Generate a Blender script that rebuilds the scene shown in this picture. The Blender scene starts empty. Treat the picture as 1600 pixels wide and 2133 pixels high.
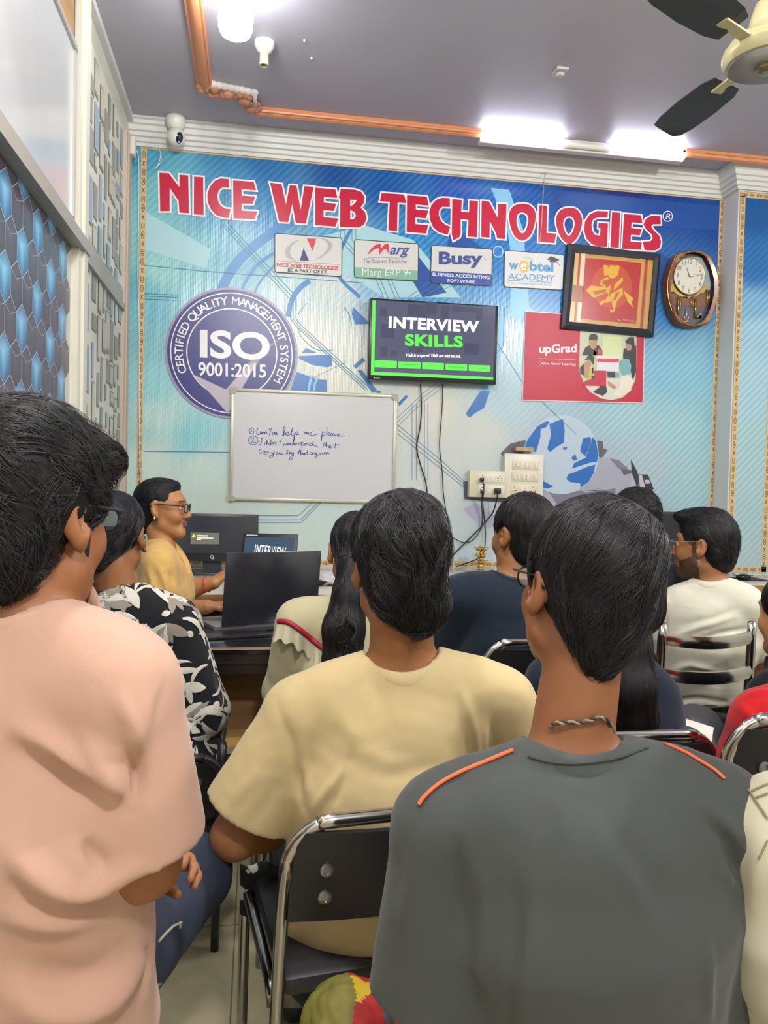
import bpy, bmesh, math, random
import numpy as np
from mathutils import Vector, Matrix, noise as mnoise
from mathutils.bvhtree import BVHTree
C = bpy.context.scene.collection
S = bpy.context.scene
random.seed(7)
# ------------------------------------------------------------ camera
FPX, PW, PH = 1640.0, 1600.0, 2133.0
YAW, PITCH, ROLL = map(math.radians, (9.25, -1.63, 1.36))
D = 4.67            # back wall
CZ = 1.27           # camera height
ZC = 3.301          # ceiling
XL = -.737          # left wall
_f = Vector((math.sin(YAW)*math.cos(PITCH), math.cos(YAW)*math.cos(PITCH), math.sin(PITCH)))
_r = _f.cross(Vector((0, 0, 1))).normalized(); _d = _f.cross(_r)
RT = _r*math.cos(ROLL)-_d*math.sin(ROLL); DN = _r*math.sin(ROLL)+_d*math.cos(ROLL)
CAM = Vector((0, 0, CZ))
cd = bpy.data.cameras.new('camera'); co = bpy.data.objects.new('camera', cd); C.objects.link(co)
cd.sensor_fit = 'VERTICAL'; cd.sensor_height = 36; cd.lens = FPX*36/PH; cd.clip_start = .05
m3 = Matrix((RT, -DN, -_f)).transposed()
co.matrix_world = Matrix.Translation(CAM) @ m3.to_4x4()
S.camera = co
# ------------------------------------------------------------ exposure and light
S.view_settings.view_transform = 'Standard'; S.view_settings.look = 'None'
S.view_settings.exposure = 0.6; S.view_settings.gamma = 1.0; S.view_settings.use_curve_mapping = False
try:
    S.cycles.max_bounces = 6; S.cycles.diffuse_bounces = 4; S.cycles.glossy_bounces = 3
    S.cycles.transmission_bounces = 4; S.cycles.sample_clamp_indirect = 4.0; S.cycles.caustics_reflective = False
    S.cycles.caustics_refractive = False
except Exception:
    pass
W = bpy.data.worlds.new('world'); S.world = W; W.use_nodes = True
W.node_tree.nodes['Background'].inputs[0].default_value = (.9, .95, 1, 1)
W.node_tree.nodes['Background'].inputs[1].default_value = .05
LAMP_TUBE, LAMP_BULB, LAMP_CEIL = 17.0, 26.0, 100.0
def lamp(name, loc, power, size, col=(1, .98, .945)):
    l = bpy.data.lights.new(name, 'POINT'); l.energy = power; l.shadow_soft_size = size; l.color = col
    o = bpy.data.objects.new(name, l); C.objects.link(o); o.location = loc
    return o
# ceiling bulbs further back in the room, above and behind the audience
for i, (x, y, p) in enumerate([(-.12, 1.5, .46), (3.0, 1.0, 1.2), (.35, -.7, 1.0)]):
    lamp('ceiling_bulb_light', (x, y, ZC-.30), LAMP_CEIL*p, .09)
# ------------------------------------------------------------ helpers
def hexc(h):
    if not isinstance(h, str): return tuple(h)[:3]
    h = h.lstrip('#'); v = [int(h[i:i+2], 16)/255 for i in (0, 2, 4)]
    return tuple(c/12.92 if c <= .04045 else ((c+.055)/1.055)**2.4 for c in v)
MATS = {}
def M(name, col='#808080', rough=.6, metal=0, spec=.5, noise=None, bump=None, emit=None, vcol=None, coat=0, alpha=1, trans=0, wave=None, sheen=0):
    if name in MATS: return MATS[name]
    m = bpy.data.materials.new(name); m.use_nodes = True; nt = m.node_tree; b = nt.nodes['Principled BSDF']; L = nt.links
    c = hexc(col); b.inputs['Base Color'].default_value = (*c, 1); b.inputs['Roughness'].default_value = rough
    b.inputs['Metallic'].default_value = metal; b.inputs['Specular IOR Level'].default_value = spec
    if coat: b.inputs['Coat Weight'].default_value = coat; b.inputs['Coat Roughness'].default_value = .12
    if sheen: b.inputs['Sheen Weight'].default_value = sheen
    if alpha < 1: b.inputs['Alpha'].default_value = alpha
    if trans: b.inputs['Transmission Weight'].default_value = trans
    if emit: b.inputs['Emission Color'].default_value = (*hexc(emit[0]), 1); b.inputs['Emission Strength'].default_value = emit[1]
    tc = nt.nodes.new('ShaderNodeTexCoord')
    src = None
    if vcol:
        a = nt.nodes.new('ShaderNodeAttribute'); a.attribute_name = vcol; src = a.outputs['Color']; L.new(src, b.inputs['Base Color'])
    if noise:
        n = nt.nodes.new('ShaderNodeTexNoise'); n.inputs['Scale'].default_value = noise[0]; n.inputs['Detail'].default_value = 4
        L.new(tc.outputs['Object'], n.inputs['Vector'])
        mp = nt.nodes.new('ShaderNodeMapRange'); mp.inputs[1].default_value = .3; mp.inputs[2].default_value = .7
        mp.inputs[3].default_value = 1-noise[1]; mp.inputs[4].default_value = 1+noise[1]; L.new(n.outputs['Fac'], mp.inputs[0])
        mx = nt.nodes.new('ShaderNodeVectorMath'); mx.operation = 'SCALE'
        if src: L.new(src, mx.inputs[0])
        else: mx.inputs[0].default_value = c
        L.new(mp.outputs[0], mx.inputs['Scale']); L.new(mx.outputs[0], b.inputs['Base Color'])
    if wave:
        # wood grain: stretched noise between two colours
        mpn = nt.nodes.new('ShaderNodeMapping'); mpn.inputs['Scale'].default_value = wave[1]; L.new(tc.outputs['Object'], mpn.inputs[0])
        n = nt.nodes.new('ShaderNodeTexNoise'); n.inputs['Scale'].default_value = 3; n.inputs['Detail'].default_value = 6; n.inputs['Distortion'].default_value = .6
        L.new(mpn.outputs[0], n.inputs['Vector'])
        r = nt.nodes.new('ShaderNodeValToRGB'); r.color_ramp.elements[0].color = (*hexc(wave[0]), 1); r.color_ramp.elements[1].color = (*c, 1)
        r.color_ramp.elements[0].position = .35; r.color_ramp.elements[1].position = .65
        L.new(n.outputs['Fac'], r.inputs[0]); L.new(r.outputs[0], b.inputs['Base Color'])
    if bump:
        n = nt.nodes.new('ShaderNodeTexNoise'); n.inputs['Scale'].default_value = bump[0]; n.inputs['Detail'].default_value = 5
        L.new(tc.outputs['Object'], n.inputs['Vector'])
        bp = nt.nodes.new('ShaderNodeBump'); bp.inputs['Strength'].default_value = bump[1]; bp.inputs['Distance'].default_value = .002
        L.new(n.outputs['Fac'], bp.inputs['Height']); L.new(bp.outputs[0], b.inputs['Normal'])
    MATS[name] = m
    return m
WORLD = {}
def wpos(o): return WORLD.get(o.name, Vector((0, 0, 0))) if o else Vector((0, 0, 0))
def tag(o, label, cat, group=None, kind=None):
    if label: o['label'] = label
    if cat: o['category'] = cat
    if group: o['group'] = group
    if kind: o['kind'] = kind
    return o
def thing(name, label, cat, loc=(0, 0, 0), group=None, rz=0):
    o = bpy.data.objects.new(name, None); C.objects.link(o); o.empty_display_size = .05
    o.location = loc; o.rotation_euler = (0, 0, rz); WORLD[o.name] = Vector(loc)
    return tag(o, label, cat, group)
def obj(name, v, f, mats, parent=None, smooth=False, mi=None, kind=None, label=None, local=False, vcol=None):
    """one mesh object; v in world metres (or the parent's own frame when local)"""
    me = bpy.data.meshes.new(name)
    org = Vector((0, 0, 0)) if local else wpos(parent)
    if isinstance(v, np.ndarray): v = (v-np.array(org)).tolist()
    else: v = [(a[0]-org[0], a[1]-org[1], a[2]-org[2]) for a in v]
    me.from_pydata(v, [], f if isinstance(f, list) else f.tolist())
    for m in (mats if isinstance(mats, (list, tuple)) else [mats]): me.materials.append(m)
    if mi is not None: me.polygons.foreach_set('material_index', np.asarray(mi, dtype=np.int32))
    if smooth is True: me.polygons.foreach_set('use_smooth', np.ones(len(me.polygons), bool))
    elif smooth: 
        me.polygons.foreach_set('use_smooth', np.ones(len(me.polygons), bool))
        try: me.set_sharp_from_angle(angle=math.radians(smooth))
        except Exception: pass
    if vcol is not None:
        a = me.color_attributes.new('col', 'FLOAT_COLOR', 'POINT'); a.data.foreach_set('color', np.asarray(vcol, dtype=np.float32).ravel())
    me.update()
    o = bpy.data.objects.new(name, me); C.objects.link(o)
    if parent: o.parent = parent
    WORLD[o.name] = org
    if kind: o['kind'] = kind
    if label: o['label'] = label
    return o
class MB:
    def __init__(s): s.v = []; s.f = []; s.mi = []; s.cur = 0
    def add(s, v, f):
        n = len(s.v); s.v += [tuple(a) for a in v]; s.f += [tuple(i+n for i in q) for q in f]; s.mi += [s.cur]*len(f); return s
    def box(s, lo, hi, R=None, c=None):
        v = [(x, y, z) for x in (lo[0], hi[0]) for y in (lo[1], hi[1]) for z in (lo[2], hi[2])]
        if R is not None: v = [tuple(R @ Vector(a) + Vector(c)) for a in v]
        return s.add(v, [(0, 1, 3, 2), (4, 6, 7, 5), (0, 4, 5, 1), (2, 3, 7, 6), (0, 2, 6, 4), (1, 5, 7, 3)])
    def rbox(s, lo, hi, r=.005, R=None, c=None, seg=2):
        bm = bmesh.new(); bmesh.ops.create_cube(bm, size=1)
        ctr = [(a+b)/2 for a, b in zip(lo, hi)]; sz = [abs(b-a) for a, b in zip(lo, hi)]
        for v in bm.verts: v.co = Vector([v.co[i]*sz[i]+ctr[i] for i in range(3)])
        bmesh.ops.bevel(bm, geom=bm.edges[:], offset=min(r, min(sz)*.49), segments=seg, profile=.5, affect='EDGES')
        bm.verts.index_update()
        v = [tuple(a.co) if R is None else tuple(R @ a.co + Vector(c)) for a in bm.verts]
        f = [tuple(x.index for x in q.verts) for q in bm.faces]; bm.free()
        return s.add(v, f)
    def tube(s, pts, r, n=8, cap=True, flat=None):
        P = [Vector(p) for p in pts]; rr = r if isinstance(r, (list, tuple)) else [r]*len(P)
        t0 = (P[1]-P[0]).normalized(); u = t0.orthogonal().normalized()
        rings = []
        for i, p in enumerate(P):
            t = ((P[min(i+1, len(P)-1)]-P[i]).normalized()+(P[i]-P[max(i-1, 0)]).normalized())
            t = t.normalized() if t.length > 1e-6 else t0
            u = (u-t*u.dot(t)); u = u.normalized() if u.length > 1e-6 else t.orthogonal().normalized()
            w = t.cross(u)
            rings.append([tuple(p+(u*math.cos(a)+w*math.sin(a))*rr[i]) for a in [2*math.pi*k/n for k in range(n)]])
        v = [q for R_ in rings for q in R_]; f = []
        for i in range(len(P)-1):
            for k in range(n):
                a, b = i*n+k, i*n+(k+1) % n; f.append((a, b, b+n, a+n))
        if cap: f.append(tuple(range(n))[::-1]); f.append(tuple((len(P)-1)*n+k for k in range(n)))
        return s.add(v, f)
    def lathe(s, prof, c, n=24, ax=(0, 0, 1), cap=True):
        ax = Vector(ax).normalized(); u = ax.orthogonal().normalized(); w = ax.cross(u); c = Vector(c); v = []; f = []
        for (r, h) in prof:
            for k in range(n):
                a = 2*math.pi*k/n; v.append(tuple(c+ax*h+(u*math.cos(a)+w*math.sin(a))*r))
        for i in range(len(prof)-1):
            for k in range(n):
                a, b = i*n+k, i*n+(k+1) % n; f.append((a, b, b+n, a+n))
        if cap: f.append(tuple(range(n))[::-1]); f.append(tuple((len(prof)-1)*n+k for k in range(n)))
        return s.add(v, f)
    def ball(s, c, r, n=12, m=8):
        r = r if isinstance(r, (tuple, list)) else (r, r, r); v = []; f = []
        for i in range(m+1):
            t = math.pi*i/m
            for k in range(n):
                a = 2*math.pi*k/n; v.append((c[0]+r[0]*math.sin(t)*math.cos(a), c[1]+r[1]*math.sin(t)*math.sin(a), c[2]+r[2]*math.cos(t)))
        for i in range(m):
            for k in range(n):
                a, b = i*n+k, i*n+(k+1) % n; f.append((a, a+n, b+n, b))
        return s.add(v, f)
    def prism(s, poly, axis, a, b):
        """extrude a 2-D polygon along axis ('x','y','z') from a to b"""
        def p3(p, h): return (h, p[0], p[1]) if axis == 'x' else (p[0], h, p[1]) if axis == 'y' else (p[0], p[1], h)
        n = len(poly); v = [p3(p, a) for p in poly]+[p3(p, b) for p in poly]
        f = [tuple(range(n))[::-1], tuple(range(n, 2*n))]+[(i, (i+1) % n, (i+1) % n+n, i+n) for i in range(n)]
        return s.add(v, f)
    def build(s, name, mats, parent=None, smooth=False, **k):
        return obj(name, s.v, s.f, mats, parent, smooth, s.mi if isinstance(mats, (list, tuple)) else None, **k)
def ray(px, py): return _f+RT*((px-PW/2)/FPX)+DN*((py-PH/2)/FPX)
def P(px, py, d): return CAM+ray(px, py)*d                 # a point measured in the photograph, d metres ahead
def onY(px, py, Y): v = ray(px, py); return CAM+v*(Y/v.y)
def onX(px, py, X): v = ray(px, py); return CAM+v*(X/v.x)
def onZ(px, py, Z): v = ray(px, py); return CAM+v*((Z-CZ)/v.z)
def wall(px, py): q = onY(px, py, D); return (q.x, q.z)
LAY = .0007
def flat2d(polys, off=0.0):
    """fill polygons (even-odd) in a plane -> verts, faces"""
    c = bpy.data.curves.new('tmp', 'CURVE'); c.dimensions = '2D'; c.fill_mode = 'FRONT'; c.offset = off
    for q in polys:
        s = c.splines.new('POLY'); s.points.add(len(q)-1); s.use_cyclic_u = True
        for a, p in zip(s.points, q): a.co = (p[0], p[1], 0, 1)
    o = bpy.data.objects.new('tmp', c); me = bpy.data.meshes.new_from_object(o)
    v = [tuple(a.co) for a in me.vertices]; f = [tuple(p.vertices) for p in me.polygons]
    bpy.data.objects.remove(o); bpy.data.curves.remove(c); bpy.data.meshes.remove(me)
    return v, f
def text2d(s, bold=0.0, shear=0.0, space=1.0):
    c = bpy.data.curves.new('tmp', 'FONT'); c.body = s; c.offset = bold; c.shear = shear; c.space_character = space; c.resolution_u = 5
    o = bpy.data.objects.new('tmp', c); me = bpy.data.meshes.new_from_object(o)
    v = [tuple(a.co) for a in me.vertices]; f = [tuple(p.vertices) for p in me.polygons]
    bpy.data.objects.remove(o); bpy.data.curves.remove(c); bpy.data.meshes.remove(me)
    return v, f
def area_sign(q): return sum(q[i-1][0]*q[i][1]-q[i][0]*q[i-1][1] for i in range(len(q)))
def xz(v, lay, Y=D): return [(a[0], Y-lay*LAY, a[1]) for a in v]
def fitbox(v, p0, pu, pv):
    """map 2-D verts so that their bounding box fills the parallelogram p0, p0+pu, p0+pv"""
    x0 = min(a[0] for a in v); x1 = max(a[0] for a in v); y0 = min(a[1] for a in v); y1 = max(a[1] for a in v)
    r = []
    for a in v:
        u = (a[0]-x0)/(x1-x0); w = (a[1]-y0)/(y1-y0); r.append((p0[0]+pu[0]*u+pv[0]*w, p0[1]+pu[1]*u+pv[1]*w))
    return r
def wtext(s, bl, br, tl, bold=0, shear=0, space=1.0, wf=wall):
    """text whose ink box has its bottom-left, bottom-right and top-left at those photo points on the wall"""
    a, b, c = wf(*bl), wf(*br), wf(*tl)
    v, f = text2d(s, bold, shear, space)
    return fitbox(v, a, (b[0]-a[0], b[1]-a[1]), (c[0]-a[0], c[1]-a[1])), f
def decal(name, parts, m, parent, lay, Y=D, kind=None):
    if name.endswith('_print') and 1 < len(parts) < 40:
        for i, q in enumerate(parts): o = decal(name, [q], m, parent, lay+(i % 9)*.08, Y, kind)
        return o
    mb = MB()
    for i, (v, f) in enumerate(parts): mb.add(xz(v, lay+(i % 9)*.08, Y), f)
    return mb.build(name, m, parent, kind=kind)
def wpoly(*polys, off=0): return flat2d([[wall(*p) for p in q] for q in polys], off)
def ribbon(pts, w):
    """flat line of width w through 2-D points"""
    P_ = [Vector((p[0], p[1])) for p in pts]; v = []; f = []
    for i, p in enumerate(P_):
        t = (P_[min(i+1, len(P_)-1)]-P_[max(i-1, 0)]); t = t.normalized() if t.length > 1e-9 else Vector((1, 0))
        n = Vector((-t.y, t.x)); ww = w[i] if isinstance(w, (list, tuple)) else w
        v += [tuple(p+n*ww/2), tuple(p-n*ww/2)]
    for i in range(len(P_)-1): f.append((2*i, 2*i+1, 2*i+3, 2*i+2))
    return v, f
def wline(pts, w=.003): return ribbon([wall(*p) for p in pts], w)
def catmull(pts, n=6, closed=False):
    P_ = [np.array(p, float) for p in pts]; out = []; N = len(P_)
    for i in range(N if closed else N-1):
        g = (lambda j: P_[j % N]) if closed else (lambda j: P_[max(0, min(N-1, j))])
        a, b, c, d = g(i-1), g(i), g(i+1), g(i+2)
        for k in range(n):
            t = k/n; out.append(.5*((2*b)+(-a+c)*t+(2*a-5*b+4*c-d)*t*t+(-a+3*b-3*c+d)*t**3))
    if not closed: out.append(P_[-1])
    return [tuple(q) for q in out]
def ell2(cx, cy, rx, ry, n=40, a0=0, a1=360):
    m = n if a1-a0 >= 360 else n+1
    return [(cx+rx*math.cos(math.radians(a0+(a1-a0)*i/n)), cy+ry*math.sin(math.radians(a0+(a1-a0)*i/n))) for i in range(m)]
# ============================================================ the room
XR, YB = 4.4, -2.4
XS, YS = 2.9, 4.5              # the pier at the right stands forward of the back wall
m_wall = M('painted_wall', '#c9c9c4', .55, bump=(40, .15))
m_ceil = M('ceiling_paint', '#aeabb6', .45, spec=.5, noise=(1.3, .05), bump=(7, .5))
m_white = M('white_paint', '#d6d6d2', .45)
m_floor = M('kota_stone', '#a9a283', .35, noise=(5, .25), bump=(15, .1))
def struct(mb, name, m, smooth=False): return mb.build(name, m, None, smooth, kind='structure')
struct(MB().box((XL-.1, YB-.1, -.06), (XR+.1, D+.1, 0)), 'floor', m_floor)
g = MB()
for k in range(1, 9): g.box((XL, YB+k*.78-.002, 0), (XR, YB+k*.78+.002, .0008))
for k in range(0, 9): g.box((XL+.1+k*.6-.002, YB, 0), (XL+.1+k*.6+.002, D, .0008))
struct(g, 'trim_6', M('grout', '#6d674f', .8))
struct(MB().box((XL-.1, YB-.1, ZC), (XR+.1, D+.1, ZC+.08)), 'ceiling', m_ceil)
struct(MB().box((XL-.1, D, 0), (XS, D+.1, ZC)), 'wall_back', m_wall)
struct(MB().box((XS, YS, 0), (XR+.1, D+.1, ZC)), 'wall_pier', m_white)
struct(MB().box((XR, YB, 0), (XR+.1, YS, ZC)), 'wall_right', m_wall)
struct(MB().box((XL-.1, YB-.1, 0), (XR+.1, YB, ZC)), 'wall_front', m_wall)
struct(MB().box((XL-.1, YB, 0), (XL, D, ZC)), 'wall_left', M('left_wall', '#cfccc0', .5))
# cornice: stepped plaster profile along the back wall, round the pier
prof = [(0, 3.168), (.018, 3.168), (.022, 3.185), (.034, 3.190), (.038, 3.208), (.052, 3.214), (.056, 3.232), (.07, 3.238), (.075, 3.262), (.088, 3.268), (.092, 3.285), (.105, 3.290), (.105, ZC), (0, ZC)]
cb = MB(); np_ = len(prof)
cv = [q for a, z in prof for q in ((XL, D-a, z), (XS-a, D-a, z), (XS-a, YS-a, z), (XR, YS-a, z))]
cb.add(cv, [(i*4+k, i*4+k+1, (i+1)*4+k+1, (i+1)*4+k) for i in range(np_-1) for k in range(3)])
struct(cb, 'trim_1', m_white)
struct(MB().box((XL, YB, ZC-.035), (XL+.03, D-.1, ZC)), 'trim_2', m_white)
# ---- left wall: panels, post and rail
struct(MB().box((XL, 4.44, 0), (XL+.02, 4.60, 3.16)).box((XL, 4.47, 0), (XL+.028, 4.49, 3.16)), 'trim_3', M('pale_wood_trim', '#c4b3a2', .5))
struct(MB().box((XL, 3.29, 0), (XL+.03, 3.445, ZC)).box((XL, 3.335, 0), (XL+.042, 3.40, ZC)), 'trim_4', M('post_white', '#d9d7c8', .45))
struct(MB().box((XL, YB, 2.235), (XL+.012, 4.45, 2.305)).box((XL, YB, 2.195), (XL+.05, 3.41, 2.245)).box((XL, 3.41, 2.20), (XL+.02, 4.45, 2.235)), 'trim_5', M('rail_grey', '#a9a59b', .45))
gb = thing('glossy_wall_panel', 'large glossy white wall panel above the blue honeycomb wallpaper', 'panel', (XL, 2.4, 2.62))
MB().box((XL, .9, 2.31), (XL+.008, 3.26, 2.945)).build('sheet', M('panel_sheet', '#cdd0d2', .16, coat=.3, noise=(3, .04)), gb)
MB().box((XL, .9, 2.945), (XL+.02, 3.275, 2.965)).box((XL, 3.255, 2.305), (XL+.016, 3.275, 2.945)).build('frame', M('alu', '#b9b9b4', .35, metal=.3), gb)
MB().box((XL, .9, 2.97), (XL+.006, 3.26, ZC-.04)).build('top_board', M('tan_board', '#b58c5c', .5, wave=('#9c7448', (1, .15, 3))), gb)
MB().box((XL, 3.275, 2.305), (XL+.004, 3.29, ZC-.04)).build('gap_strip', M('dark_gap', '#4c4a4d', .6), gb)
# blue honeycomb wallpaper
wp = MB(); wc = []
hw, rp, hh = .0575, .118, .077
def hexcell(cy, cz, blue):
    x = XL+.003
    top, bot = (cy, cz+hh), (cy, cz-hh); lu, ld = (cy-hw, cz+.041), (cy-hw, cz-.041); ru, rd = (cy+hw, cz+.041), (cy+hw, cz-.041); ctr = (cy, cz+.022)
    if blue: cols = [('#3f6f96', '#4f92c4', '#8cc6e6', '#4f92c4'), ('#5aa3d0', '#2f5f86', '#3f7aa6', '#9fd6ee'), ('#4f9ac9', '#8cc6e6', '#3a6f9a', '#2b5578')]
    else: cols = [('#4a4753', '#57535e', '#55525c', '#57535e'), ('#57525c', '#4a4751', '#3f3d49', '#5d5963'), ('#514d58', '#5d5963', '#43414c', '#484550')]
    for q, cc in zip([(top, lu, ctr, ru), (lu, ld, bot, ctr), (ru, ctr, bot, rd)], cols):
        n = len(wp.v); wp.v += [(x, p[0], p[1]) for p in q]; wp.f.append((n, n+1, n+2, n+3)); wc.extend([(*hexc(c), 1) for c in cc])
    return top, lu, ld, bot, rd, ru
lines = MB()
def yline(a, b, w, x):
    d = Vector((b[0]-a[0], b[1]-a[1])); n = Vector((-d.y, d.x)).normalized()*w/2
    lines.add([(x, a[0]+n.x, a[1]+n.y), (x, a[0]-n.x, a[1]-n.y), (x, b[0]-n.x, b[1]-n.y), (x, b[0]+n.x, b[1]+n.y)], [(0, 1, 2, 3)])
for r_ in range(-18, 2):
    for k in range(-7, 8):
        cy = 2.458+k*.115+(.0575 if r_ % 2 else 0); cz = 2.100+r_*rp
        if cy > 3.22 or cy < 1.6: continue
        blue = (k % 3 == (0 if r_ % 2 == 0 else 1))
        h = hexcell(cy, cz, blue)
        yline(h[0], h[1], .0032, XL+.0036); yline(h[0], h[5], .0032, XL+.0036); yline(h[1], h[2], .0022, XL+.0036)
        if not blue: yline((cy, cz+.022), h[1], .0016, XL+.0035); yline((cy, cz+.022), h[5], .0016, XL+.0035)
for i, v in enumerate(wp.v): wp.v[i] = (v[0], min(v[1], 3.29), min(v[2], 2.2))
for i, v in enumerate(lines.v): lines.v[i] = (v[0], min(v[1], 3.29), min(v[2], 2.2))
hp = thing('blue_wallpaper', 'dark wallpaper with glossy blue three-dimensional honeycomb cells under the white wall panel', 'wallpaper', (XL, 2.4, 1.3))
obj('sheet', wp.v, wp.f, M('honeycomb_print', '#555555', .3, vcol='col'), hp, vcol=wc)
lines.build('honeycomb_line_print', M('honeycomb_line', '#b9c4cc', .4), hp)
# grey cube-block wallpaper between post and corner
gw = thing('block_wallpaper', 'off-white wallpaper with grey and pale blue rectangular blocks between white post and banner', 'wallpaper', (XL, 3.95, 1.6))
MB().box((XL+.0008, 3.445, 0), (XL+.003, 4.44, 3.16)).build('sheet', M('block_base', '#dedccf', .5), gw)
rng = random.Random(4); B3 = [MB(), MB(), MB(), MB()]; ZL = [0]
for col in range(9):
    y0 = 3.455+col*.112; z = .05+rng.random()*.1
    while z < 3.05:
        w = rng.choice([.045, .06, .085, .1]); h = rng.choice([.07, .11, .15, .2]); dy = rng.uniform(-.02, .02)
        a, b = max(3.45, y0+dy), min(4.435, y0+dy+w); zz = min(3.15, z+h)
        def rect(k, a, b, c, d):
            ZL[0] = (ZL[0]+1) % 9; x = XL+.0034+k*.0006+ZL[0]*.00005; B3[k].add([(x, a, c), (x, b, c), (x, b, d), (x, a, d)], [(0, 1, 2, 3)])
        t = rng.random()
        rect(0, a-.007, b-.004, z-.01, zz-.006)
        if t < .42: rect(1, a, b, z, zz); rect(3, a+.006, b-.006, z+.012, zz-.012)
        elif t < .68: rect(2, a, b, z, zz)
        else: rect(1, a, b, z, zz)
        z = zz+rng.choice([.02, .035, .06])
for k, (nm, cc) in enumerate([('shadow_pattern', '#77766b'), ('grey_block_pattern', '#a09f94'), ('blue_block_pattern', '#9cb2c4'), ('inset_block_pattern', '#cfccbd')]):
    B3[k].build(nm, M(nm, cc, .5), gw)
# pipe-like skirting on the desk side is hidden by the furniture
# ============================================================ printed banner on the back wall
BP = [(305,330,'#55a3c4',.5),(330,400,'#7cc2cc',.4),(310,480,'#8ccbd0',.3),(330,560,'#9dd4d4',.3),(310,640,'#76bccd',.3),(320,720,'#8ac8d2',.2),(310,800,'#96d2da',.2),(330,870,'#bcdedb',.1),
 (285,600,'#69b4c4',.2),(285,900,'#a9d2d2',.1),(400,910,'#8fd0d8',.1),(310,960,'#cde1da',.05),(420,980,'#cbe0d8',.05),(450,450,'#5fa6c8',.5),(480,370,'#4a93c4',.6),(560,350,'#2f77b8',.8),(700,370,'#1c57a0',.9),
 (800,390,'#1d62b2',1),(950,390,'#2c62c0',.9),(1100,400,'#2a66c0',.8),(1200,430,'#233a8c',.3),(1300,420,'#2a2f7c',.2),(1400,420,'#17449a',.4),(1480,450,'#0f4a9c',.3),(560,440,'#3f8ec6',.7),
 (420,520,'#8ac6d2',.4),(520,540,'#8ec5d8',.3),(600,590,'#bedadb',.1),(700,600,'#d0dedb',.2),(650,700,'#d9dcd0',.02),(740,740,'#cfd8cb',.02),(690,800,'#d6d9cc',.02),(780,580,'#8fc1e2',.7),(880,580,'#4aa0dc',.9),
 (700,470,'#6bb0da',.8),(850,500,'#3f97d6',1),(960,490,'#2d8cd6',1),(1040,560,'#1f86d2',1),(1060,480,'#1b78cc',.9),(1180,560,'#2a80cc',1),(1180,620,'#3d93d8',1),(1080,640,'#79b7e4',.8),(1050,620,'#5aa6de',.9),(1060,700,'#b8d4dc',.2),(1060,780,'#b4d2de',.2),
 (1060,830,'#b6d2dc',.2),(1000,900,'#d0d6d0',.05),(900,860,'#d9d9ce',.02),(900,1000,'#ced4d0',.02),(1380,640,'#2a86cc',1),(1380,600,'#1c66b4',.8),(1370,760,'#86bfdc',.6),(1440,780,'#88c2d8',.55),(1300,860,'#a6ceda',.55),(1420,900,'#a2cfd8',.6),
 (1440,1000,'#a6ccd4',.5),(1480,820,'#94c6d6',.5),(1350,960,'#aec4d2',.4),(1200,950,'#adc4d2',.4),(1250,1010,'#a9acc0',.1),(1150,1050,'#a9adc2',.05),(1010,1080,'#b6c4c8',.03),(1090,980,'#c2cdd0',.1),(850,1120,'#cddcd6',.02),(600,1100,'#cddfd8',.02),(450,1060,'#cadbd3',.02),
 (700,1190,'#c8dcd4',.02),(1000,1180,'#bccfd2',.02),(1450,1160,'#a4cad0',.3),(1300,1180,'#a9b4c2',.1)]
bx = np.array([[*wall(a, b)] for a, b, _, _ in BP]); bc = np.array([[*hexc(c), s] for _, _, c, s in BP])
def field(pts, bx=bx, bc=bc, p=3.2):
    d = ((pts[:, None, :]-bx[None])**2).sum(2)+.0012; w = d**(-p/2); return (w[:, :, None]*bc[None]).sum(1)/w.sum(1)[:, None]
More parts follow.
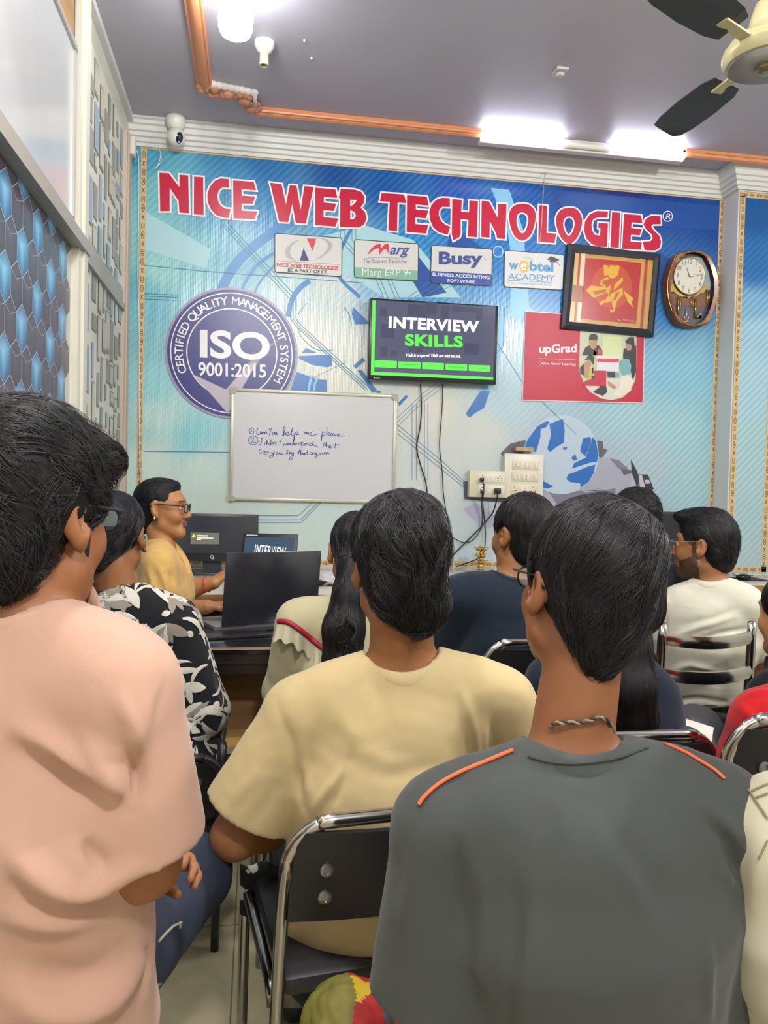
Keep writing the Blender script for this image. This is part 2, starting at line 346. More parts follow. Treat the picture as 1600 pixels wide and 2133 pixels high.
def banner_mat():
    m = M('banner_print', '#88bbdd', .22, vcol='col', spec=.5); nt = m.node_tree; b = nt.nodes['Principled BSDF']; L = nt.links
    at = [n for n in nt.nodes if n.type == 'ATTRIBUTE'][0]; tc = [n for n in nt.nodes if n.type == 'TEX_COORD'][0]
    sx = nt.nodes.new('ShaderNodeSeparateXYZ'); L.new(tc.outputs['Object'], sx.inputs[0])
    sb = nt.nodes.new('ShaderNodeMath'); sb.operation = 'SUBTRACT'; L.new(sx.outputs['X'], sb.inputs[0]); L.new(sx.outputs['Z'], sb.inputs[1])
    ml = nt.nodes.new('ShaderNodeMath'); ml.operation = 'MULTIPLY'; ml.inputs[1].default_value = 2*math.pi/.044; L.new(sb.outputs[0], ml.inputs[0])
    sn = nt.nodes.new('ShaderNodeMath'); sn.operation = 'SINE'; L.new(ml.outputs[0], sn.inputs[0])
    mr = nt.nodes.new('ShaderNodeMapRange'); mr.inputs[1].default_value = -.35; mr.inputs[2].default_value = .35; mr.inputs[3].default_value = 1; mr.inputs[4].default_value = .0
    L.new(sn.outputs[0], mr.inputs[0])
    k = nt.nodes.new('ShaderNodeMath'); k.operation = 'MULTIPLY'; L.new(mr.outputs[0], k.inputs[0]); L.new(at.outputs['Alpha'], k.inputs[1])
    k2 = nt.nodes.new('ShaderNodeMath'); k2.operation = 'MULTIPLY'; k2.inputs[1].default_value = .55; L.new(k.outputs[0], k2.inputs[0])
    mx = nt.nodes.new('ShaderNodeMix'); mx.data_type = 'RGBA'; L.new(k2.outputs[0], mx.inputs[0]); L.new(at.outputs['Color'], mx.inputs[6])
    hs = nt.nodes.new('ShaderNodeHueSaturation'); hs.inputs['Value'].default_value = .45; hs.inputs['Saturation'].default_value = 1.25; L.new(at.outputs['Color'], hs.inputs['Color'])
    L.new(hs.outputs[0], mx.inputs[7]); L.new(mx.outputs[2], b.inputs['Base Color'])
    # ribbed flex sheet: fine vertical lines
    m2 = nt.nodes.new('ShaderNodeMath'); m2.operation = 'MULTIPLY'; m2.inputs[1].default_value = 2*math.pi/.009; L.new(sx.outputs['X'], m2.inputs[0])
    s2 = nt.nodes.new('ShaderNodeMath'); s2.operation = 'SINE'; L.new(m2.outputs[0], s2.inputs[0])
    bp = nt.nodes.new('ShaderNodeBump'); bp.inputs['Strength'].default_value = .12; bp.inputs['Distance'].default_value = .001; L.new(s2.outputs[0], bp.inputs['Height']); L.new(bp.outputs[0], b.inputs['Normal'])
    return m
def grid_sheet(name, x0, x1, z0, z1, Y, parent, nx, nz, fn):
    xs = np.linspace(x0, x1, nx); zs = np.linspace(z0, z1, nz); X_, Z_ = np.meshgrid(xs, zs, indexing='ij')
    pts = np.stack([X_.ravel(), Z_.ravel()], 1); col = fn(pts)
    v = np.stack([pts[:, 0], np.full(len(pts), Y), pts[:, 1]], 1); ii = np.arange(nx*nz).reshape(nx, nz)
    f = np.stack([ii[:-1, :-1], ii[1:, :-1], ii[1:, 1:], ii[:-1, 1:]], -1).reshape(-1, 4)
    return obj(name, v, f, banner_mat(), parent, vcol=col)
Z0, Z1 = .80, 3.168
bn = thing('wall_banner', 'huge blue printed banner with red company name and seal covering the back wall', 'banner', (1.1, D, 2.0))
grid_sheet('sheet', XL+.004, XS-.004, Z0, Z1, D-.004, bn, 150, 110, field)
YD = D-.004
def dec(name, parts, m, lay, parent=bn): return decal(name, parts, m, parent, lay, YD)
def flatm(h, r=.3): return M('print_'+h.strip('#'), h, r)
# broad printed swooshes
A = lambda *p: wpoly(list(p))
arc = lambda pts, w: ribbon(catmull([wall(*p) for p in pts], 6), w)
dec('arc_print', [arc([(452,640),(470,585),(505,535),(560,490),(620,455)], .055), arc([(492,640),(510,590),(545,545),(620,500)], .018), arc([(520,640),(540,590),(575,550)], .012),
    arc([(600,660),(608,625),(625,600),(645,585)], .03), arc([(735,470),(700,560),(750,620)], .02)], M('print_arc', '#3f86c0', .3), 2)
dec('wedge_print', [A((300,440),(440,520),(430,560),(300,520)), A((640,500),(760,470),(860,500),(960,620),(800,620),(700,560),(620,560))], M('print_pale', '#a9d3db', .3), 1)
dec('ribbon_print', [A((1022,392),(1060,396),(1090,480),(1102,640),(1130,660),(1060,660),(1068,560),(1055,470)), A((1045,640),(1055,700),(1020,820),(1000,850),(1010,760))], M('print_rib', '#86c4ea', .3), 1)
dec('facet_print', [A((1300,470),(1420,560),(1400,600),(1280,520)), A((1385,600),(1500,570),(1497,640),(1385,660)), A((1150,395),(1500,430),(1497,480),(1300,470),(1190,470)), A((940,470),(1010,520),(990,600),(930,520)), A((820,520),(860,520),(930,610),(880,620))], M('print_dk', '#1d4f9f', .3), 1)
dec('gear_print', [A((622,742),(690,739),(692,763),(680,765),(650,760),(624,748)), A((637,725),(660,735),(628,736)), A((618,775),(660,790),(681,792),(681,816),(604,815)), A((735,640),(765,668),(768,675),(740,676),(733,655)), A((736,762),(755,745),(761,751),(741,768)), A((745,772),(753,770),(786,815),(775,818)), A((1000,815),(1020,815),(1008,850),(990,860),(978,870),(970,862)),A((829,840),(846,822),(849,827),(832,846))], M('print_gear', '#3a78bc', .3), 3)
dec('fin_print', [arc([(650,782),(645,800),(643,814)], .014), arc([(662,786),(656,800),(654,814)], .012)], M('print_fin', '#8cc7e6', .3), 4)
L3 = []
for dx in (0, 6, 13): L3.append(wline([(462+dx, 345), (462+dx, 468-dx*.2), (606+dx*.8, 625-dx*.6), (606+dx*.8, 665), (617+dx, 680), (760+dx, 812)], .0035))
for y in (550, 556): pass
L3 += [wline([(300, 553), (420, 565), (560, 575), (760, 590)], .003)]
for y in (612, 617, 623): L3.append(wline([(300, y), (370, y+3)], .003))
for x in (709, 718, 733, 741): L3.append(wline([(x, 475), (x, 500), (x+75, 585), (x+90, 620)], .003))
for k in range(4): L3.append(wline([(850+k*14, 620), (890+k*20, 590), (960+k*14, 560)], .003))
L3 += [wline([(885, 490), (885, 505), (900, 520)], .003), wline([(925, 520), (925, 575), (912, 600)], .003), wline([(1020, 690), (1090, 800), (1200, 905)], .003), wline([(1005, 770), (1048, 720), (1050, 640)], .003)]
for k in range(3): L3.append(wline([(828, 870+k*9), (880, 820+k*9), (960, 760+k*9)], .0025)); L3.append(wline([(828, 885+k*9), (920, 960+k*9), (975, 1010+k*6)], .0025))
for x in (858, 867, 884, 891): L3.append(wline([(x, 840), (x, 1000)], .0025))
for dy in (0, 9, 14): L3.append(wline([(537, 1074+dy), (622+dy*.4, 1074+dy), (655+dy, 1042+dy*.3)], .003))
L3 += [arc([(640, 632), (622, 655), (622, 690), (640, 715), (665, 730), (694, 729)], .003), arc([(716, 640), (727, 655), (732, 677)], .004), wline([(720, 755), (640, 792)], .002), wline([(300, 940), (478, 942)], .0035)]
dec('circuit_print', L3, M('print_line', '#3f86a8', .3), 5)
dec('circuit_ring', [wpoly(ell2(1037, 525, 11, 12.5, 28), ell2(1037, 525, 8.6, 10, 28)), wline([(1047, 525), (1052, 527)], .006)], M('print_ring', '#9fd2f0', .3), 5)
# red title lettering with a white outline
def crop(ox, oy, s): return lambda pts: [(ox+x/s, oy+y/s) for x, y in pts]
c4 = crop(280, 300, 10/3); c5 = crop(740, 340, 10/3); c6 = crop(1150, 360, 3.556); c32 = crop(280, 380, 3.2)
def sm(pts, n=3): return catmull(pts, n, True)
TL_ = [
 [[(332.5,361),(352,362),(374,391),(374,365),(392.5,366.5),(394,445.5),(374,444),(372.5,420),(354,392.5),(354,441),(334,441)]],
 [c4([(415,230),(478,234),(482,497),(414,492)])],
 [c4([(655,246),(600,242),(560,258),(525,300),(508,350),(510,405),(530,455),(565,495),(610,513),(655,518),(668,455),(632,452),(600,432),(582,400),(577,360),(587,325),(610,306),(660,307)])],
 [c4([(686,256),(828,266),(845,325),(745,318),(745,362),(838,368),(822,420),(745,418),(745,466),(853,472),(836,528),(688,520)])],
 [c4([(942,272),(1022,283),(1052,425),(1078,290),(1125,293),(1154,460),(1180,296),(1245,300),(1190,556),(1120,551),(1096,418),(1068,546),(1005,543)])],
 [c4([(1255,307),(1395,318),(1408,378),(1315,372),(1315,410),(1400,418),(1385,468),(1313,463),(1313,512),(1415,520),(1395,577),(1255,567)])],
 [c32([(1375,45),(1470,52),(1510,66),(1534,100),(1528,140),(1506,172),(1536,200),(1547,245),(1530,285),(1495,304),(1370,300),(1372,118),(1362,104)]), c32([(1438,118),(1482,122),(1466,146),(1438,164)]), c32([(1438,188),(1462,198),(1476,225),(1462,248),(1438,250)])],
 [c5([(182,210),(338,221),(352,282),(293,277),(289,475),(228,468),(238,272),(170,268)])],
 [c5([(358,226),(495,236),(508,298),(418,290),(420,326),(505,332),(490,386),(415,380),(415,426),(505,432),(490,492),(355,480)])],
 [c5([(655,246),(600,243),(560,258),(528,292),(512,345),(518,400),(540,450),(580,483),(640,500),(658,443),(625,432),(595,405),(578,365),(580,330),(600,306),(655,307)])],
 [c5([(672,252),(738,258),(733,340),(788,344),(790,263),(850,267),(842,517),(778,512),(784,397),(730,392),(730,490),(722,516),(680,540),(668,495)])],
 [c5([(875,265),(926,268),(988,385),(988,285),(1048,287),(1038,530),(982,525),(976,492),(932,405),(930,520),(872,515)])],
 [c5(sm([(1160,284),(1215,298),(1248,345),(1246,410),(1222,490),(1185,532),(1140,538),(1098,500),(1070,420),(1068,345),(1100,298)])), c5(sm([(1158,345),(1192,365),(1198,410),(1180,470),(1155,490),(1132,465),(1117,410),(1125,360)]))],
 [c5([(1273,295),(1330,300),(1325,487),(1392,492),(1380,557),(1268,548)])],
 [c6(sm([(120,262),(180,275),(215,330),(215,400),(185,480),(145,522),(105,525),(60,480),(30,400),(28,330),(60,280)])), c6(sm([(122,325),(155,345),(163,390),(145,445),(120,470),(95,445),(78,390),(88,345)]))],
 [c6([(410,290),(330,286),(275,310),(240,365),(232,430),(250,490),(290,532),(340,550),(402,552),(410,378),(340,374),(338,412),(354,414),(350,468),(314,462),(294,432),(288,388),(300,348),(335,334),(406,334)])],
 [c6([(440,295),(500,299),(490,560),(427,553)])],
 [c6([(528,308),(655,318),(665,377),(585,371),(582,412),(660,420),(645,467),(580,462),(577,512),(660,518),(655,574),(515,566)])],
 [c6([(798,324),(730,322),(690,345),(672,385),(690,420),(732,458),(742,488),(725,510),(668,513),(680,575),(755,579),(792,560),(803,515),(790,470),(748,428),(730,402),(742,385),(800,384)])]]
lw, lr = [], []
for L_ in TL_:
    q = [[wall(*p) for p in poly] for poly in L_]
    lw.append(flat2d(q, .0095)); lr.append(flat2d(q, 0))
m_tr = M('title_red', '#c3183d', .28); m_tw = M('title_white', '#f0eef0', .3)
dec('title_outline', lw, m_tw, 6); dec('title_lettering', lr, m_tr, 7)
rc = c6([(852, 325)])[0]
rs = [(a-rc[0], b-rc[1]) for a, b in c6(ell2(852, 325, 38, 41, 32))]
dec('registered_mark', [wpoly([(rc[0]+a, rc[1]+b) for a, b in rs], [(rc[0]+a*.84, rc[1]+b*.84) for a, b in rs]), wtext('R', *c6([(836, 345), (872, 347), (838, 303)]), bold=.01, shear=.2)], m_tw, 6)
# ISO seal
sx0, sx1 = wall(343.6, 736)[0], wall(620.4, 736)[0]; SC = ((sx0+sx1)/2, (wall(482, 600)[1]+wall(482, 872)[1])/2); SR = (sx1-sx0)/2
def disc(r, r2=None, n=72):
    return flat2d([ell2(*SC, r*SR, r*SR, n)]+([ell2(*SC, r2*SR, r2*SR, n)] if r2 else []))
seal = bn
dec('certificate_seal_rim', [disc(1)], M('seal_rim', '#9a93b4', .3), 8); dec('certificate_seal', [disc(.965)], M('seal_blue', '#2b2a78', .3), 9)
dec('seal_rings', [disc(.92, .905), disc(.685, .668)], m_tw, 10)
dec('seal_core', [disc(.668)], M('seal_core', '#28307c', .3), 10)
cs = crop(320, 580, 4.4444)
dec('seal_tick', [wpoly(cs([(365,890),(670,1030),(900,760),(1330,455),(1080,620),(1060,640),(830,1000),(690,1255),(510,1050)]))], M('seal_tick', '#8d88a0', .3), 11)
dec('seal_tick_light', [wpoly(cs([(365,890),(670,1030),(900,790),(960,775),(830,1000),(690,1255),(510,1050)]))], M('seal_tick2', '#b9b2be', .3), 12)
tx = []
word = 'CERTIFIED QUALITY MANAGEMENT SYSTEM'; a0, a1 = 201, -27; adv = [1.35 if c in 'MQ' else .5 if c == 'I' else .62 if c == ' ' else 1.0 for c in word]
tot = sum(adv)-adv[0]/2-adv[-1]/2; cur = 0
for i, ch in enumerate(word):
    if i: cur += (adv[i-1]+adv[i])/2
    if ch == ' ': continue
    a = math.radians(a0+(a1-a0)*cur/tot); v, f = text2d(ch, 0 if ch == 'M' else .012)
    xm = (min(p[0] for p in v)+max(p[0] for p in v))/2; s_ = .175*SR
    ca, sa = math.cos(a-math.pi/2), math.sin(a-math.pi/2); rr = .735*SR
    v = [(SC[0]+math.cos(a)*rr+((p[0]-xm)*ca-p[1]*sa)*s_, SC[1]+math.sin(a)*rr+((p[0]-xm)*sa+p[1]*ca)*s_) for p in v]; tx.append((v, f))
tx.append(wtext('ISO', *cs([(430, 738), (1075, 765), (430, 475)]), bold=.03)); tx.append(wtext('9001:2015', *cs([(415, 905), (1040, 925), (415, 778)]), bold=.018))
dec('seal_lettering', tx, m_tw, 13)
# four partner panels
def rrect(q, r=.02, n=5):
    """rounded quad from 4 photo corners TL,TR,BR,BL (as wall points)"""
    p = [Vector(wall(*a)) for a in q]; out = []
    for i in range(4):
        a, b, c = p[i-1], p[i], p[(i+1) % 4]; u = (a-b).normalized()*r; w = (c-b).normalized()*r
        for k in range(n+1):
            t = k/n; out.append(tuple(b+u*(1-t)**2+w*t**2))
    return out
def panel(label, q, band=None, bandcol=None, bcol='#d3d3cf'):
    pn = decal('partner_panel', [flat2d([rrect(q, .018)])], M('panel_edge', '#232634', .4), bn, 8, YD)
    ins = [flat2d([rrect(q, .018)], -.005)]
    decal('panel_face', ins, M('panel_face'+bcol, bcol, .35), pn, 9, YD)
    if band:
        tl, tr, br, bl = q; k = band; u = (tl[0]+(bl[0]-tl[0])*k, tl[1]+(bl[1]-tl[1])*k); w = (tr[0]+(br[0]-tr[0])*k, tr[1]+(br[1]-tr[1])*k)
        decal('panel_band', [flat2d([rrect([u, w, br, bl], .014)], -.005)], M('band'+bandcol, bandcol, .35), pn, 10, YD)
    if label: pn['label'] = label
    return pn
cl = crop(560, 470, 5); cr = crop(880, 490, 5.161)
pd = lambda name, parts, col, pn, lay=11: decal(name, parts, M('ink'+col, col, .4), pn, lay, YD)
pn = panel('company panel with red and blue triangle emblem', cl([(58, 80), (765, 130), (762, 540), (58, 492)]))
pd('panel_emblem', [wpoly(cl([(395,140),(492,143),(455,272)]))], '#cf3a48', pn); pd('panel_emblem', [wpoly(cl([(362,240),(418,373),(322,368)]))], '#3b3478', pn)
pd('panel_emblem', [wpoly(cl([(320,150),(240,180),(180,240),(168,300),(200,345),(285,378),(235,330),(218,280),(240,215)])), wpoly(cl([(520,132),(600,145),(655,190),(655,240),(610,290),(550,335),(470,370),(560,310),(610,250),(615,200),(590,160)]))], '#b5aeb0', pn)
pd('panel_lettering', [wtext('NICE WEB TECNOLOGIES', *cl([(82, 425), (722, 468), (84, 388)]), bold=.03)], '#cf3a48', pn)
pd('panel_lettering', [wtext('BE A PART OF I.T.', *cl([(196, 484), (612, 510), (198, 448)]), bold=.02), wline(cl([(70, 372), (742, 412)]), .0012), wline(cl([(70, 428), (742, 470)]), .0012)], '#2c2c30', pn)
pn = panel('company panel with green band along its foot', cl([(888, 145), (1560, 190), (1555, 585), (885, 548)]), .70, '#7fb59b')
pd('panel_emblem', [wpoly(cl([(1020,315),(1060,250),(1110,205),(1160,192),(1165,245),(1205,200),(1245,195),(1252,240),(1240,300),(1225,255),(1190,255),(1150,310),(1145,240),(1100,250),(1050,290)]))], '#cf3340', pn)
pd('panel_lettering', [wtext('arg', *cl([(1250, 340), (1455, 340), (1262, 232)]), bold=.02, shear=.25)], '#414f92', pn)
pd('panel_lettering', [wtext('The Business Backbone', *cl([(978, 398), (1432, 398), (980, 352)])), arc(cl([(985, 352), (1150, 335), (1430, 352)]), .0018)], '#6f7178', pn)
pd('panel_lettering', [wtext('Marg ERP 9', *cl([(968, 552), (1440, 558), (972, 450)])), wtext('+', *cl([(1448, 515), (1480, 515), (1448, 485)]), bold=.01)], '#dfe6df', pn)
pn = panel('company panel with dark blue band along its foot', cr([(90, 108), (752, 152), (742, 552), (78, 520)]), .66, '#24489a')
pd('panel_lettering', [wtext('Busy', *cr([(170, 305+55), (640, 360), (172, 183)]), bold=.035)], '#33458f', pn)
pd('panel_lettering', [wtext('BUSINESS ACCOUNTING', *cr([(104, 442), (718, 478), (106, 405)]), bold=.02), wtext('SOFTWARE', *cr([(262, 508), (555, 526), (264, 473)]), bold=.02)], '#e6e8ee', pn)
pd('panel_lettering', [wpoly(cr(ell2(671, 262, 10, 11, 16)), cr(ell2(671, 262, 7, 8, 16)))], '#8d95b4', pn)
pn = panel('white company panel with graduation cap drawing', cr([(875, 162), (1520, 210), (1508, 598), (868, 562)]), bcol='#d9dadb')
pd('panel_emblem', [wpoly(cr([(1030,330),(1060,275),(1125,292),(1140,345),(1120,400),(1060,405)]))], '#eab54e', pn)
pd('panel_emblem', [wpoly(cr([(1085,240),(1130,228),(1190,262),(1185,285),(1130,252),(1090,258)]))], '#c4dcae', pn)
pd('panel_emblem', [wpoly(cr([(1330,268),(1372,230),(1468,268),(1428,290),(1420,295),(1360,292),(1365,272)])), wline(cr([(1430, 262), (1440, 300), (1470, 328)]), .003)], '#3f4248', pn)
pd('panel_lettering', [wtext('w', *cr([(922, 372), (1022, 378), (924, 300)]), bold=.03), wtext('btel', *cr([(1146, 388), (1400, 400), (1148, 285)]), bold=.03), wtext('ACADEMY', *cr([(916, 478), (1412, 500), (920, 412)])), wline(cr([(912, 488), (1388, 513)]), .003)], '#519bcb', pn)
pd('panel_lettering', [wtext('e', *cr([(1050, 380), (1110, 382), (1052, 302)]), bold=.03)], '#fbf6ea', pn, 12)
pd('panel_lettering', [wtext('A Unit of Webtel Electrosoft (P) Ltd.', *cr([(908, 530), (1390, 552), (910, 505)]))], '#8fb3cd', pn)
# printed globe and laptops low on the banner
cg = crop(900, 860, 3.2); c1k = crop(1040, 860, 3.478)
dec('laptop_pile_print', [wpoly(cg([(455,270),(520,205),(620,180),(640,300),(500,320)])), wpoly(cg([(1100,185),(1135,190),(1140,240),(1170,248),(1130,300),(1100,290)])), wpoly(cg([(205,460),(240,455),(500,560),(480,600),(215,575)])), wpoly(c1k([(850,350),(920,390),(930,410),(1000,430),(900,450)]))], M('print_pile', '#5d5b68', .3), 2)
dec('paper_heap_print', [wpoly(cg([(700,520),(1100,420),(1110,300),(1230,330),(1330,400),(1320,560),(1490,590),(1500,700),(700,700)])), wpoly(cg([(205,640),(290,600),(420,680),(420,760),(330,770)]))], M('print_heap', '#a4a6b8', .3), 1)
dec('paper_facets_print', [wpoly(cg([(780,530),(1000,520),(1040,545),(1220,500),(1220,560),(900,580),(850,640)])), wpoly(cg([(1180,300),(1250,320),(1310,380),(1240,370)]))], M('print_heap2', '#77788a', .3), 3)
gcx, gcz = wall(*cg([(860, 280)])[0]); gr_ = wall(*cg([(1108, 280)])[0])[0]-gcx
dec('globe_print', [flat2d([ell2(gcx, gcz, gr_, gr_, 64)])], M('print_globe', '#b7c8d8', .3), 4)
dec('globe_lands_print', [wpoly(cg(q)) for q in [
  [(780,75),(840,50),(870,42),(882,120),(875,200),(830,225),(785,262),(765,240),(790,150)], [(640,170),(700,90),(760,55),(780,60),(760,95),(720,110),(720,160),(700,230),(690,262),(620,240),(618,215)],
  [(985,250),(1005,170),(1050,160),(1060,180),(1040,240),(1020,290),(990,262)], [(1020,300),(1070,160),(1090,190),(1105,280),(1095,330),(1060,330),(1010,345),(930,372),(945,335)],
  [(905,410),(960,390),(1030,360),(1085,345),(1075,400),(1040,460),(985,500),(985,470),(920,462),(892,440)], [(870,228),(900,232),(890,248),(872,244)], [(925,300),(950,275),(965,310),(940,320)], [(740,455),(805,490),(770,505),(740,500)]]], M('print_land', '#1f69b8', .3), 5)
dec('laptop_print', [wpoly(c1k([(950,335),(1000,430),(1005,560),(960,440)])), wpoly(c1k([(1000,445),(1075,447),(1117,555),(1010,565)]))], M('print_lap', '#2d2c33', .3), 3)
dec('laptop_keys_print', [wpoly(c1k([(1005,448),(1030,448),(1058,552),(1018,555)])), wpoly(c1k([(1048,485),(1082,485),(1092,512),(1058,514)]))], M('print_key', '#b9bcc4', .3), 4)
# gold border strips with an oval chain pattern
m_gold = M('border_gold', '#d4b785', .35); m_gp = M('border_brown', '#6b4c2c', .4)
def border(a, b, w, Y, parent, name='border_strip'):
    """a, b: wall points; a strip with its chain pattern in the same mesh"""
    a, b = Vector(a), Vector(b); t = (b-a).normalized(); n = Vector((-t.y, t.x)); Ln = (b-a).length; mb = MB()
    q = [a+n*w/2, a-n*w/2, b-n*w/2, b+n*w/2]; mb.add([(p.x, Y-.002, p.y) for p in q]+[(p.x, Y, p.y) for p in q], [(0, 1, 2, 3), (0, 4, 5, 1), (1, 5, 6, 2), (2, 6, 7, 3), (3, 7, 4, 0)])
    mb.cur = 1; s = .03; i = 0
    while s < Ln-.02:
        c = a+t*s; k = i % 3
        def put(v, f): mb.add([(c.x+t.x*p[0]+n.x*p[1], Y-.0026, c.y+t.y*p[0]+n.y*p[1]) for p in v], f)
        if k == 0: put(*flat2d([ell2(0, 0, .021, .010, 14), ell2(0, 0, .016, .0065, 14)])); put(*flat2d([ell2(0, 0, .007, .0035, 8)]))
        elif k == 1: put(*ribbon([(-.012, -.006), (.012, .006)], .004)); put(*ribbon([(-.012, .006), (.012, -.006)], .004))
        else:
            for dx in (-.012, 0, .012): put(*flat2d([ell2(dx, 0, .007, .0105, 10), ell2(dx, 0, .0045, .007, 10)]))
        s += .05; i += 1
    return mb.build(name, [m_gold, m_gp], parent)
bw = .034
zt = wall(900, 358)[1]
xl_, xr_ = wall(296, 600)[0], wall(1503, 440)[0]
border((xl_-.02, zt), (xr_+.02, zt), bw, YD, bn); border((xl_, zt-.02), (xl_, Z0), bw*.9, YD, bn); border((xr_, zt-.02), (xr_, Z0), bw, YD, bn); border((xl_, Z0+.025), (xr_, Z0+.025), bw, YD, bn)
# second banner on the pier
b2 = thing('pier_banner', 'narrow blue striped banner with gold border on the pier beside the clock', 'banner', (3.2, YS, 2.0))
BQ = [(1570,430,'#1d5a9e',.2),(1570,560,'#2a72b8',.6),(1570,640,'#7fb6da',.7),(1580,690,'#a6cfe4',.6),(1570,800,'#a8cfe0',.5),(1570,950,'#a9cdd4',.5),(1560,1100,'#a6c6cc',.4),(1560,1170,'#a9c4c8',.3)]
px_ = np.array([[onY(a, b, YS).x, onY(a, b, YS).z] for a, b, _, _ in BQ]); pc_ = np.array([[*hexc(c), s] for _, _, c, s in BQ])
grid_sheet('sheet', 2.93, 3.42, Z0, 3.16, YS-.004, b2, 12, 80, lambda p: field(p, px_, pc_, 4))
YP = YS-.004; xa = onY(1547, 410, YS).x; xb = onY(1593, 1100, YS).x
border((xa, 3.13), (xa, Z0), bw, YP, b2); border((xb, 3.13), (xb, Z0), bw, YP, b2); border((xa-.02, 3.14), (xb+.02, 3.14), bw, YP, b2); border((xa-.02, Z0+.025), (xb+.02, Z0+.025), bw, YP, b2)
# ============================================================ lamps and ceiling fittings
m_lit = M('lamp_glow', '#ffffff', .5, emit=('#e9edff', LAMP_TUBE)); m_lit2 = M('bulb_glow', '#ffffff', .5, emit=('#fbfdff', LAMP_BULB))
m_plw = M('white_plastic', '#dedcd4', .35); m_blk = M('black_plastic', '#17181b', .4); m_chrome = M('chrome', '#c9c8c4', .12, metal=1)
m_or = M('orange_paint', '#d18a60', .35); m_steel = M('steel', '#8f9094', .3, metal=.9)
t = thing('tube_light', 'long white tube light fitting with two glowing ends mounted along the ceiling moulding', 'lamp', (1.82, 4.36, 3.27))
MB().rbox((1.205, 4.345, 3.235), (2.44, 4.395, ZC), .006).build('housing', M('tube_housing', '#d9d5cf', .35), t)
for a, b in ((1.212, 1.68), (1.985, 2.432)): MB().tube([(a, 4.33, 3.262), (b, 4.33, 3.262)], .021, 14).build('glowing_tube', m_lit, t, True)
MB().tube([(1.68, 4.33, 3.262), (1.985, 4.33, 3.262)], .019, 14).build('centre_cover', m_plw, t, True)
q = onZ(491, 52, 3.12); t = thing('ceiling_bulb', 'big glowing white cylinder bulb hanging from the ceiling at the top', 'lamp', (q.x, q.y, 3.1))
br = 36*(q-CAM).dot(_f)/FPX
MB().lathe([(br*.62, 3.075), (br*.85, 3.085), (br*.97, 3.105), (br, 3.13), (br, 3.235), (br*.9, 3.25)], (q.x, q.y, 0), 28).build('glass', m_lit2, t, True)
MB().lathe([(br*.8, 3.25), (br*.55, 3.27), (.03, 3.28), (.03, ZC)], (q.x, q.y, 0), 24).build('holder', m_plw, t, True)
# orange plaster moulding framing the ceiling
om = MB()
om.tube([(-.30, .3, 3.30), (-.292, 4.13, 3.30)], .035, 10); om.box((-.335, .3, 3.283), (-.262, 4.14, ZC)); om.tube([(-.275, .3, 3.283), (-.267, 4.13, 3.283)], .011, 6)
om.box((-.05, 4.325, 3.283), (1.205, 4.385, ZC)); om.tube([(-.05, 4.355, 3.285), (1.205, 4.355, 3.285)], .022, 8); om.box((2.44, 4.315, 3.283), (4.3, 4.375, ZC)); om.tube([(2.44, 4.345, 3.285), (4.3, 4.345, 3.285)], .022, 8)
om.tube([(-.05, 4.33, 3.28), (1.205, 4.33, 3.28)], .008, 6)
mo = thing('ceiling_moulding', 'orange painted plaster moulding running round the ceiling', 'moulding', (.2, 4.2, 3.29))
om.build('rail', m_or, mo, 40)
cor = MB(); rr_ = random.Random(3)
for k in range(34):
    t_ = k/33; x = -.31+.28*t_; y = 4.14+.045*math.sin(t_*3)+(.16*max(0, t_-.72)/.28); 
    cor.ball((x+rr_.uniform(-.012, .012), y+rr_.uniform(-.03, .03), 3.285+rr_.uniform(-.01, .01)), (rr_.uniform(.02, .036), rr_.uniform(.018, .034), rr_.uniform(.014, .03)), 9, 6)
for c_ in ((-.07, 4.30, .035), (-.10, 4.22, .04), (-.2, 4.18, .03)):
    cor.lathe([(c_[2]*.3, 3.25), (c_[2]*.75, 3.256), (c_[2], 3.28), (c_[2], 3.30)], (c_[0], c_[1], 0), 14)
    cor.tube([(c_[0]+c_[2]*math.cos(a)*(1-a/9), c_[1]+c_[2]*math.sin(a)*(1-a/9), 3.262) for a in [i*.5 for i in range(16)]], .006, 6)
cor.build('scroll_corner', M('corner_paint', '#bd8468', .4), mo, True)
wb = MB()
for k in range(8): wb.ball((-.255+k*.029, 4.115+k*.006, 3.288), (.026, .024, .018), 9, 6)
wb.box((-.055, 4.15, 3.27), (-.035, 4.31, ZC)).build('white_backing', M('plaster_white', '#d8d2cc', .5), mo, True)
q = onZ(551, 88, ZC); t = thing('pipe_outlet', 'small white pipe socket pointing down from the ceiling beside the bulb', 'fitting', (q.x, q.y, 3.2))
MB().lathe([(.046, ZC), (.046, 3.282), (.040, 3.276), (.034, 3.262), (.024, 3.256), (.022, 3.25)], (q.x, q.y, 0), 20).build('collar', m_plw, t, 35)
MB().lathe([(.020, 3.256), (.0215, 3.205), (.0215, 3.195), (.017, 3.195), (.017, 3.21)], (q.x, q.y, 0), 18).build('pipe', M('old_white', '#b9b79a', .5), t, 35)
q = onZ(1167, 147, ZC)
tag(MB().rbox((q.x-.03, q.y-.04, ZC-.012), (q.x+.03, q.y+.04, ZC), .003).lathe([(.022, ZC-.016), (.014, ZC-.028)], (q.x, q.y, 0), 14).build('ceiling_cover', M('cover_grey', '#c2bfc0', .4)), 'small square white cover plate on the ceiling near the fan', 'cover plate')
for px, py in ((634, 83), (649, 120)):
    q = onZ(px, py, ZC); tag(MB().ball((q.x, q.y, ZC-.004), (.006, .008, .006), 8, 6).build('paint_chip', m_plw), 'white paint chip hanging from the ceiling beyond the bulb and pipe socket', 'paint chip', 'paint chips on the ceiling')
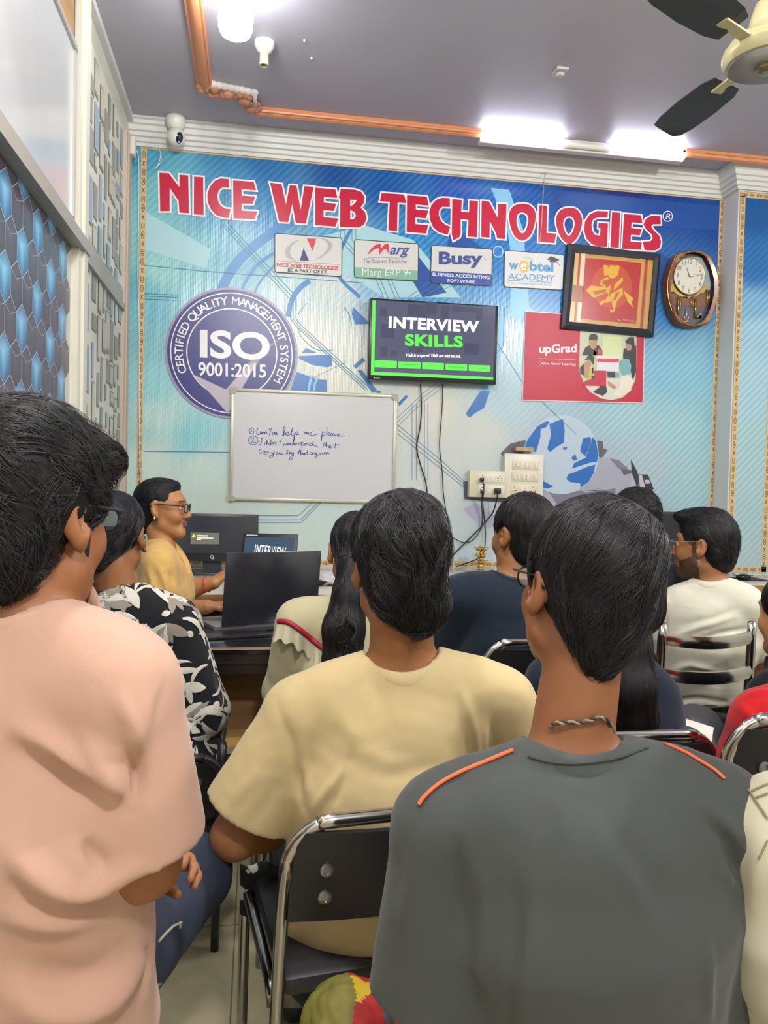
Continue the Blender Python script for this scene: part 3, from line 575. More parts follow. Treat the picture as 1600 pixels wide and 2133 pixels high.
# dome camera
q = onZ(366, 244, ZC); cx, cy = q.x, q.y
t = thing('security_camera', 'white round security camera with dark lens under the ceiling corner', 'camera', (cx, cy, 3.2))
MB().lathe([(.052, ZC), (.056, 3.285), (.052, 3.262), (.040, 3.238), (.034, 3.232)], (cx, cy, 0), 28).build('base', m_plw, t, True)
bc_ = (cx+.005, cy-.01, 3.188)
MB().ball(bc_, .05, 24, 16).build('ball', m_plw, t, True)
n_ = (CAM-Vector(bc_)).normalized(); n_ = (n_+Vector((.45, 0, -.05))).normalized(); u_ = n_.cross(Vector((0, 0, 1))).normalized(); w_ = u_.cross(n_)
fv = []
for i in range(7):
    for k in range(20):
        a = 2*math.pi*k/20; r_ = i/6; d_ = (n_+u_*math.cos(a)*r_*.42+w_*math.sin(a)*r_*.72).normalized(); fv.append(tuple(Vector(bc_)+d_*.0512))
MB().add(fv, [(i*20+k, i*20+(k+1) % 20, (i+1)*20+(k+1) % 20, (i+1)*20+k) for i in range(6) for k in range(20)]).build('lens_window', M('lens_black', '#1c2434', .12), t, True)
ln = Vector(bc_)+(n_-w_*.45).normalized()*.052
MB().ball(tuple(ln), .005, 8, 6).build('indicator', M('blue_dot', '#6aa0e0', .3, emit=('#86b6ff', .6)), t, True)
def wtube(pts, r, n=6): return MB().tube(catmull(pts, 6), r, n)
wy = D-.115
q1 = [onY(x, y, D-.02) for x, y in ((335, 268), (330, 300), (334, 318), (333, 332), (327, 348), (323, 352), (329, 345), (336, 335), (334, 318))]
tag(wtube([tuple(onZ(345, 262, 3.29))]+[tuple(p) for p in q1], .0022).build('camera_cable', m_plw, None, True), 'thin white cable tied in a loop below the security camera', 'cable')
tag(MB().rbox((XL+.004, 4.50, 3.06), (XL+.05, 4.56, 3.16), .008).build('junction_box', m_plw), 'small white junction box in the ceiling corner beside the security camera', 'box')
q2 = [onY(x, y, D-.012) for x, y in ((277, 310), (288, 325), (289, 420), (287, 560), (290, 700), (290, 850), (292, 1000))]
tag(wtube([tuple(p) for p in q2], .003).build('wall_cable', m_plw, None, True), 'white cable hanging straight down beside the gold border of the banner', 'cable')
q3 = [(1.88, 4.33, 3.26)]+[tuple(onZ(x, y, ZC-.004)) for x, y in ((1195, 318), (1170, 312), (1162, 330), (1142, 345))]+[tuple(onY(x, y, D-.12)) for x, y in ((1134, 372),)]+[tuple(onY(x, y, D-.012)) for x, y in ((1132, 395), (1130, 430), (1128, 470), (1124, 505))]
tag(wtube(q3, .0028).build('lamp_cable', M('grey_cable', '#bdb9bd', .5), None, True), 'thin pale cable drooping from the tube light over the letter L', 'cable')
# fan
FX, FY, FZ = 1.49, 2.19, 2.60
t = thing('ceiling_fan', 'cream ceiling fan with dark blades hanging from the ceiling', 'fan', (FX, FY, FZ))
m_cr = M('fan_cream', '#cfc79a', .25)
MB().lathe([(.03, -.035), (.118, -.028), (.128, -.016), (.130, 0), (.126, .014), (.116, .022), (.112, .034), (.098, .042), (.09, .054), (.045, .064), (.03, .07)], (FX, FY, FZ), 40).build('motor', m_cr, t, 40)
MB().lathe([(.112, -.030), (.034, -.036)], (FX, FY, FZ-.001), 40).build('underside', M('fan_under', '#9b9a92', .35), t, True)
MB().lathe([(.036, -.036), (.036, -.048), (.030, -.052), (.012, -.053)], (FX, FY, FZ), 24).build('cap', M('fan_cap', '#9a8f78', .2, metal=.7), t, 40)
MB().lathe([(.05, .064), (.055, .10), (.04, .15), (.022, .17)], (FX, FY, FZ), 24).build('lower_canopy', m_cr, t, True)
MB().lathe([(.011, .10), (.011, ZC-FZ-.05)], (FX, FY, FZ), 14).lathe([(.02, ZC-FZ-.1), (.055, ZC-FZ)], (FX, FY, FZ), 20).build('rod', m_cr, t, 40)
for a in (93, 207, 330):
    a = math.radians(a); c_, s_ = math.cos(a), math.sin(a); bl = MB(); v = []
    for i, (r_, w_) in enumerate([(.19, .045), (.24, .062), (.36, .070), (.48, .066), (.535, .055), (.55, .03)]):
        for sg in (-1, 1):
            for dz in (0, .003): v.append((FX+c_*r_-s_*w_*sg, FY+s_*r_+c_*w_*sg, FZ+.01+dz+sg*.012))
    f = []
    for i in range(5):
        b = i*4; f += [(b, b+4, b+6, b+2), (b+1, b+3, b+7, b+5), (b, b+1, b+5, b+4), (b+2, b+6, b+7, b+3)]
    bl.add(v, f+[(0, 2, 3, 1), (20, 21, 23, 22)])
    b_ = bl.build('blade', M('fan_blade', '#3b4048', .45), t)
    MB().box((.09, -.018, .006), (.25, .018, .012), Matrix.Rotation(a, 3, 'Z'), (FX, FY, FZ)).build('blade_bracket', m_cr, b_)
# ============================================================ things hung on the back wall
def plane(Y): return lambda px, py: (onY(px, py, Y).x, onY(px, py, Y).z)
# television
YT = D-.085; tw = plane(YT)
tl, br_ = tw(770.4, 619.8), tw(1033, 801); x0, x1, z1, z0 = tl[0], tw(1036, 720)[0], tl[1], tw(900, 795.5)[1]
t = thing('television', 'wall television showing an interview slide in white and green letters', 'television', ((x0+x1)/2, D, (z0+z1)/2))
MB().rbox((x0, YT, z0), (x1, YT+.035, z1), .006).rbox((x0+.15, YT+.035, z0+.08), (x1-.15, YT+.055, z1-.1), .01).build('casing', M('tv_black', '#1d2024', .3), t, 40)
MB().box((x0+.25, YT+.055, z0+.12), (x1-.25, D, z1-.15)).build('bracket', m_blk, t)
ct = crop(740, 600, 4.4444)
def td(name, parts, m, lay, par): return decal(name, parts, m, par, lay, YT)
tpoly = lambda *p: flat2d([[tw(*a) for a in ct(q)] for q in p])
scr = td('screen', [tpoly([(158,112),(1300,172),(1277,852),(145,803)])], M('tv_screen', '#0a0a0c', .1, emit=('#5d6078', .62)), 1, t)
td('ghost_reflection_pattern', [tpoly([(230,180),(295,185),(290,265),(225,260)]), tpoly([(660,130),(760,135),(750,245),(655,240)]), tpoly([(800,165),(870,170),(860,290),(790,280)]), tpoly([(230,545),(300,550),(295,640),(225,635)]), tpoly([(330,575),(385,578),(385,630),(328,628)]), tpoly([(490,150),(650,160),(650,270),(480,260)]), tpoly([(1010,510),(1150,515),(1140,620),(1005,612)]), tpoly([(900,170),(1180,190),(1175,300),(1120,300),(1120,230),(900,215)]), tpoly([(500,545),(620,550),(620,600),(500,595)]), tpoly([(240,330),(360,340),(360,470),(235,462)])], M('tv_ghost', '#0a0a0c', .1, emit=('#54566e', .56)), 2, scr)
td('green_bars', [tpoly([(160,115),(188,117),(175,775),(1277,826),(1276,850),(145,803)])], M('tv_green', '#0a0a0a', .15, emit=('#5bf24a', .95)), 3, scr)
bts = []
for a, b, c_, d_ in ((180, 385, 670, 740), (400, 605, 680, 748), (620, 820, 690, 757), (836, 1035, 700, 767), (1050, 1250, 711, 775)): bts.append([(a+4,c_),(b-4,c_+6),(b,c_+12),(b-2,d_-4),(b-8,d_),(a+2,d_-8),(a,d_-14),(a,c_+6)])
td('green_button', [tpoly(*[b]) for b in bts], MATS['tv_green'], 3, scr)
td('button_lettering', [flat2d([ribbon_q]) for ribbon_q in [[tw(*p) for p in ct([(a, y), (b, y+4), (b, y+10), (a, y+6)])] for a, b, y in ((225, 340, 699), (450, 555, 707), (680, 765, 717), (865, 1010, 728), (1095, 1205, 738))]], M('tv_dkgreen', '#050505', .2, emit=('#2fae2a', .8)), 5, scr)
tt = lambda s, a, b, c_, **k: wtext(s, *ct([a, b, c_]), wf=tw, **k)
td('title_lettering', [tt('INTERVIEW', (308, 370), (1142, 415), (312, 262), bold=.04, space=1.08)], M('tv_white', '#0a0a0a', .2, emit=('#f3efff', 1.0)), 4, scr)
td('title_lettering', [tt('SKILLS', (460, 535), (995, 553), (460, 425), bold=.04, space=1.08)], MATS['tv_green'], 4, scr)
td('tagline_lettering', [tt('Walk in prepared. Walk out with the job.', (468, 645), (976, 655), (470, 606), bold=.02, shear=.25)], MATS['tv_white'], 4, scr)
td('maker_lettering', [tpoly([(170,824),(182,824),(182,837),(170,836)]), tpoly([(186,829),(230,831),(230,836),(186,835)])], M('tv_logo', '#b8bcc0', .4), 1.5, t)
for px, pts in (('thicker', [(876, 800), (878, 850), (875, 890), (868, 930), (875, 965), (886, 1000), (890, 1030), (888, 1060)]), ('thinner', [(922, 800), (921, 850), (917, 900), (916, 935), (921, 980), (924, 1030), (932, 1080)])):
    tag(wtube([tuple(onY(x, y, D-.018)) for x, y in pts], .004 if px == 'thicker' else .003).build('television_cable', m_blk, None, True), 'wavy %s black cable hanging below the television on the %s' % (px, 'whiteboard side' if px == 'thicker' else 'switchboard side'), 'cable', None)
# whiteboard
YW = D-.022; ww = plane(YW); x0, x1 = ww(479.5, 900)[0], ww(826, 900)[0]; z1, z0 = ww(650, 815)[1], ww(600, 1045)[1]
t = thing('whiteboard', 'wall whiteboard with aluminium frame and blue handwritten sentences', 'whiteboard', ((x0+x1)/2, D, (z0+z1)/2))
MB().box((x0+.008, YW+.004, z0+.008), (x1-.008, D-.006, z1-.008)).build('board', M('board_white', '#cfd0d2', .22, noise=(2, .02)), t)
fr = MB()
for a, b in (((x0, z0), (x1, z0+.02)), ((x0, z1-.02), (x1, z1)), ((x0, z0+.02), (x0+.02, z1-.02)), ((x1-.02, z0+.02), (x1, z1-.02))): fr.rbox((a[0], YW-.004, a[1]), (b[0], D-.005, b[1]), .004)
fr.build('frame', M('alu_frame', '#c3c1ae', .35, metal=.3), t, 40)
for cx_, cz_ in ((x0, z0), (x1, z0), (x0, z1), (x1, z1)):
    sx_ = 1 if cx_ == x0 else -1; sz_ = 1 if cz_ == z0 else -1
    MB().prism([(cx_-.003*sx_, cz_-.003*sz_), (cx_+.034*sx_, cz_-.003*sz_), (cx_+.034*sx_, cz_+.02*sz_), (cx_+.026*sx_, cz_+.026*sz_), (cx_+.02*sx_, cz_+.034*sz_), (cx_-.003*sx_, cz_+.034*sz_)], 'y', YW-.008, D-.006).build('corner_cap', M('cap_grey', '#a9a79c', .45), t)
MB().tube([(x1-.12, D-.01, z1+.012), (x1-.11, D-.012, z1+.02), (x1-.10, D-.01, z1+.012)], .004, 6).build('hook', m_steel, t, True)
chs = crop(500, 860, 6.6667)
HW = [ell2(163,250,30,44,16), [(160,232),(160,268)], [(250,210),(236,250),(236,295),(262,302),(300,275)], [(300,262),(285,262),(280,285),(298,292),(306,265),(310,292)], [(318,292),(322,262),(328,272),(340,262),(346,290),(354,265),(368,262),(374,292),(386,286)],
 [(402,215),(418,240)], [(440,205),(425,250),(408,318)], [(465,265),(452,285),(462,300),(478,290),(478,268),(465,265)], [(488,265),(488,295),(500,298),(510,268),(512,298),(528,300)],
 [(588,316),(610,270),(628,215),(618,192),(606,215),(604,318),(618,280),(634,278),(638,312)], [(650,302),(672,285),(668,268),(652,275),(650,305),(672,312),(700,295)], [(700,295),(735,235),(732,205),(718,240),(714,300),(735,310)], [(752,280),(760,330),(745,400),(756,310),(780,270),(800,265),(802,290),(775,305),(830,292)],
 [(895,290),(912,265),(916,295),(928,268),(936,298),(948,270),(955,300)], [(975,302),(995,285),(985,272),(970,290),(978,312),(1010,315),(1040,305),(1082,292)],
 [(1130,270),(1150,262),(1140,320),(1130,390),(1126,350),(1150,275),(1178,268),(1180,300),(1150,318)], [(1208,190),(1205,310)], [(1222,300),(1245,290),(1240,275),(1222,285),(1226,312),(1255,310)], [(1285,285),(1265,285),(1262,310),(1282,308),(1288,286),(1294,314)], [(1320,288),(1305,300),(1328,310),(1308,325)], [(1345,318),(1375,305),(1370,290),(1350,300),(1358,325),(1400,320),(1465,318)],
 ell2(185,382,66,62,22), [(150,365),(175,345),(188,365),(160,412),(180,418),(220,405)], [(290,355),(310,350)], [(305,342),(300,400),(285,445),(262,430)], [(345,445),(340,425),(360,415),(368,440),(378,370),(376,440)], [(390,412),(390,440)], [(390,395),(392,398)], [(420,418),(402,425),(408,445),(424,440),(432,365),(428,440),(440,445)], [(448,440),(450,412),(462,418),(468,440),(478,412),(495,410),(498,440),(510,436)], [(522,390),(520,402)], [(556,370),(560,420),(578,415)], [(540,395),(585,392)],
 [(602,462),(620,425),(628,448),(645,440),(652,420),(652,450),(668,425),(680,448),(690,425),(700,450)], [(728,418),(708,428),(712,448),(730,440),(745,372),(738,448)], [(752,440),(770,428),(762,418),(750,440),(775,450)], [(780,448),(792,420),(802,425)], [(808,448),(820,418),(835,425),(830,448)], [(862,395),(848,450),(870,452)], [(835,415),(880,408)], [(895,425),(880,440),(898,450),(905,425),(908,452)], [(920,450),(925,425),(945,420),(950,452)], [(1000,425),(970,430),(968,455),(1000,448),(1020,398),(1010,450),(1040,452),(1075,468)],
 [(1152,475),(1172,415)], [(1180,470),(1205,400),(1198,470),(1215,448),(1228,450),(1235,485),(1262,455),(1245,455),(1250,485),(1280,482)], [(1300,482),(1320,480),(1325,420)], [(1290,445),(1385,442)],
 [(300,508),(272,520),(265,545),(285,562),(320,545)], [(335,530),(315,535),(318,558),(338,550),(340,528),(345,560)], [(355,558),(360,530),(378,535),(382,556),(405,540)], [(445,535),(440,560),(462,565),(475,535),(468,580),(440,625),(412,610),(420,595),(470,570)], [(515,545),(505,565),(520,580),(535,560),(515,545)], [(545,545),(548,572),(565,570),(572,545),(578,572),(598,570)],
 [(672,515),(648,530),(668,555),(645,572),(640,560)], [(700,545),(682,550),(690,572),(705,548),(712,575)], [(720,548),(722,572),(742,550),(738,600),(712,655),(690,640),(700,610),(750,580)], [(830,505),(815,560),(805,580)], [(800,545),(850,535)], [(850,515),(838,582),(855,555),(868,560),(870,582)], [(895,558),(880,565),(890,582),(900,560),(906,582)], [(940,515),(930,580)], [(915,552),(948,545)],
 [(1000,545),(970,560),(975,580),(1000,570),(1008,548),(1012,580)], [(1060,548),(1035,560),(1045,580),(1062,560),(1064,600),(1052,630),(1040,612),(1090,585)], [(1115,552),(1098,562),(1102,582),(1120,570),(1122,585)], [(1140,552),(1142,580)], [(1155,525),(1160,530)], [(1165,578),(1172,550),(1190,552),(1196,575),(1215,545),(1225,570),(1250,560)], [(325,580),(375,576)]]
hw_ = [ribbon(catmull([ww(*p) for p in chs(s)], 4) if len(s) > 2 else [ww(*p) for p in chs(s)], .0036) for s in HW]
decal('handwriting_lettering', hw_, M('marker_blue', '#20409a', .5), t, 1.5, YW+.004)
# framed picture
YF = D-.035; fw = plane(YF)
FO = [c6([p])[0] for p in ((122, 520), (806, 602), (752, 1215), (70, 1150))]; FI = [c6([p])[0] for p in ((172, 588), (756, 645), (712, 1160), (126, 1102))]
o_ = [fw(*p) for p in FO]; i_ = [fw(*p) for p in FI]; fc = Vector((sum(p[0] for p in o_)/4, sum(p[1] for p in o_)/4))
t = thing('framed_picture', 'black framed picture of a golden dancing figure on red between panels and clock', 'picture', (fc.x, D, fc.y))
fr = MB()
for k in range(4):
    a, b, c_, d_ = o_[k], o_[(k+1) % 4], i_[(k+1) % 4], i_[k]; mid = lambda p, q: (p[0]*.55+q[0]*.45, p[1]*.55+q[1]*.45); ab, ba = mid(a, d_), mid(b, c_)
    v = [(a[0], D-.008, a[1]), (b[0], D-.008, b[1]), (b[0], YF, b[1]), (a[0], YF, a[1]), (ab[0], YF-.012, ab[1]), (ba[0], YF-.012, ba[1]), (d_[0], YF-.002, d_[1]), (c_[0], YF-.002, c_[1]), (d_[0], YF+.01, d_[1]), (c_[0], YF+.01, c_[1])]
    fr.add(v, [(0, 1, 2, 3), (3, 2, 5, 4), (4, 5, 7, 6), (6, 7, 9, 8)])
fr.build('frame', M('frame_black', '#2a303a', .4), t)
YA = YF+.008
aw = plane(YA)
def ad(name, polys, col, lay, par, rough=.25):
    return decal(name, [flat2d([[aw(*p) for p in c6(q)]]) for q in polys], M('art'+col, col, rough, coat=.35), par, lay, YA)
art = ad('artwork', [[(165,580),(765,640),(720,1168),(118,1108)]], '#c99a52', 0, t)
ad('stripe_print', [[(168,585),(205,588),(165,1100),(130,1098)]], '#d6b06a', 1, art); ad('stripe_print', [[(200,588),(216,590),(178,1102),(162,1100)]], '#a8342c', 2, art)
ad('stripe_print', [[(218,590),(248,592),(212,1105),(180,1102)]], '#dccdb4', 1, art); ad('stripe_print', [[(150,830),(235,840),(225,960),(140,950)]], '#9a5a34', 3, art)
ad('stripe_print', [[(690,640),(712,642),(672,1158),(652,1155)]], '#a8452f', 2, art)
ad('red_field_print', [[(250,630),(662,668),(622,1118),(215,1080)]], '#b32a2a', 3, art)
ad('figure_glow_print', [c_ for c_ in [ell2(440, 840, 150, 165, 28)]], '#bf4a26', 4, art)
ad('dancing_figure_print', [[(380,682),(415,690),(410,760),(385,765)], [(470,685),(500,690),(488,760),(470,762)], ell2(445, 735, 36, 50, 20), [(352,830),(360,795),(410,770),(420,785),(385,810),(400,850),(385,850)], [(460,830),(520,770),(525,800),(470,860),(455,870)],
  [(248,872),(285,835),(400,850),(420,880),(350,910),(310,930),(290,915)], [(400,860),(430,830),(435,900),(420,920)], [(375,960),(420,905),(520,850),(525,900),(440,950),(400,965)], [(345,960),(380,945),(385,965),(358,985)], [(440,950),(505,870),(520,905),(480,950),(460,1030),(445,990)], [(525,870),(600,930),(590,960),(600,1000),(560,960)], [(428,1012),(460,1016),(458,1036),(428,1034)]], '#dba531', 5, art)
ad('figure_fold_print', [[(300,880),(400,862),(395,885),(320,905)], [(470,890),(500,880),(470,940),(450,950)], [(430,860),(438,870),(428,915),(418,905)], [(370,800),(400,790),(385,830),(372,832)]], '#a8681e', 6, art)
decal('signature_lettering', [ribbon(catmull([aw(*p) for p in c6([(518, 1096), (526, 1082), (532, 1098), (540, 1088), (548, 1100), (556, 1084), (562, 1102), (572, 1092), (580, 1104), (590, 1088), (596, 1108), (606, 1098), (620, 1110)])], 4), .0018), ribbon([aw(*p) for p in c6([(475, 1085), (515, 1100)])], .003)], M('sig', '#d9c9b0', .5), art, 7, YA)
# wall clock
YC = D-.075; cw = plane(YC); cc = crop(1370, 500, 10)
cp = lambda q: [cw(*p) for p in cc(q)]
OUT = catmull([(410,290),(500,245),(640,212),(760,203),(900,225),(1010,265),(1100,330),(1200,520),(1270,760),(1287,950),(1262,1200),(1180,1480),(1080,1710),(950,1775),(740,1800),(560,1770),(430,1700),(320,1500),(245,1250),(212,1000),(225,750),(295,500)], 4, True)
INN = catmull([(465,390),(560,290),(760,245),(960,300),(1070,430),(1150,650),(1195,900),(1180,1150),(1100,1450),(1000,1640),(850,1745),(720,1765),(590,1730),(470,1620),(350,1400),(290,1100),(300,850),(365,600)], 4, True)
op, ip = cp(OUT), cp(INN); ctr = cw(*cc([(740, 1000)])[0])
t = thing('wall_clock', 'oval brown wall clock with gold pillars and oval white dial', 'clock', (ctr[0], D, ctr[1]))
def scl(q, s): return [(ctr[0]+(p[0]-ctr[0])*s, ctr[1]+(p[1]-ctr[1])*s) for p in q]
n = len(op); back = [(p[0]-.012, p[1]-.006) for p in op]; rim = scl(op, .97)
import bisect
def resample(q, n, th0):
    th = [math.atan2(p[1]-ctr[1], p[0]-ctr[0]) for p in q]; r = [math.hypot(p[0]-ctr[0], p[1]-ctr[1]) for p in q]
    o = sorted(zip(th, r)); T = np.array([a[0] for a in o]); R_ = np.array([a[1] for a in o])
    tt_ = np.linspace(-math.pi, math.pi, n, endpoint=False); rr2 = np.interp(tt_, T, R_, period=2*math.pi); return [(ctr[0]+math.cos(a)*b, ctr[1]+math.sin(a)*b) for a, b in zip(tt_, rr2)]
N_ = 96; op = resample(op, N_, 0); ip = resample(ip, N_, 0)
def ring(a, ya, b, yb): return [(p[0], ya, p[1]) for p in a]+[(p[0], yb, p[1]) for p in b], [(k, (k+1) % N_, (k+1) % N_+N_, k+N_) for k in range(N_)]
sb_ = MB(); sb_.add(*ring([(p[0]-.006, p[1]-.003) for p in op], D-.004, op, YC+.012)); sb_.add(*ring(op, YC+.012, scl(op, .965), YC))
sb_.build('case', M('clock_case', '#6d4a35', .35), t, True)
fm = MB(); v, f = ring(scl(op, .965), YC, ip, YC+.006); fm.add(v, f)
ang = [math.degrees(2*math.pi*(k+.5)/N_-math.pi) for k in range(N_)]
fm.mi = [1 if (52 < a < 128 or -128 < a < -55) else 0 for a in ang]
fm.build('front_ring', [M('clock_brown', '#8d4a34', .3, coat=.3), M('clock_tan', '#a9773f', .3, coat=.3)], t)
m_brass = M('brass', '#cfae62', .22, metal=.9)
lp = cp([(395,300),(300,520),(225,780),(205,1000),(235,1260),(300,1480)]); tp = cp([(500,350),(620,255),(760,232),(920,260),(1040,360)]); bp2 = cp([(480,1650),(600,1740),(740,1775),(900,1740),(1015,1650)])
MB().tube([(p[0], YC-.001, p[1]) for p in catmull(lp, 5)], .003, 6).tube([(p[0], YC-.001, p[1]) for p in catmull(tp, 5)], .003, 6).tube([(p[0], YC-.001, p[1]) for p in catmull(bp2, 5)], .003, 6).build('gold_piping', m_brass, t, True)
YI = D-.03
obj('back_plate', [(p[0], YI, p[1]) for p in ip], [tuple(range(N_))], M('clock_back', '#5a5560', .25, coat=.2), t)
cd_ = lambda name, polys, m, y: (lambda mb: ([mb.add([(p[0], y, p[1]) for p in v], f) for v, f in [flat2d([cp(q)]) for q in polys]], mb.build(name, m, t))[1])(MB())
cd_('upper_panel', [[(330,640),(480,380),(760,300),(1000,330),(1150,640),(1190,900),(1160,1040),(1040,840),(400,820),(296,1000),(300,850)]], M('clock_grey', '#9fb0b4', .2, coat=.3), YI-.002)
cd_('lower_panel', [[(300,1090),(1190,1090),(1150,1330),(900,1360),(400,1300)]], M('clock_wood', '#7d5a3c', .3), YI-.002)
cd_('drape', [[(296,1000),(400,830),(480,1010),(600,1100),(720,1180),(850,1120),(960,1010),(1040,850),(1160,1040),(1080,990),(1040,1060),(930,1090),(860,1150),(560,1150),(470,1100),(400,1040),(330,1050)]], m_brass, YI-.006)
for a, b, c_, w_ in ((490,1160,1610,22), (540,1160,1440,8), (575,1160,1350,6), (760,1190,1350,8), (800,1190,1400,8), (850,1200,1610,22), (1105,1020,1330,14), (1140,1020,1280,8)):
    (xa_, za_), (xb_, zb_) = cp([(a, b), (a, c_)]); MB().tube([(xa_, YI-.012, za_), (xb_, YI-.012, zb_)], w_*.00026, 8).build('pillar', m_brass, t, True)
d0 = cp([(715, 728)])[0]; dr = (cp([(1030, 728)])[0][0]-cp([(402, 728)])[0][0])/2; dz_ = (cp([(715, 355)])[0][1]-cp([(715, 1105)])[0][1])/2
dm = MB(); dm.add([(p[0], YI-.018, p[1]) for p in ell2(*d0, dr, dz_, 48)]+[(p[0], YI-.006, p[1]) for p in ell2(*d0, dr, dz_, 48)], [tuple(range(48))]+[(k, (k+1) % 48, (k+1) % 48+48, k+48) for k in range(48)])
dial = dm.build('dial', M('dial_white', '#d8d6c8', .3), t)
ro = ell2(*d0, dr*1.02, dz_*1.02, 48); MB().tube([(p[0], YI-.017, p[1]) for p in ro+ro[:1]], .003, 6).build('dial_rim', m_brass, dial, True)
nm = MB()
for h in range(1, 13):
    a = math.radians(90-30*h); v, f = text2d(str(h), .0, 0); xm = (min(p[0] for p in v)+max(p[0] for p in v))/2
    s_ = .042 if h != 12 else .046; nm.add([(d0[0]+math.cos(a)*dr*.80+(p[0]-xm)*s_*.8, YI-.0192, d0[1]+math.sin(a)*dz_*.82+(p[1]-.34)*s_) for p in v], f)
nm.build('numeral_lettering', M('numeral', '#77766c', .5), dial)
hd = lambda p, q, w_: (lambda v, f: MB().add([(a[0], YI-.021, a[1]) for a in v], f))(*ribbon([cp([p])[0], cp([q])[0]], [w_, w_*.4]))
hd((710, 745), (655, 555), .006).build('hour_hand', M('hand', '#55534c', .4), dial); hd((700, 748), (985, 690), .004).build('minute_hand', M('hand', '#55534c', .4), dial)
pz = cp([(670, 1380), (670, 1680)]); pm = MB().tube([(pz[0][0], YI-.012, pz[0][1]), (pz[0][0], YI-.012, pz[1][1]+.004)], .003, 8)
for sg in (-1, 1): pm.tube(catmull([(pz[0][0]+sg*.001, YI-.012, pz[1][1]+.004), (pz[0][0]+sg*.012, YI-.012, pz[1][1]+.02), (pz[0][0]+sg*.014, YI-.012, pz[1][1]+.034)], 4), .002, 6)
pm.rbox((pz[0][0]-.016, YI-.018, pz[1][1]-.003), (pz[0][0]+.016, YI-.006, pz[1][1]+.004), .002).build('pendulum', M('rose_metal', '#d9b49a', .25, metal=.7), t, True)
sx_ = [cw(*p) for p in cc([(880, 1590), (980, 1480)])]
st_ = MB()
for k in range(4): st_.box((sx_[0][0]+k*.006, YI-.014, sx_[0][1]-.002), (sx_[0][0]+.028, YI-.004, sx_[0][1]+.006*(k+1)))
st_.build('little_stairs', m_brass, t)
# red course poster
YQ = D-.012; qw = plane(YQ); cu = crop(1060, 630, 4.7059)
QO = cu([(162, 84), (1337, 160), (1318, 990), (130, 962)]); t = thing('course_poster', 'red course poster with white border and round group photo below the framed picture', 'poster', (*qw(1215, 745)[:1], D, qw(1215, 745)[1]))
o_ = [qw(*p) for p in QO]; MB().add([(p[0], YQ, p[1]) for p in o_]+[(p[0], D-.006, p[1]) for p in o_], [(0, 3, 2, 1), (0, 1, 5, 4), (1, 2, 6, 5), (2, 3, 7, 6), (3, 0, 4, 7)]).build('sheet', M('poster_white', '#e6dfe0', .4), t)
def qd(name, polys, col, lay, par=t, r=.4): return decal(name, [flat2d([[qw(*p) for p in cu(q)]]) for q in polys], M('ps'+col, col, r), par, lay, YQ)
red = qd('red_field_print', [[(165,92),(1330,168),(1311,982),(137,954)]], '#bb0f35', 1)
ph = qd('photo_print', [[(698,260),(1252,290),(1248,620),(1240,760),(1190,870),(1110,935),(1000,958),(900,940),(800,870),(730,780),(695,690),(690,600)]], '#c3c9ae', 2, red)
qd('photo_wall_print', [[(920,330),(1110,340),(1110,560),(920,540)]], '#d0dba6', 3, ph)
qd('photo_table_print', [[(740,810),(860,800),(1000,740),(1180,720),(1200,860),(1110,935),(1000,958),(900,940),(800,880)]], '#d6d2c8', 3, ph)
qd('photo_figures_print', [[(718,510),(750,440),(800,415),(880,420),(915,470),(915,520),(720,520)], [(1118,520),(1125,455),(1200,430),(1247,425),(1245,680),(1215,760),(1180,620),(1120,560)], [(785,340),(800,312),(850,308),(868,330),(865,375),(785,365)], [(1140,380),(1180,340),(1225,340),(1232,430),(1200,440),(1150,410)], [(735,570),(790,510),(835,530),(835,620),(790,560)], [(695,640),(735,600),(745,720),(700,700)]], '#23242a', 4, ph)
qd('photo_faces_print', [[(785,365),(865,375),(858,440),(825,465),(795,440)], [(1148,400),(1205,420),(1195,470),(1155,470)], [(735,600),(780,560),(810,600),(790,650),(770,740),(735,735)], [(970,770),(1000,790),(1060,830),(1030,850),(970,810)]], '#b98a63', 5, ph)
qd('photo_scarf_print', [[(1080,580),(1120,550),(1180,560),(1198,620),(1190,700),(1120,720),(1085,660)], [(960,690),(1080,690),(1080,740),(960,730)]], '#6fa9b0', 5, ph)
qd('photo_blouse_print', [[(1100,720),(1170,710),(1230,770),(1180,870),(1080,920),(1000,915),(1080,830)]], '#e2ddcf', 6, ph)
qd('photo_screen_print', [[(858,522),(1078,525),(1075,680),(858,665)]], '#dcdde2', 5, ph); qd('photo_banner_print', [[(862,550),(1075,552),(1075,590),(862,582)], [(870,462),(908,462),(908,512),(870,510)]], '#d23a44', 6, ph)
qd('photo_dark_print', [[(960,682),(1040,680),(1040,740),(970,735)], [(820,880),(890,830),(880,790),(950,810),(960,880),(920,915)], [(810,720),(840,720),(840,750),(810,750)]], '#2b2a30', 7, ph)
qd('photo_yellow_print', [[(780,660),(830,640),(860,490),(830,470),(812,750),(770,750)]], '#c7b455', 4, ph)
qd('arrow_print', [[(820,670),(952,672),(950,820),(730,815),(745,770),(850,740)]], '#bb0f35', 8, ph)
decal('poster_lettering', [wtext('upGrad', *cu([(296, 525), (662, 515), (298, 412)]), bold=.03, wf=qw), wtext('Online Power Learning', *cu([(292, 618), (655, 628), (293, 580)]), wf=qw), ribbon([qw(*p) for p in cu([(292, 550), (658, 562)])], .0016)], M('poster_text', '#efe3e6', .4), red, 2, YQ)
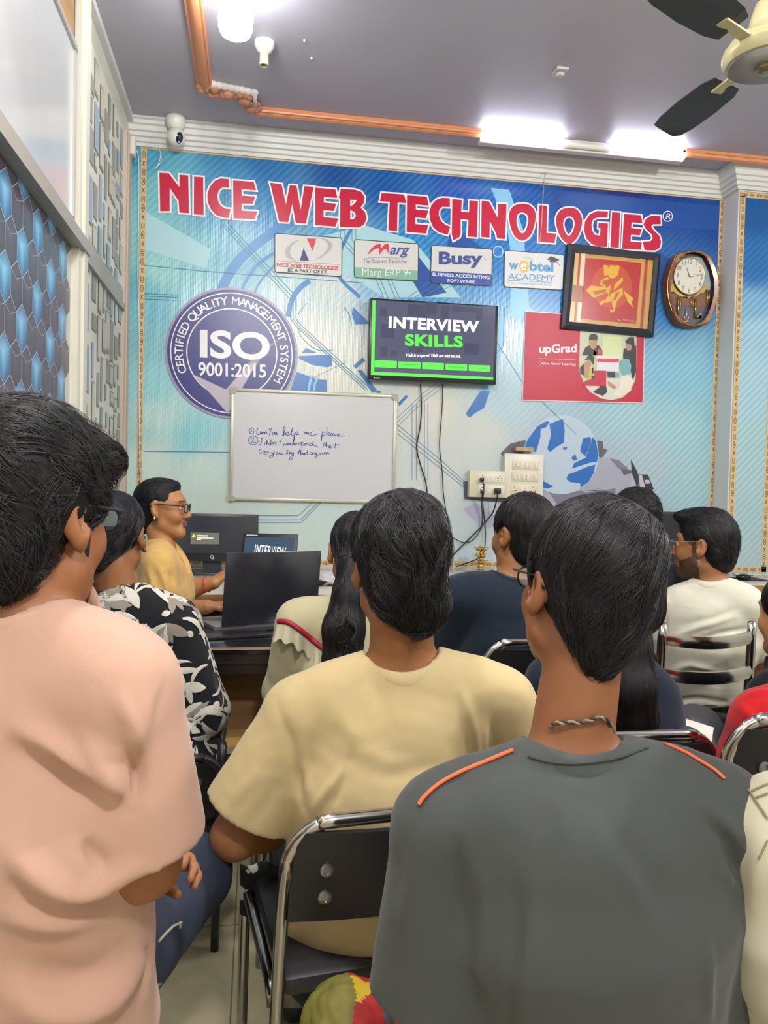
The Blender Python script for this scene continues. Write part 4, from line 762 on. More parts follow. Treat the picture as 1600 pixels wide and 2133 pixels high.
# switchboards
m_iv = M('ivory', '#d6cfb4', .35); m_iv2 = M('ivory_light', '#e0dccb', .35); m_hole = M('socket_dark', '#1b1b1d', .5)
def swbox(q, dep, name, label, mat):
    Y = D-dep; pw = plane(Y); a, b = pw(*q[0]), pw(*q[1]); t = thing(name, label, 'switchboard', ((a[0]+b[0])/2, D, (a[1]+b[1])/2))
    MB().rbox((a[0], Y, b[1]), (b[0], D-.004, a[1]), .006).build('box', mat, t, 40); return t, a, b, Y
def plate(t, a, b, u0, v0, u1, v1, Y, sw, holes, bright):
    x = lambda u: a[0]+(b[0]-a[0])*u; z = lambda v: a[1]+(b[1]-a[1])*v
    p = MB().rbox((x(u0), Y-.005, z(v1)), (x(u1), Y+.002, z(v0)), .002).build('socket_plate', bright, t, 40)
    for s in sw: MB().rbox((x(u0+(u1-u0)*s)-.008, Y-.009, z(v0+(v1-v0)*.82)), (x(u0+(u1-u0)*s)+.008, Y-.004, z(v0+(v1-v0)*.2)), .002).build('rocker_switch', m_iv2, p, 40)
    hm = MB()
    for hx, hz in holes: hm.lathe([(.0035, 0), (.0035, .001)], (x(u0+(u1-u0)*hx), Y-.0055, z(v0+(v1-v0)*hz)), 8, (0, 1, 0))
    if holes: hm.build('socket_hole_pattern', m_hole, p)
    return p
t, a, b, Y = swbox(((979, 979), (1056, 1037)), .06, 'socket_box', 'ivory box with two socket rows and black plugs on the wall', m_iv)
SH = [(.16, .25), (.10, .5), (.2, .5), (.10, .75), (.2, .75)]; SH2 = [(.82, .25), (.75, .5), (.89, .5), (.75, .78), (.89, .78)]
plate(t, a, b, .22, .12, .92, .44, Y, (.36, .56), SH+SH2, m_iv2); plate(t, a, b, .22, .55, .92, .88, Y, (.36, .56), SH, m_iv2)
t2, a2, b2_, Y2 = swbox(((1053, 944), (1131, 1039)), .055, 'switch_box', 'taller white box with three rows of switches and a brown packet on top', m_iv2)
plate(t2, a2, b2_, .18, .16, .86, .36, Y2, (.15, .4, .55, .7, .9), [], m_iv); plate(t2, a2, b2_, .18, .42, .86, .62, Y2, (.1, .25, .45, .6, .9), [], m_iv); plate(t2, a2, b2_, .16, .70, .86, .92, Y2, (.4, .6), [(.12, .2), (.08, .6), (.18, .6), (.82, .2), (.76, .6), (.9, .6)], m_iv)
kn = plane(Y2)(1077, 968); MB().lathe([(.014, 0), (.012, .012)], (kn[0], Y2-.005, kn[1]), 16, (0, -1, 0)).build('regulator_knob', m_iv2, t2, 40)
q = plane(D-.03)(1091, 940); tag(MB().rbox((q[0]-.055, D-.055, q[1]-.002), (q[0]+.055, D-.008, q[1]+.024), .004).build('small_carton', M('carton', '#b79f7c', .6, noise=(40, .2))), 'small brown packet lying on top of the white switch box', 'packet')
def plug(px, py, s, lab):
    c_ = onY(px, py, Y-.004); tag(MB().rbox((c_.x-.014*s, Y-.04, c_.z-.016*s), (c_.x+.014*s, Y-.005, c_.z+.012*s), .006).build('plug', m_blk, None, 40), lab, 'plug'); return c_
p1 = plug(1002, 999, .8, 'small black plug in the upper socket row'); p2 = plug(1003, 1024, .7, 'small black plug in the lower socket row beside the big plug'); p3 = plug(1035, 1022, 1.25, 'big black three-pin plug in the lower socket row')
def cab(p, pts, r, lab): tag(wtube([(p.x, Y-.03, p.z-.012)]+[tuple(onY(x, y, yy)) for x, y, yy in pts], r).build('power_cable', m_blk, None, True), lab, 'cable')
cab(p1, [(1008, 1012, D-.1), (1006, 1050, D-.05), (1010, 1090, D-.03), (1011, 1120, D-.03), (1006, 1155, D-.04), (980, 1170, D-.06), (950, 1180, D-.08)], .0035, 'black cable from the upper plug falling past the brass lamp')
cab(p2, [(1003, 1045, D-.06), (1005, 1080, D-.03), (1000, 1105, D-.03), (985, 1125, D-.03), (965, 1130, D-.03), (940, 1118, D-.03)], .003, 'black cable from the small lower plug looping above the brass lamp')
cab(p3, [(1034, 1045, D-.07), (1025, 1070, D-.04), (1000, 1100, D-.03), (970, 1130, D-.03), (945, 1155, D-.04), (930, 1170, D-.05)], .0045, 'thick black cable slanting down from the big three-pin plug')
# ============================================================ counters and desk
m_top = M('counter_top', '#cfc9bd', .3); m_edge = M('counter_edge', '#9a6f42', .45, wave=('#7d5630', (1, 8, 8)))
m_dark = M('cupboard_dark', '#2a2524', .5); m_wd = M('brown_laminate', '#5d4630', .4, wave=('#4a3726', (1.2, 8, 14))); m_lw = M('pale_laminate', '#d2ad68', .4, wave=('#bd9754', (1, 14, 14)))
m_ed2 = M('edge_strip', '#a8987c', .4); m_dk = M('desk_dark', '#2c211d', .28, wave=('#201815', (1.5, 10, 14)), coat=.2)
ZT = .79
def counter(name, label, x0, x1, yf):
    t = thing(name, label, 'counter', ((x0+x1)/2, (yf+D)/2, 0))
    MB().rbox((x0, yf, ZT-.018), (x1, D-.005, ZT), .002).build('worktop', m_top, t, 40)
    MB().box((x0, yf-.004, ZT-.04), (x1, yf+.014, ZT-.004)).build('edge_strip', m_edge, t)
    MB().box((x0, yf+.12, .1), (x1, yf+.135, ZT-.04)).build('front_panel', m_dark, t)
    pb = MB(); n = max(2, int((x1-x0)/.8)+1)
    for k in range(n): x = x0+(x1-x0-.02)*k/(n-1); MB().box((x, yf+.02, 0), (x+.02, D-.02, ZT-.02)).build('side_panel', m_wd, t)
    MB().box((x0+.02, yf+.04, .42), (x1-.02, yf+.055, .56)).build('drawer_rail', m_wd, t)
    return t
counter('wall_counter', 'deep white topped counter with brown edge under the whiteboard, carrying monitor and laptop', XL+.03, .62, 3.56)
def counterR():
    t = counter('wall_counter', 'white topped counter with brown edge along the back wall under the globe print', .62, XS-.005, 3.98)
    return t
counterR()
t = thing('wall_counter', 'white topped counter in front of the pier carrying mouse and papers', 'counter', (3.5, 4.2, 0))
MB().rbox((XS-.003, 3.98, ZT-.018), (4.2, YS-.005, ZT), .002).build('worktop', m_top, t, 40); MB().box((XS-.003, 3.976, ZT-.04), (4.2, 3.994, ZT-.004)).build('edge_strip', M('edge_red', '#7b4b35', .45), t)
MB().box((XS, 4.1, .1), (4.2, 4.115, ZT-.04)).build('front_panel', m_dark, t); MB().box((XS, 4.02, .44), (4.2, 4.035, .56)).build('drawer_rail', m_wd, t); MB().box((4.18, 4.0, 0), (4.2, YS-.02, ZT-.02)).build('side_panel', m_wd, t)
# teacher's desk
a = onZ(430, 1346, .75); b = onZ(575, 1350, .75); dy = Vector((.45, 0, 0)); YF0 = 2.57
t = thing('teacher_desk', 'dark glossy wooden desk with pale plank shelf in front of the yellow dressed woman', 'desk', (.1, 2.85, 0))
X0, X1 = -.42, .62
MB().rbox((X0, YF0, .727), (X1, 3.10, .75), .003).build('desktop', M('desk_glass', '#1b1a1c', .12, coat=.4), t, 40)
MB().box((X0, YF0-.003, .742), (X1, YF0+.002, .749)).build('edge_strip', m_ed2, t)
MB().box((X0, YF0+.004, .662), (X1, YF0+.022, .727)).box((X0, YF0-.001, .695), (X1, YF0+.004, .70)).build('apron', m_dk, t)
MB().box((X0+.02, 2.77, .1), (X1-.02, 2.785, .73)).build('back_board', M('board_brown', '#94734d', .4, wave=('#7d5f3d', (1.2, 8, 14))), t)
MB().box((X0+.02, YF0+.02, .40), (X1-.02, 2.77, .42)).build('shelf', m_lw, t); MB().box((X0+.02, YF0+.015, .398), (X1-.02, YF0+.02, .422)).build('shelf_edge', m_ed2, t)
MB().box((X0+.02, YF0+.03, .33), (X1-.02, YF0+.045, .40)).build('drawer_front', M('brown_mid', '#936a3c', .4, wave=('#7d5832', (1, 10, 12))), t)
MB().box((X0+.02, YF0+.028, .318), (X1-.02, YF0+.04, .326)).build('lower_edge', m_ed2, t)
for x in (X0, X1-.02): MB().box((x, YF0+.01, 0), (x+.02, 3.08, .727)).build('side_panel', m_wd, t)
# ============================================================ screens and things on the counters
def screen_unit(pl, pr, h, tilt, th):
    """frame for a lid that stands on the line pl-pr, leaning back by tilt"""
    u = (pr-pl).normalized(); n = Vector((0, 0, 1)).cross(u).normalized(); up = (Vector((0, 0, 1))*math.cos(tilt)+n*math.sin(tilt)).normalized(); return u, n, up
def slab(mb, o, u, up, n, x0, x1, z0, z1, y0, y1, r=.003):
    R = Matrix((u, n, up)).transposed(); mb.rbox((x0, y0, z0), (x1, y1, z1), r, R, o); return mb
def onlid(polys2, o, u, up, n, y): 
    r = []
    for v, f in polys2: r.append(([tuple(o+u*p[0]+up*p[1]+n*y) for p in v], f))
    return r
def mesh_of(parts):
    mb = MB(); [mb.add(v, f) for v, f in parts]; return mb
# monitor with a warning box
pl, pr = onY(392, 1176, 4.34), onY(537, 1176, 4.34); pl.z = pr.z = .86; zt_ = onY(537, 1072, 4.34).z
pl.x = pr.x-.545
t = thing('desktop_monitor', 'black desktop monitor showing a small grey warning box behind the woman in yellow', 'monitor', ((pl.x+pr.x)/2, 4.38, ZT))
u, n, up = screen_unit(pl, pr, .3, .06, .03); Wd = (pr-pl).length; Ht = zt_-.86
slab(MB(), pl, u, up, n, 0, Wd, 0, Ht, 0, .03).build('casing', M('mon_black', '#23252a', .35), t, 40)
rect2 = lambda a, b, c, d: flat2d([[(a, b), (c, b), (c, d), (a, d)]])
mesh_of(onlid([rect2(.012, .045, Wd-.012, Ht-.012)], pl, u, up, n, -.0012)).build('screen', M('mon_screen', '#08080a', .18, emit=('#4a4d55', .30)), t)
bx0, bz0 = Wd-.36, Ht*.36
mesh_of(onlid([rect2(bx0, bz0, bx0+.15, bz0+.062)], pl, u, up, n, -.002)).build('warning_box', M('warn_grey', '#0a0a0a', .3, emit=('#77776c', .6)), t)
mesh_of(onlid([flat2d([[(bx0+.005, bz0+.036), (bx0+.027, bz0+.036), (bx0+.016, bz0+.056)]])], pl, u, up, n, -.003)).build('warning_triangle', M('warn_yellow', '#0a0a0a', .3, emit=('#d6dc1e', .9)), t)
mesh_of(onlid([rect2(bx0+.034, bz0+.042, bx0+.092, bz0+.049), rect2(bx0+.034, bz0+.03, bx0+.12, bz0+.036), rect2(bx0+.034, bz0+.022, bx0+.055, bz0+.028)], pl, u, up, n, -.003)).build('warning_lettering', M('warn_text', '#0a0a0a', .3, emit=('#e8e6cf', .8)), t)
lx = Wd-.245; mesh_of(onlid([flat2d([ell2(lx, .024, .009, .010, 20), ell2(lx, .024, .0055, .006, 20)]), flat2d([[(lx+.001, .012), (lx+.011, .012), (lx+.011, .017), (lx+.001, .017)]])], pl, u, up, n, -.002)).build('maker_emblem', m_plw, t)
cx_ = pl.x+Wd*.55
MB().box((cx_-.05, 4.37, ZT+.012), (cx_+.05, 4.39, .90)).rbox((cx_-.12, 4.27, ZT), (cx_+.12, 4.46, ZT+.014), .005).build('stand', M('stand_grey', '#3a3b40', .35), t, 40)
# second laptop, screen toward the room
pl, pr = onZ(497, 1214, ZT+.02), onZ(613, 1218, ZT+.02)
t = thing('laptop', 'open laptop on the counter with the word INTERVIEW on its blue screen', 'laptop', tuple((pl+pr)/2-Vector((0, 0, .02))))
u, n, up = screen_unit(pl, pr, .24, .30, .01); Wd = (pr-pl).length; Ht = .245
slab(MB(), pl, u, up, n, 0, Wd, 0, Ht, 0, .009).build('lid', m_blk, t, 40)
mesh_of(onlid([rect2(.010, .02, Wd-.016, Ht-.018)], pl, u, up, n, -.0012)).build('screen', M('lap_screen', '#08080a', .15, emit=('#3d5468', .62)), t)
v, f = text2d('INTERVIEW', .012, .15, 1.1); v = fitbox(v, (.062, Ht-.105), (Wd-.115, -.012), (0, .05)); mesh_of(onlid([(v, f)], pl, u, up, n, -.002)).build('title_lettering', M('lap_white', '#0a0a0a', .2, emit=('#f4f4f4', .95)), t)
v, f = text2d('SKILLS', .05, .15); v = fitbox(v, (.10, Ht-.155), (Wd-.19, -.01), (0, .036)); mesh_of(onlid([(v, f)], pl, u, up, n, -.002)).build('faint_lettering', M('lap_dim', '#0a0a0a', .2, emit=('#55687a', .6)), t)
mesh_of(onlid([rect2(.016, Ht-.012, .071, Ht-.007)], pl, u, up, n, -.002)).build('sticker_lettering', m_plw, t)
R = Matrix((u, n, Vector((0, 0, 1)))).transposed()
MB().rbox((0, -.23, -.018), (Wd, 0, -.002), .004, R, pl).build('keyboard_base', M('lap_base', '#2a2b30', .4), t, 40)
# front laptop seen from behind
pl, pr = onZ(463, 1306, .772), onZ(650, 1292, .772)
t = thing('laptop', 'black laptop seen from behind on the dark desk, its lid standing open', 'laptop', tuple((pl+pr)/2-Vector((0, 0, .022))))
u = (pr-pl).normalized(); n = Vector((0, 0, 1)).cross(u).normalized(); Wd = (pr-pl).length+.02; Ht = .262; up = (Vector((0, 0, 1))-n*.02+u*.045).normalized()
slab(MB(), pl, u, up, n, -.002, Wd, 0, Ht, 0, .008).build('lid', M('lid_black', '#24262b', .22, coat=.3), t, 40)
u2 = u.copy(); R = Matrix((u2, n, Vector((0, 0, 1)))).transposed()
MB().rbox((-.035, -.012, -.022), (Wd+.005, .25, -.002), .005, R, pl).build('keyboard_base', M('lap_base2', '#3a3a3e', .35), t, 40)
MB().rbox((-.02, .012, -.0035), (Wd-.02, .235, -.0008), .001, R, pl).build('palm_deck', M('deck_grey', '#8a8a86', .4), t, 40)
vm = MB()
for k in range(5): vm.add([tuple(pl+R @ Vector((.035+k*.02+dx, -.0128, dz))) for dx, dz in ((0, -.018), (.009, -.018), (.015, -.007), (.006, -.007))], [(0, 1, 2, 3)])
vm.build('vent_grille', M('vent_red', '#5d2b22', .5), t)
MB().lathe([(.007, -.002), (.006, .002)], tuple(pl+R @ Vector((.012, -.012, -.011))), 14, tuple(-n)).build('round_port', M('port', '#7d5a3a', .3, metal=.5), t)
pq = onZ(455, 1330, .75); MB_ = MB().rbox((-.14, -.10, 0), (.14, .10, .012), .003, Matrix.Rotation(.25, 3, 'Z'), (pq.x+.02, pq.y+.08, .7505))
tag(MB_.build('folder', M('folder_black', '#232327', .3), None, 40), 'flat black folder on the dark desk beside the front laptop', 'folder')
pq = onZ(420, 1262, .7505); tag(MB().rbox((-.1, -.07, 0), (.1, .07, .004), .001, Matrix.Rotation(-.2, 3, 'Z'), (pq.x+.06, pq.y, .7505)).build('paper_sheets', M('paper', '#c9c6bb', .6), None, 40), 'pale papers on the dark desk under the hands of the woman in yellow', 'papers')
# black monitor on the right
pl, pr = onY(1362, 1168, 4.42), onY(1470, 1168, 4.42); pl.z = pr.z = .845; zt_ = onY(1400, 1066, 4.42).z; Wd = (pr-pl).length
t = thing('desktop_monitor', 'black switched-off monitor beside the curly haired head', 'monitor', ((pl.x+pr.x)/2, 4.44, ZT))
pl2 = pl-Vector((.2, 0, 0)); Wd += .2
slab(MB(), pl2, Vector((1, 0, 0)), Vector((0, 0, 1)), Vector((0, 1, 0)), 0, Wd, 0, zt_-.845, 0, .03).build('casing', M('mon_black2', '#1c1d22', .35), t, 40)
MB().box((pl2.x+.015, 4.4185, .86), (pl2.x+Wd-.015, 4.42, zt_-.015)).build('screen', M('mon_off', '#1d2026', .12), t)
cx_ = pl2.x+Wd*.5; MB().box((cx_-.04, 4.44, ZT+.01), (cx_+.04, 4.455, .88)).rbox((cx_-.11, 4.36, ZT), (cx_+.11, 4.5, ZT+.012), .004).build('stand', m_blk, t, 40)
# brass oil lamp
q = onZ(1001, 1193, ZT); bx_, by_ = q.x, q.y; s_ = .042/ (26/ (FPX/((q-CAM).dot(_f))))*0+1.0
t = thing('brass_lamp', 'ornate brass lamp with three petal tiers on the counter by the black cables', 'lamp', (bx_, by_, ZT))
MB().lathe([(.044, 0), (.046, .006), (.034, .012), (.028, .018), (.012, .024), (.011, .03)], (bx_, by_, ZT), 24).build('base', m_chrome, t, 40)
MB().lathe([(.018, .03), (.024, .04), (.018, .052), (.009, .058), (.009, .075), (.016, .082), (.009, .09), (.008, .11), (.015, .116), (.008, .124), (.007, .15), (.012, .158), (.004, .166)], (bx_, by_, ZT), 20).build('stem', m_brass, t, True)
for k, (zz, r_, n2) in enumerate(((.062, .036, 7), (.10, .032, 7), (.14, .040, 7))):
    mb = MB()
    for j in range(n2):
        a = 2*math.pi*j/n2+k*.3; c_, s2 = math.cos(a), math.sin(a); mb.ball((bx_+c_*r_*.75, by_+s2*r_*.75, ZT+zz+.004), (.011, .011, .008), 8, 6)
        mb.tube([(bx_, by_, ZT+zz-.004), (bx_+c_*r_*.6, by_+s2*r_*.6, ZT+zz-.004), (bx_+c_*r_*1.15, by_+s2*r_*1.15, ZT+zz+.012)], [.006, .007, .003], 6)
    mb.build('petal_tier', m_brass, t, True)
# plastic bag, dark cloth, pouch, mouse
def blob(name, c, r, m, seed, amp=.25, fs=14, parent=None):
    bm = bmesh.new(); bmesh.ops.create_icosphere(bm, subdivisions=4, radius=1)
    for v in bm.verts:
        d = v.co.normalized(); k = 1+amp*mnoise.noise(d*2.2+Vector((seed, 0, 0)))+amp*.4*abs(mnoise.noise(d*6+Vector((0, seed, 0))))
        v.co = Vector((d.x*r[0]*k+c[0], d.y*r[1]*k+c[1], max(c[2]-r[2], c[2]+d.z*r[2]*k)))
    bm.verts.index_update(); v = [tuple(a.co) for a in bm.verts]; f = [tuple(x.index for x in q.verts) for q in bm.faces]; bm.free()
    return obj(name, v, f, m, parent, True)
q = onZ(684, 1222, ZT); tag(blob('plastic_bag', (q.x, q.y+.05, ZT+.035), (.085, .06, .035), M('bag_white', '#c9c9cc', .25, trans=.1), 3), 'crumpled white plastic bag on the counter beside the long ponytail', 'bag')
q = onZ(676, 1228, ZT); tag(blob('dark_cloth', (q.x-.02, q.y+.16, ZT+.02), (.12, .06, .02), M('cloth_black', '#1c1c20', .8), 8), 'dark folded cloth behind the white plastic bag', 'cloth')
q = onZ(1408, 1212, ZT); t = thing('maroon_pouch', 'maroon zip pouch lying on the counter before the bearded man', 'pouch', (q.x, q.y, ZT))
blob('body', (q.x, q.y+.03, ZT+.036), (.062, .045, .036), M('maroon', '#43262b', .5), 5, .12, parent=t); MB().tube([(q.x-.05, q.y-.005, ZT+.055), (q.x, q.y-.014, ZT+.06), (q.x+.052, q.y-.003, ZT+.055)], .003, 6).build('zip', m_steel, t, True)
q = onZ(1552, 1207, ZT); tag(MB().rbox((-.11, -.085, 0), (.11, .085, .004), .002, Matrix.Rotation(-.12, 3, 'Z'), (q.x, q.y, ZT+.0005)).build('mouse_pad', M('pad_black', '#1a1b1e', .7), None, 40), 'black mouse pad on the counter before the pier', 'mouse pad')
q2_ = onZ(1549, 1202, ZT+.02); t = thing('computer_mouse', 'black computer mouse on the mouse pad', 'mouse', (q2_.x, q2_.y, ZT+.005))
blob('shell', (q2_.x, q2_.y, ZT+.022), (.045, .03, .0175), M('mouse_black', '#17181b', .18), 1, .03, parent=t)
tag(wtube([(q2_.x+.0, q2_.y+.03, ZT+.02), (q2_.x-.01, q2_.y+.09, ZT+.03), (q2_.x-.06, q2_.y+.12, ZT+.045), (q2_.x-.05, q2_.y+.16, ZT+.03), (q2_.x+.05, q2_.y+.17, ZT+.012), (q2_.x+.2, q2_.y+.2, ZT+.006)], .002).build('mouse_cable', m_blk, None, True), 'thin black mouse cable curling over the counter', 'cable')
a, b = onZ(1500, 1184, ZT), onZ(1592, 1190, ZT)
tag(wtube([(a.x, a.y+.0, ZT+.03), ((a.x+b.x)/2, a.y-.01, ZT+.024), (b.x-.06, b.y, ZT+.012), (b.x+.08, b.y-.02, ZT+.006)], .0045).build('counter_cable', m_blk, None, True), 'thick black cable along the foot of the pier banner', 'cable')
q = onZ(1606, 1192, ZT); bk = ['#8fa3ac', '#d5d5cf', '#9fb0b8', '#c9cac6', '#7f98a6', '#d8d6cc']
for k in range(6):
    tag(MB().rbox((-.09, -.12, 0), (.09, .12, .014), .002, Matrix.Rotation([.05, -.06, .1, 0, -.04, .08][k], 3, 'Z'), (q.x+.11, min(q.y+.0, YS-.16), ZT+.0006+k*.0150)).build('notebook', [M('nb%d' % k, bk[k], .5)], None, 40), '%s notebook, %s in the pile on the counter by the pier banner' % (['grey blue', 'white', 'pale blue', 'light grey', 'slate blue', 'cream'][k], ['lowest', 'second from below', 'third from below', 'third from top', 'second from top', 'topmost'][k]), 'notebook', 'notebooks piled on the counter')
# ============================================================ chairs
m_ch = M('chair_chrome', '#b9b7b2', .16, metal=1); m_seat = M('chair_black', '#1b1c1e', .42)
def chair_parts(t, w=.42, top=.80, metal=None, back_lo=.58, plastic=False):
    """tubular chair in its own frame: faces +Y, floor at z 0"""
    metal = metal or m_ch; r = .0115; h = w/2; cr_ = .075
    L = dict(local=True)
    path = [(-h, .06, .0), (-h, -.0, .42), (-h-.0, -.035, .6), (-h, -.06, top-cr_)]
    for k in range(1, 7):
        a = math.pi/2*k/6; path.append((-h+cr_*(1-math.cos(a)), -.06-.002*k, top-cr_+cr_*math.sin(a)))
    full = path+[(-x, y, z) for x, y, z in path[::-1]]
    MB().tube(catmull(full, 4), r, 10).build('back_frame', metal, t, True, **L)
    bk = MB(); nx, nz = 10, 7; g = []
    zl, zh = back_lo, top-.012
    for i in range(nx+1):
        for j in range(nz+1):
            u_ = -1+2*i/nx; v_ = j/nz; z = zl+(zh-zl)*v_; x = u_*(h-.006); 
            if v_ > .7: x *= 1-.10*((v_-.7)/.3)**2*abs(u_)
            z2 = z-.012*(1-v_)*u_*u_*0-(.0 if v_ < .99 else .0); y = -.028-.055*((z-.5)/(top-.5))-.022*(1-u_*u_)*(-1)*-1
            g.append((x, y, z2))
    th = .012; ng = len(g); vv = g+[(x, y+th, z) for x, y, z in g]; ff = []
    idx = lambda i, j: i*(nz+1)+j
    for i in range(nx):
        for j in range(nz): ff += [(idx(i, j), idx(i+1, j), idx(i+1, j+1), idx(i, j+1)), (ng+idx(i, j), ng+idx(i, j+1), ng+idx(i+1, j+1), ng+idx(i+1, j))]
    for i in range(nx): ff += [(idx(i, 0), ng+idx(i, 0), ng+idx(i+1, 0), idx(i+1, 0)), (idx(i, nz), idx(i+1, nz), ng+idx(i+1, nz), ng+idx(i, nz))]
    for j in range(nz): ff += [(idx(0, j), idx(0, j+1), ng+idx(0, j+1), ng+idx(0, j)), (idx(nx, j), ng+idx(nx, j), ng+idx(nx, j+1), idx(nx, j+1))]
    b = obj('backrest', vv, ff, m_seat, t, 40, local=True)
    for sx in (-1, 1):
        for zz in (zl+.045, zh-.06):
            yb = -.028-.055*((zz-.5)/(top-.5))-.022*(1-.49)
            MB().lathe([(.011, -.002), (.011, .0035), (.007, .0045), (.0065, .002)], (sx*(h-.06), yb-.0005, zz), 16, (0, -1, 0)).build('rivet', m_steel, b, 40, local=True)
    MB().rbox((-h+.01, -.0, .43), (h-.01, .41, .465), .015).build('seat', m_seat, t, 40, local=True)
    for sx in (-1, 1): MB().tube(catmull([(sx*h, .02, .425), (sx*h, .34, .43), (sx*h, .395, .40), (sx*h, .42, .0)], 5), r, 10).build('front_leg', metal, t, True, local=True)
    MB().tube([(-h, .03, .2), (h, .03, .2)], r*.8, 8).build('crossbar', metal, t, True, local=True)
def dup(root, loc, rz, label, group=None, scale=None):
    r = root.copy(); C.objects.link(r); r.location = loc; r.rotation_euler = (0, 0, rz); r['label'] = label
    if scale: r.scale = scale
    for ch in list(root.children):
        c = ch.copy(); C.objects.link(c); c.parent = r
        for gch in ch.children:
            d = gch.copy(); C.objects.link(d); d.parent = c
    return r
GRP = 'tubular chairs of the audience'
def chair_at(pxc, d_, top_py, yaw):
    p = P(pxc, top_py, d_); return p
p = P(755, 1715, 1.25); HB = p.z+.012
ch0 = thing('tubular_chair', 'chrome tube chair with black riveted backrest behind the man in the beige T-shirt', 'chair', (0, 0, 0), GRP)
chair_parts(ch0, .42, HB, back_lo=HB-.165)
LT = P(594, 1800, 1.23); ch0.location = (LT.x+.21*math.cos(.14)-.05*math.sin(.14), LT.y+.21*math.sin(.14)+.05*math.cos(.14), 0); ch0.rotation_euler = (0, 0, .14)
def place(px, py, d_, rz, label):
    """put the top middle of a chair back at a measured point; yaw rz"""
    q = P(px, py, d_); R_ = Matrix.Rotation(rz, 3, 'Z') @ Vector((0, -.07, 0)); sc = (q.z+.012)/HB
    return dup(ch0, (q.x-R_.x, q.y-R_.y, 0), rz, label, None, (1, 1, sc))
place(1165, 1347, 2.08, .05, 'chrome tube chair with black backrest behind the man in the navy T-shirt')
place(1290, 1546, 1.56, -.02, 'chrome tube chair with black backrest in front of the lap with the notebook')
place(1752, 1512, 1.42, -.06, 'chrome tube chair with black riveted backrest behind the red T-shirt')
place(735, 1432, 1.98, .05, 'chrome tube chair of the ponytailed girl hidden behind the man in beige')
# dark framed chair of the person in the floral shirt
q = P(286, 1598, 1.95); t = thing('dark_chair', 'black chair with rounded black backrest behind the floral shirt', 'chair', (q.x, q.y+.07, 0)); 
chair_parts(t, .40, q.z+.012, m_blk, q.z-.2); t.rotation_euler = (0, 0, .15)
# slatted chrome chair of the bearded man
pl, pr = P(1381, 1300, 2.43), P(1567, 1296, 2.50)
t = thing('slat_chair', 'chrome chair with curved ladder slats behind the bearded man in white', 'chair', ((pl.x+pr.x)/2, (pl.y+pr.y)/2, 0))
u = (pr-pl); u.z = 0; w_ = u.length; u.normalize(); n = Vector((0, 0, 1)).cross(u)
mid = (pl+pr)/2; Zt = mid.z; BL = lambda x, y, z: tuple(Vector((mid.x, mid.y, 0))+u*x+n*y+Vector((0, 0, z)))
for sx in (-1, 1):
    MB().tube(catmull([BL(sx*w_/2, .03, 0), BL(sx*w_/2, .03, .42), BL(sx*w_/2, .01, .6), BL(sx*w_/2, 0, Zt)], 5), .0145, 12).build('back_post', m_ch, t, True)
    MB().ball(BL(sx*w_/2, 0, Zt), (.0145, .0145, .006), 12, 6).build('post_cap', m_ch, t, True)
    MB().tube(catmull([BL(sx*w_/2, .04, .43), BL(sx*w_/2, .36, .43), BL(sx*w_/2, .40, .41), BL(sx*w_/2, .42, 0)], 5), .0125, 10).build('front_leg', m_ch, t, True)
for dz in (.045, .155, .265, .37):
    mb = MB(); NN = 14; hs_ = .019 if dz < .3 else .010
    for i in range(NN+1):
        x = -w_/2+w_*i/NN; bow = -.028*(1-(2*i/NN-1)**2); zc_ = Zt-dz-.012*(1-(2*i/NN-1)**2)
        mb.v += [BL(x, bow-.006, zc_-hs_), BL(x, bow-.010, zc_), BL(x, bow-.006, zc_+hs_), BL(x, bow+.006, zc_+hs_), BL(x, bow+.006, zc_-hs_)]
    for i in range(NN):
        for k in range(5): a_ = i*5+k; b_ = i*5+(k+1) % 5; mb.f.append((a_, b_, b_+5, a_+5)); mb.mi.append(0)
    mb.build('back_slat', m_ch, t, 50)
R = Matrix((u, n, Vector((0, 0, 1)))).transposed(); MB().rbox((-w_/2+.005, .03, .425), (w_/2-.005, .42, .46), .012, R, (mid.x, mid.y, 0)).build('seat', m_seat, t, 40)
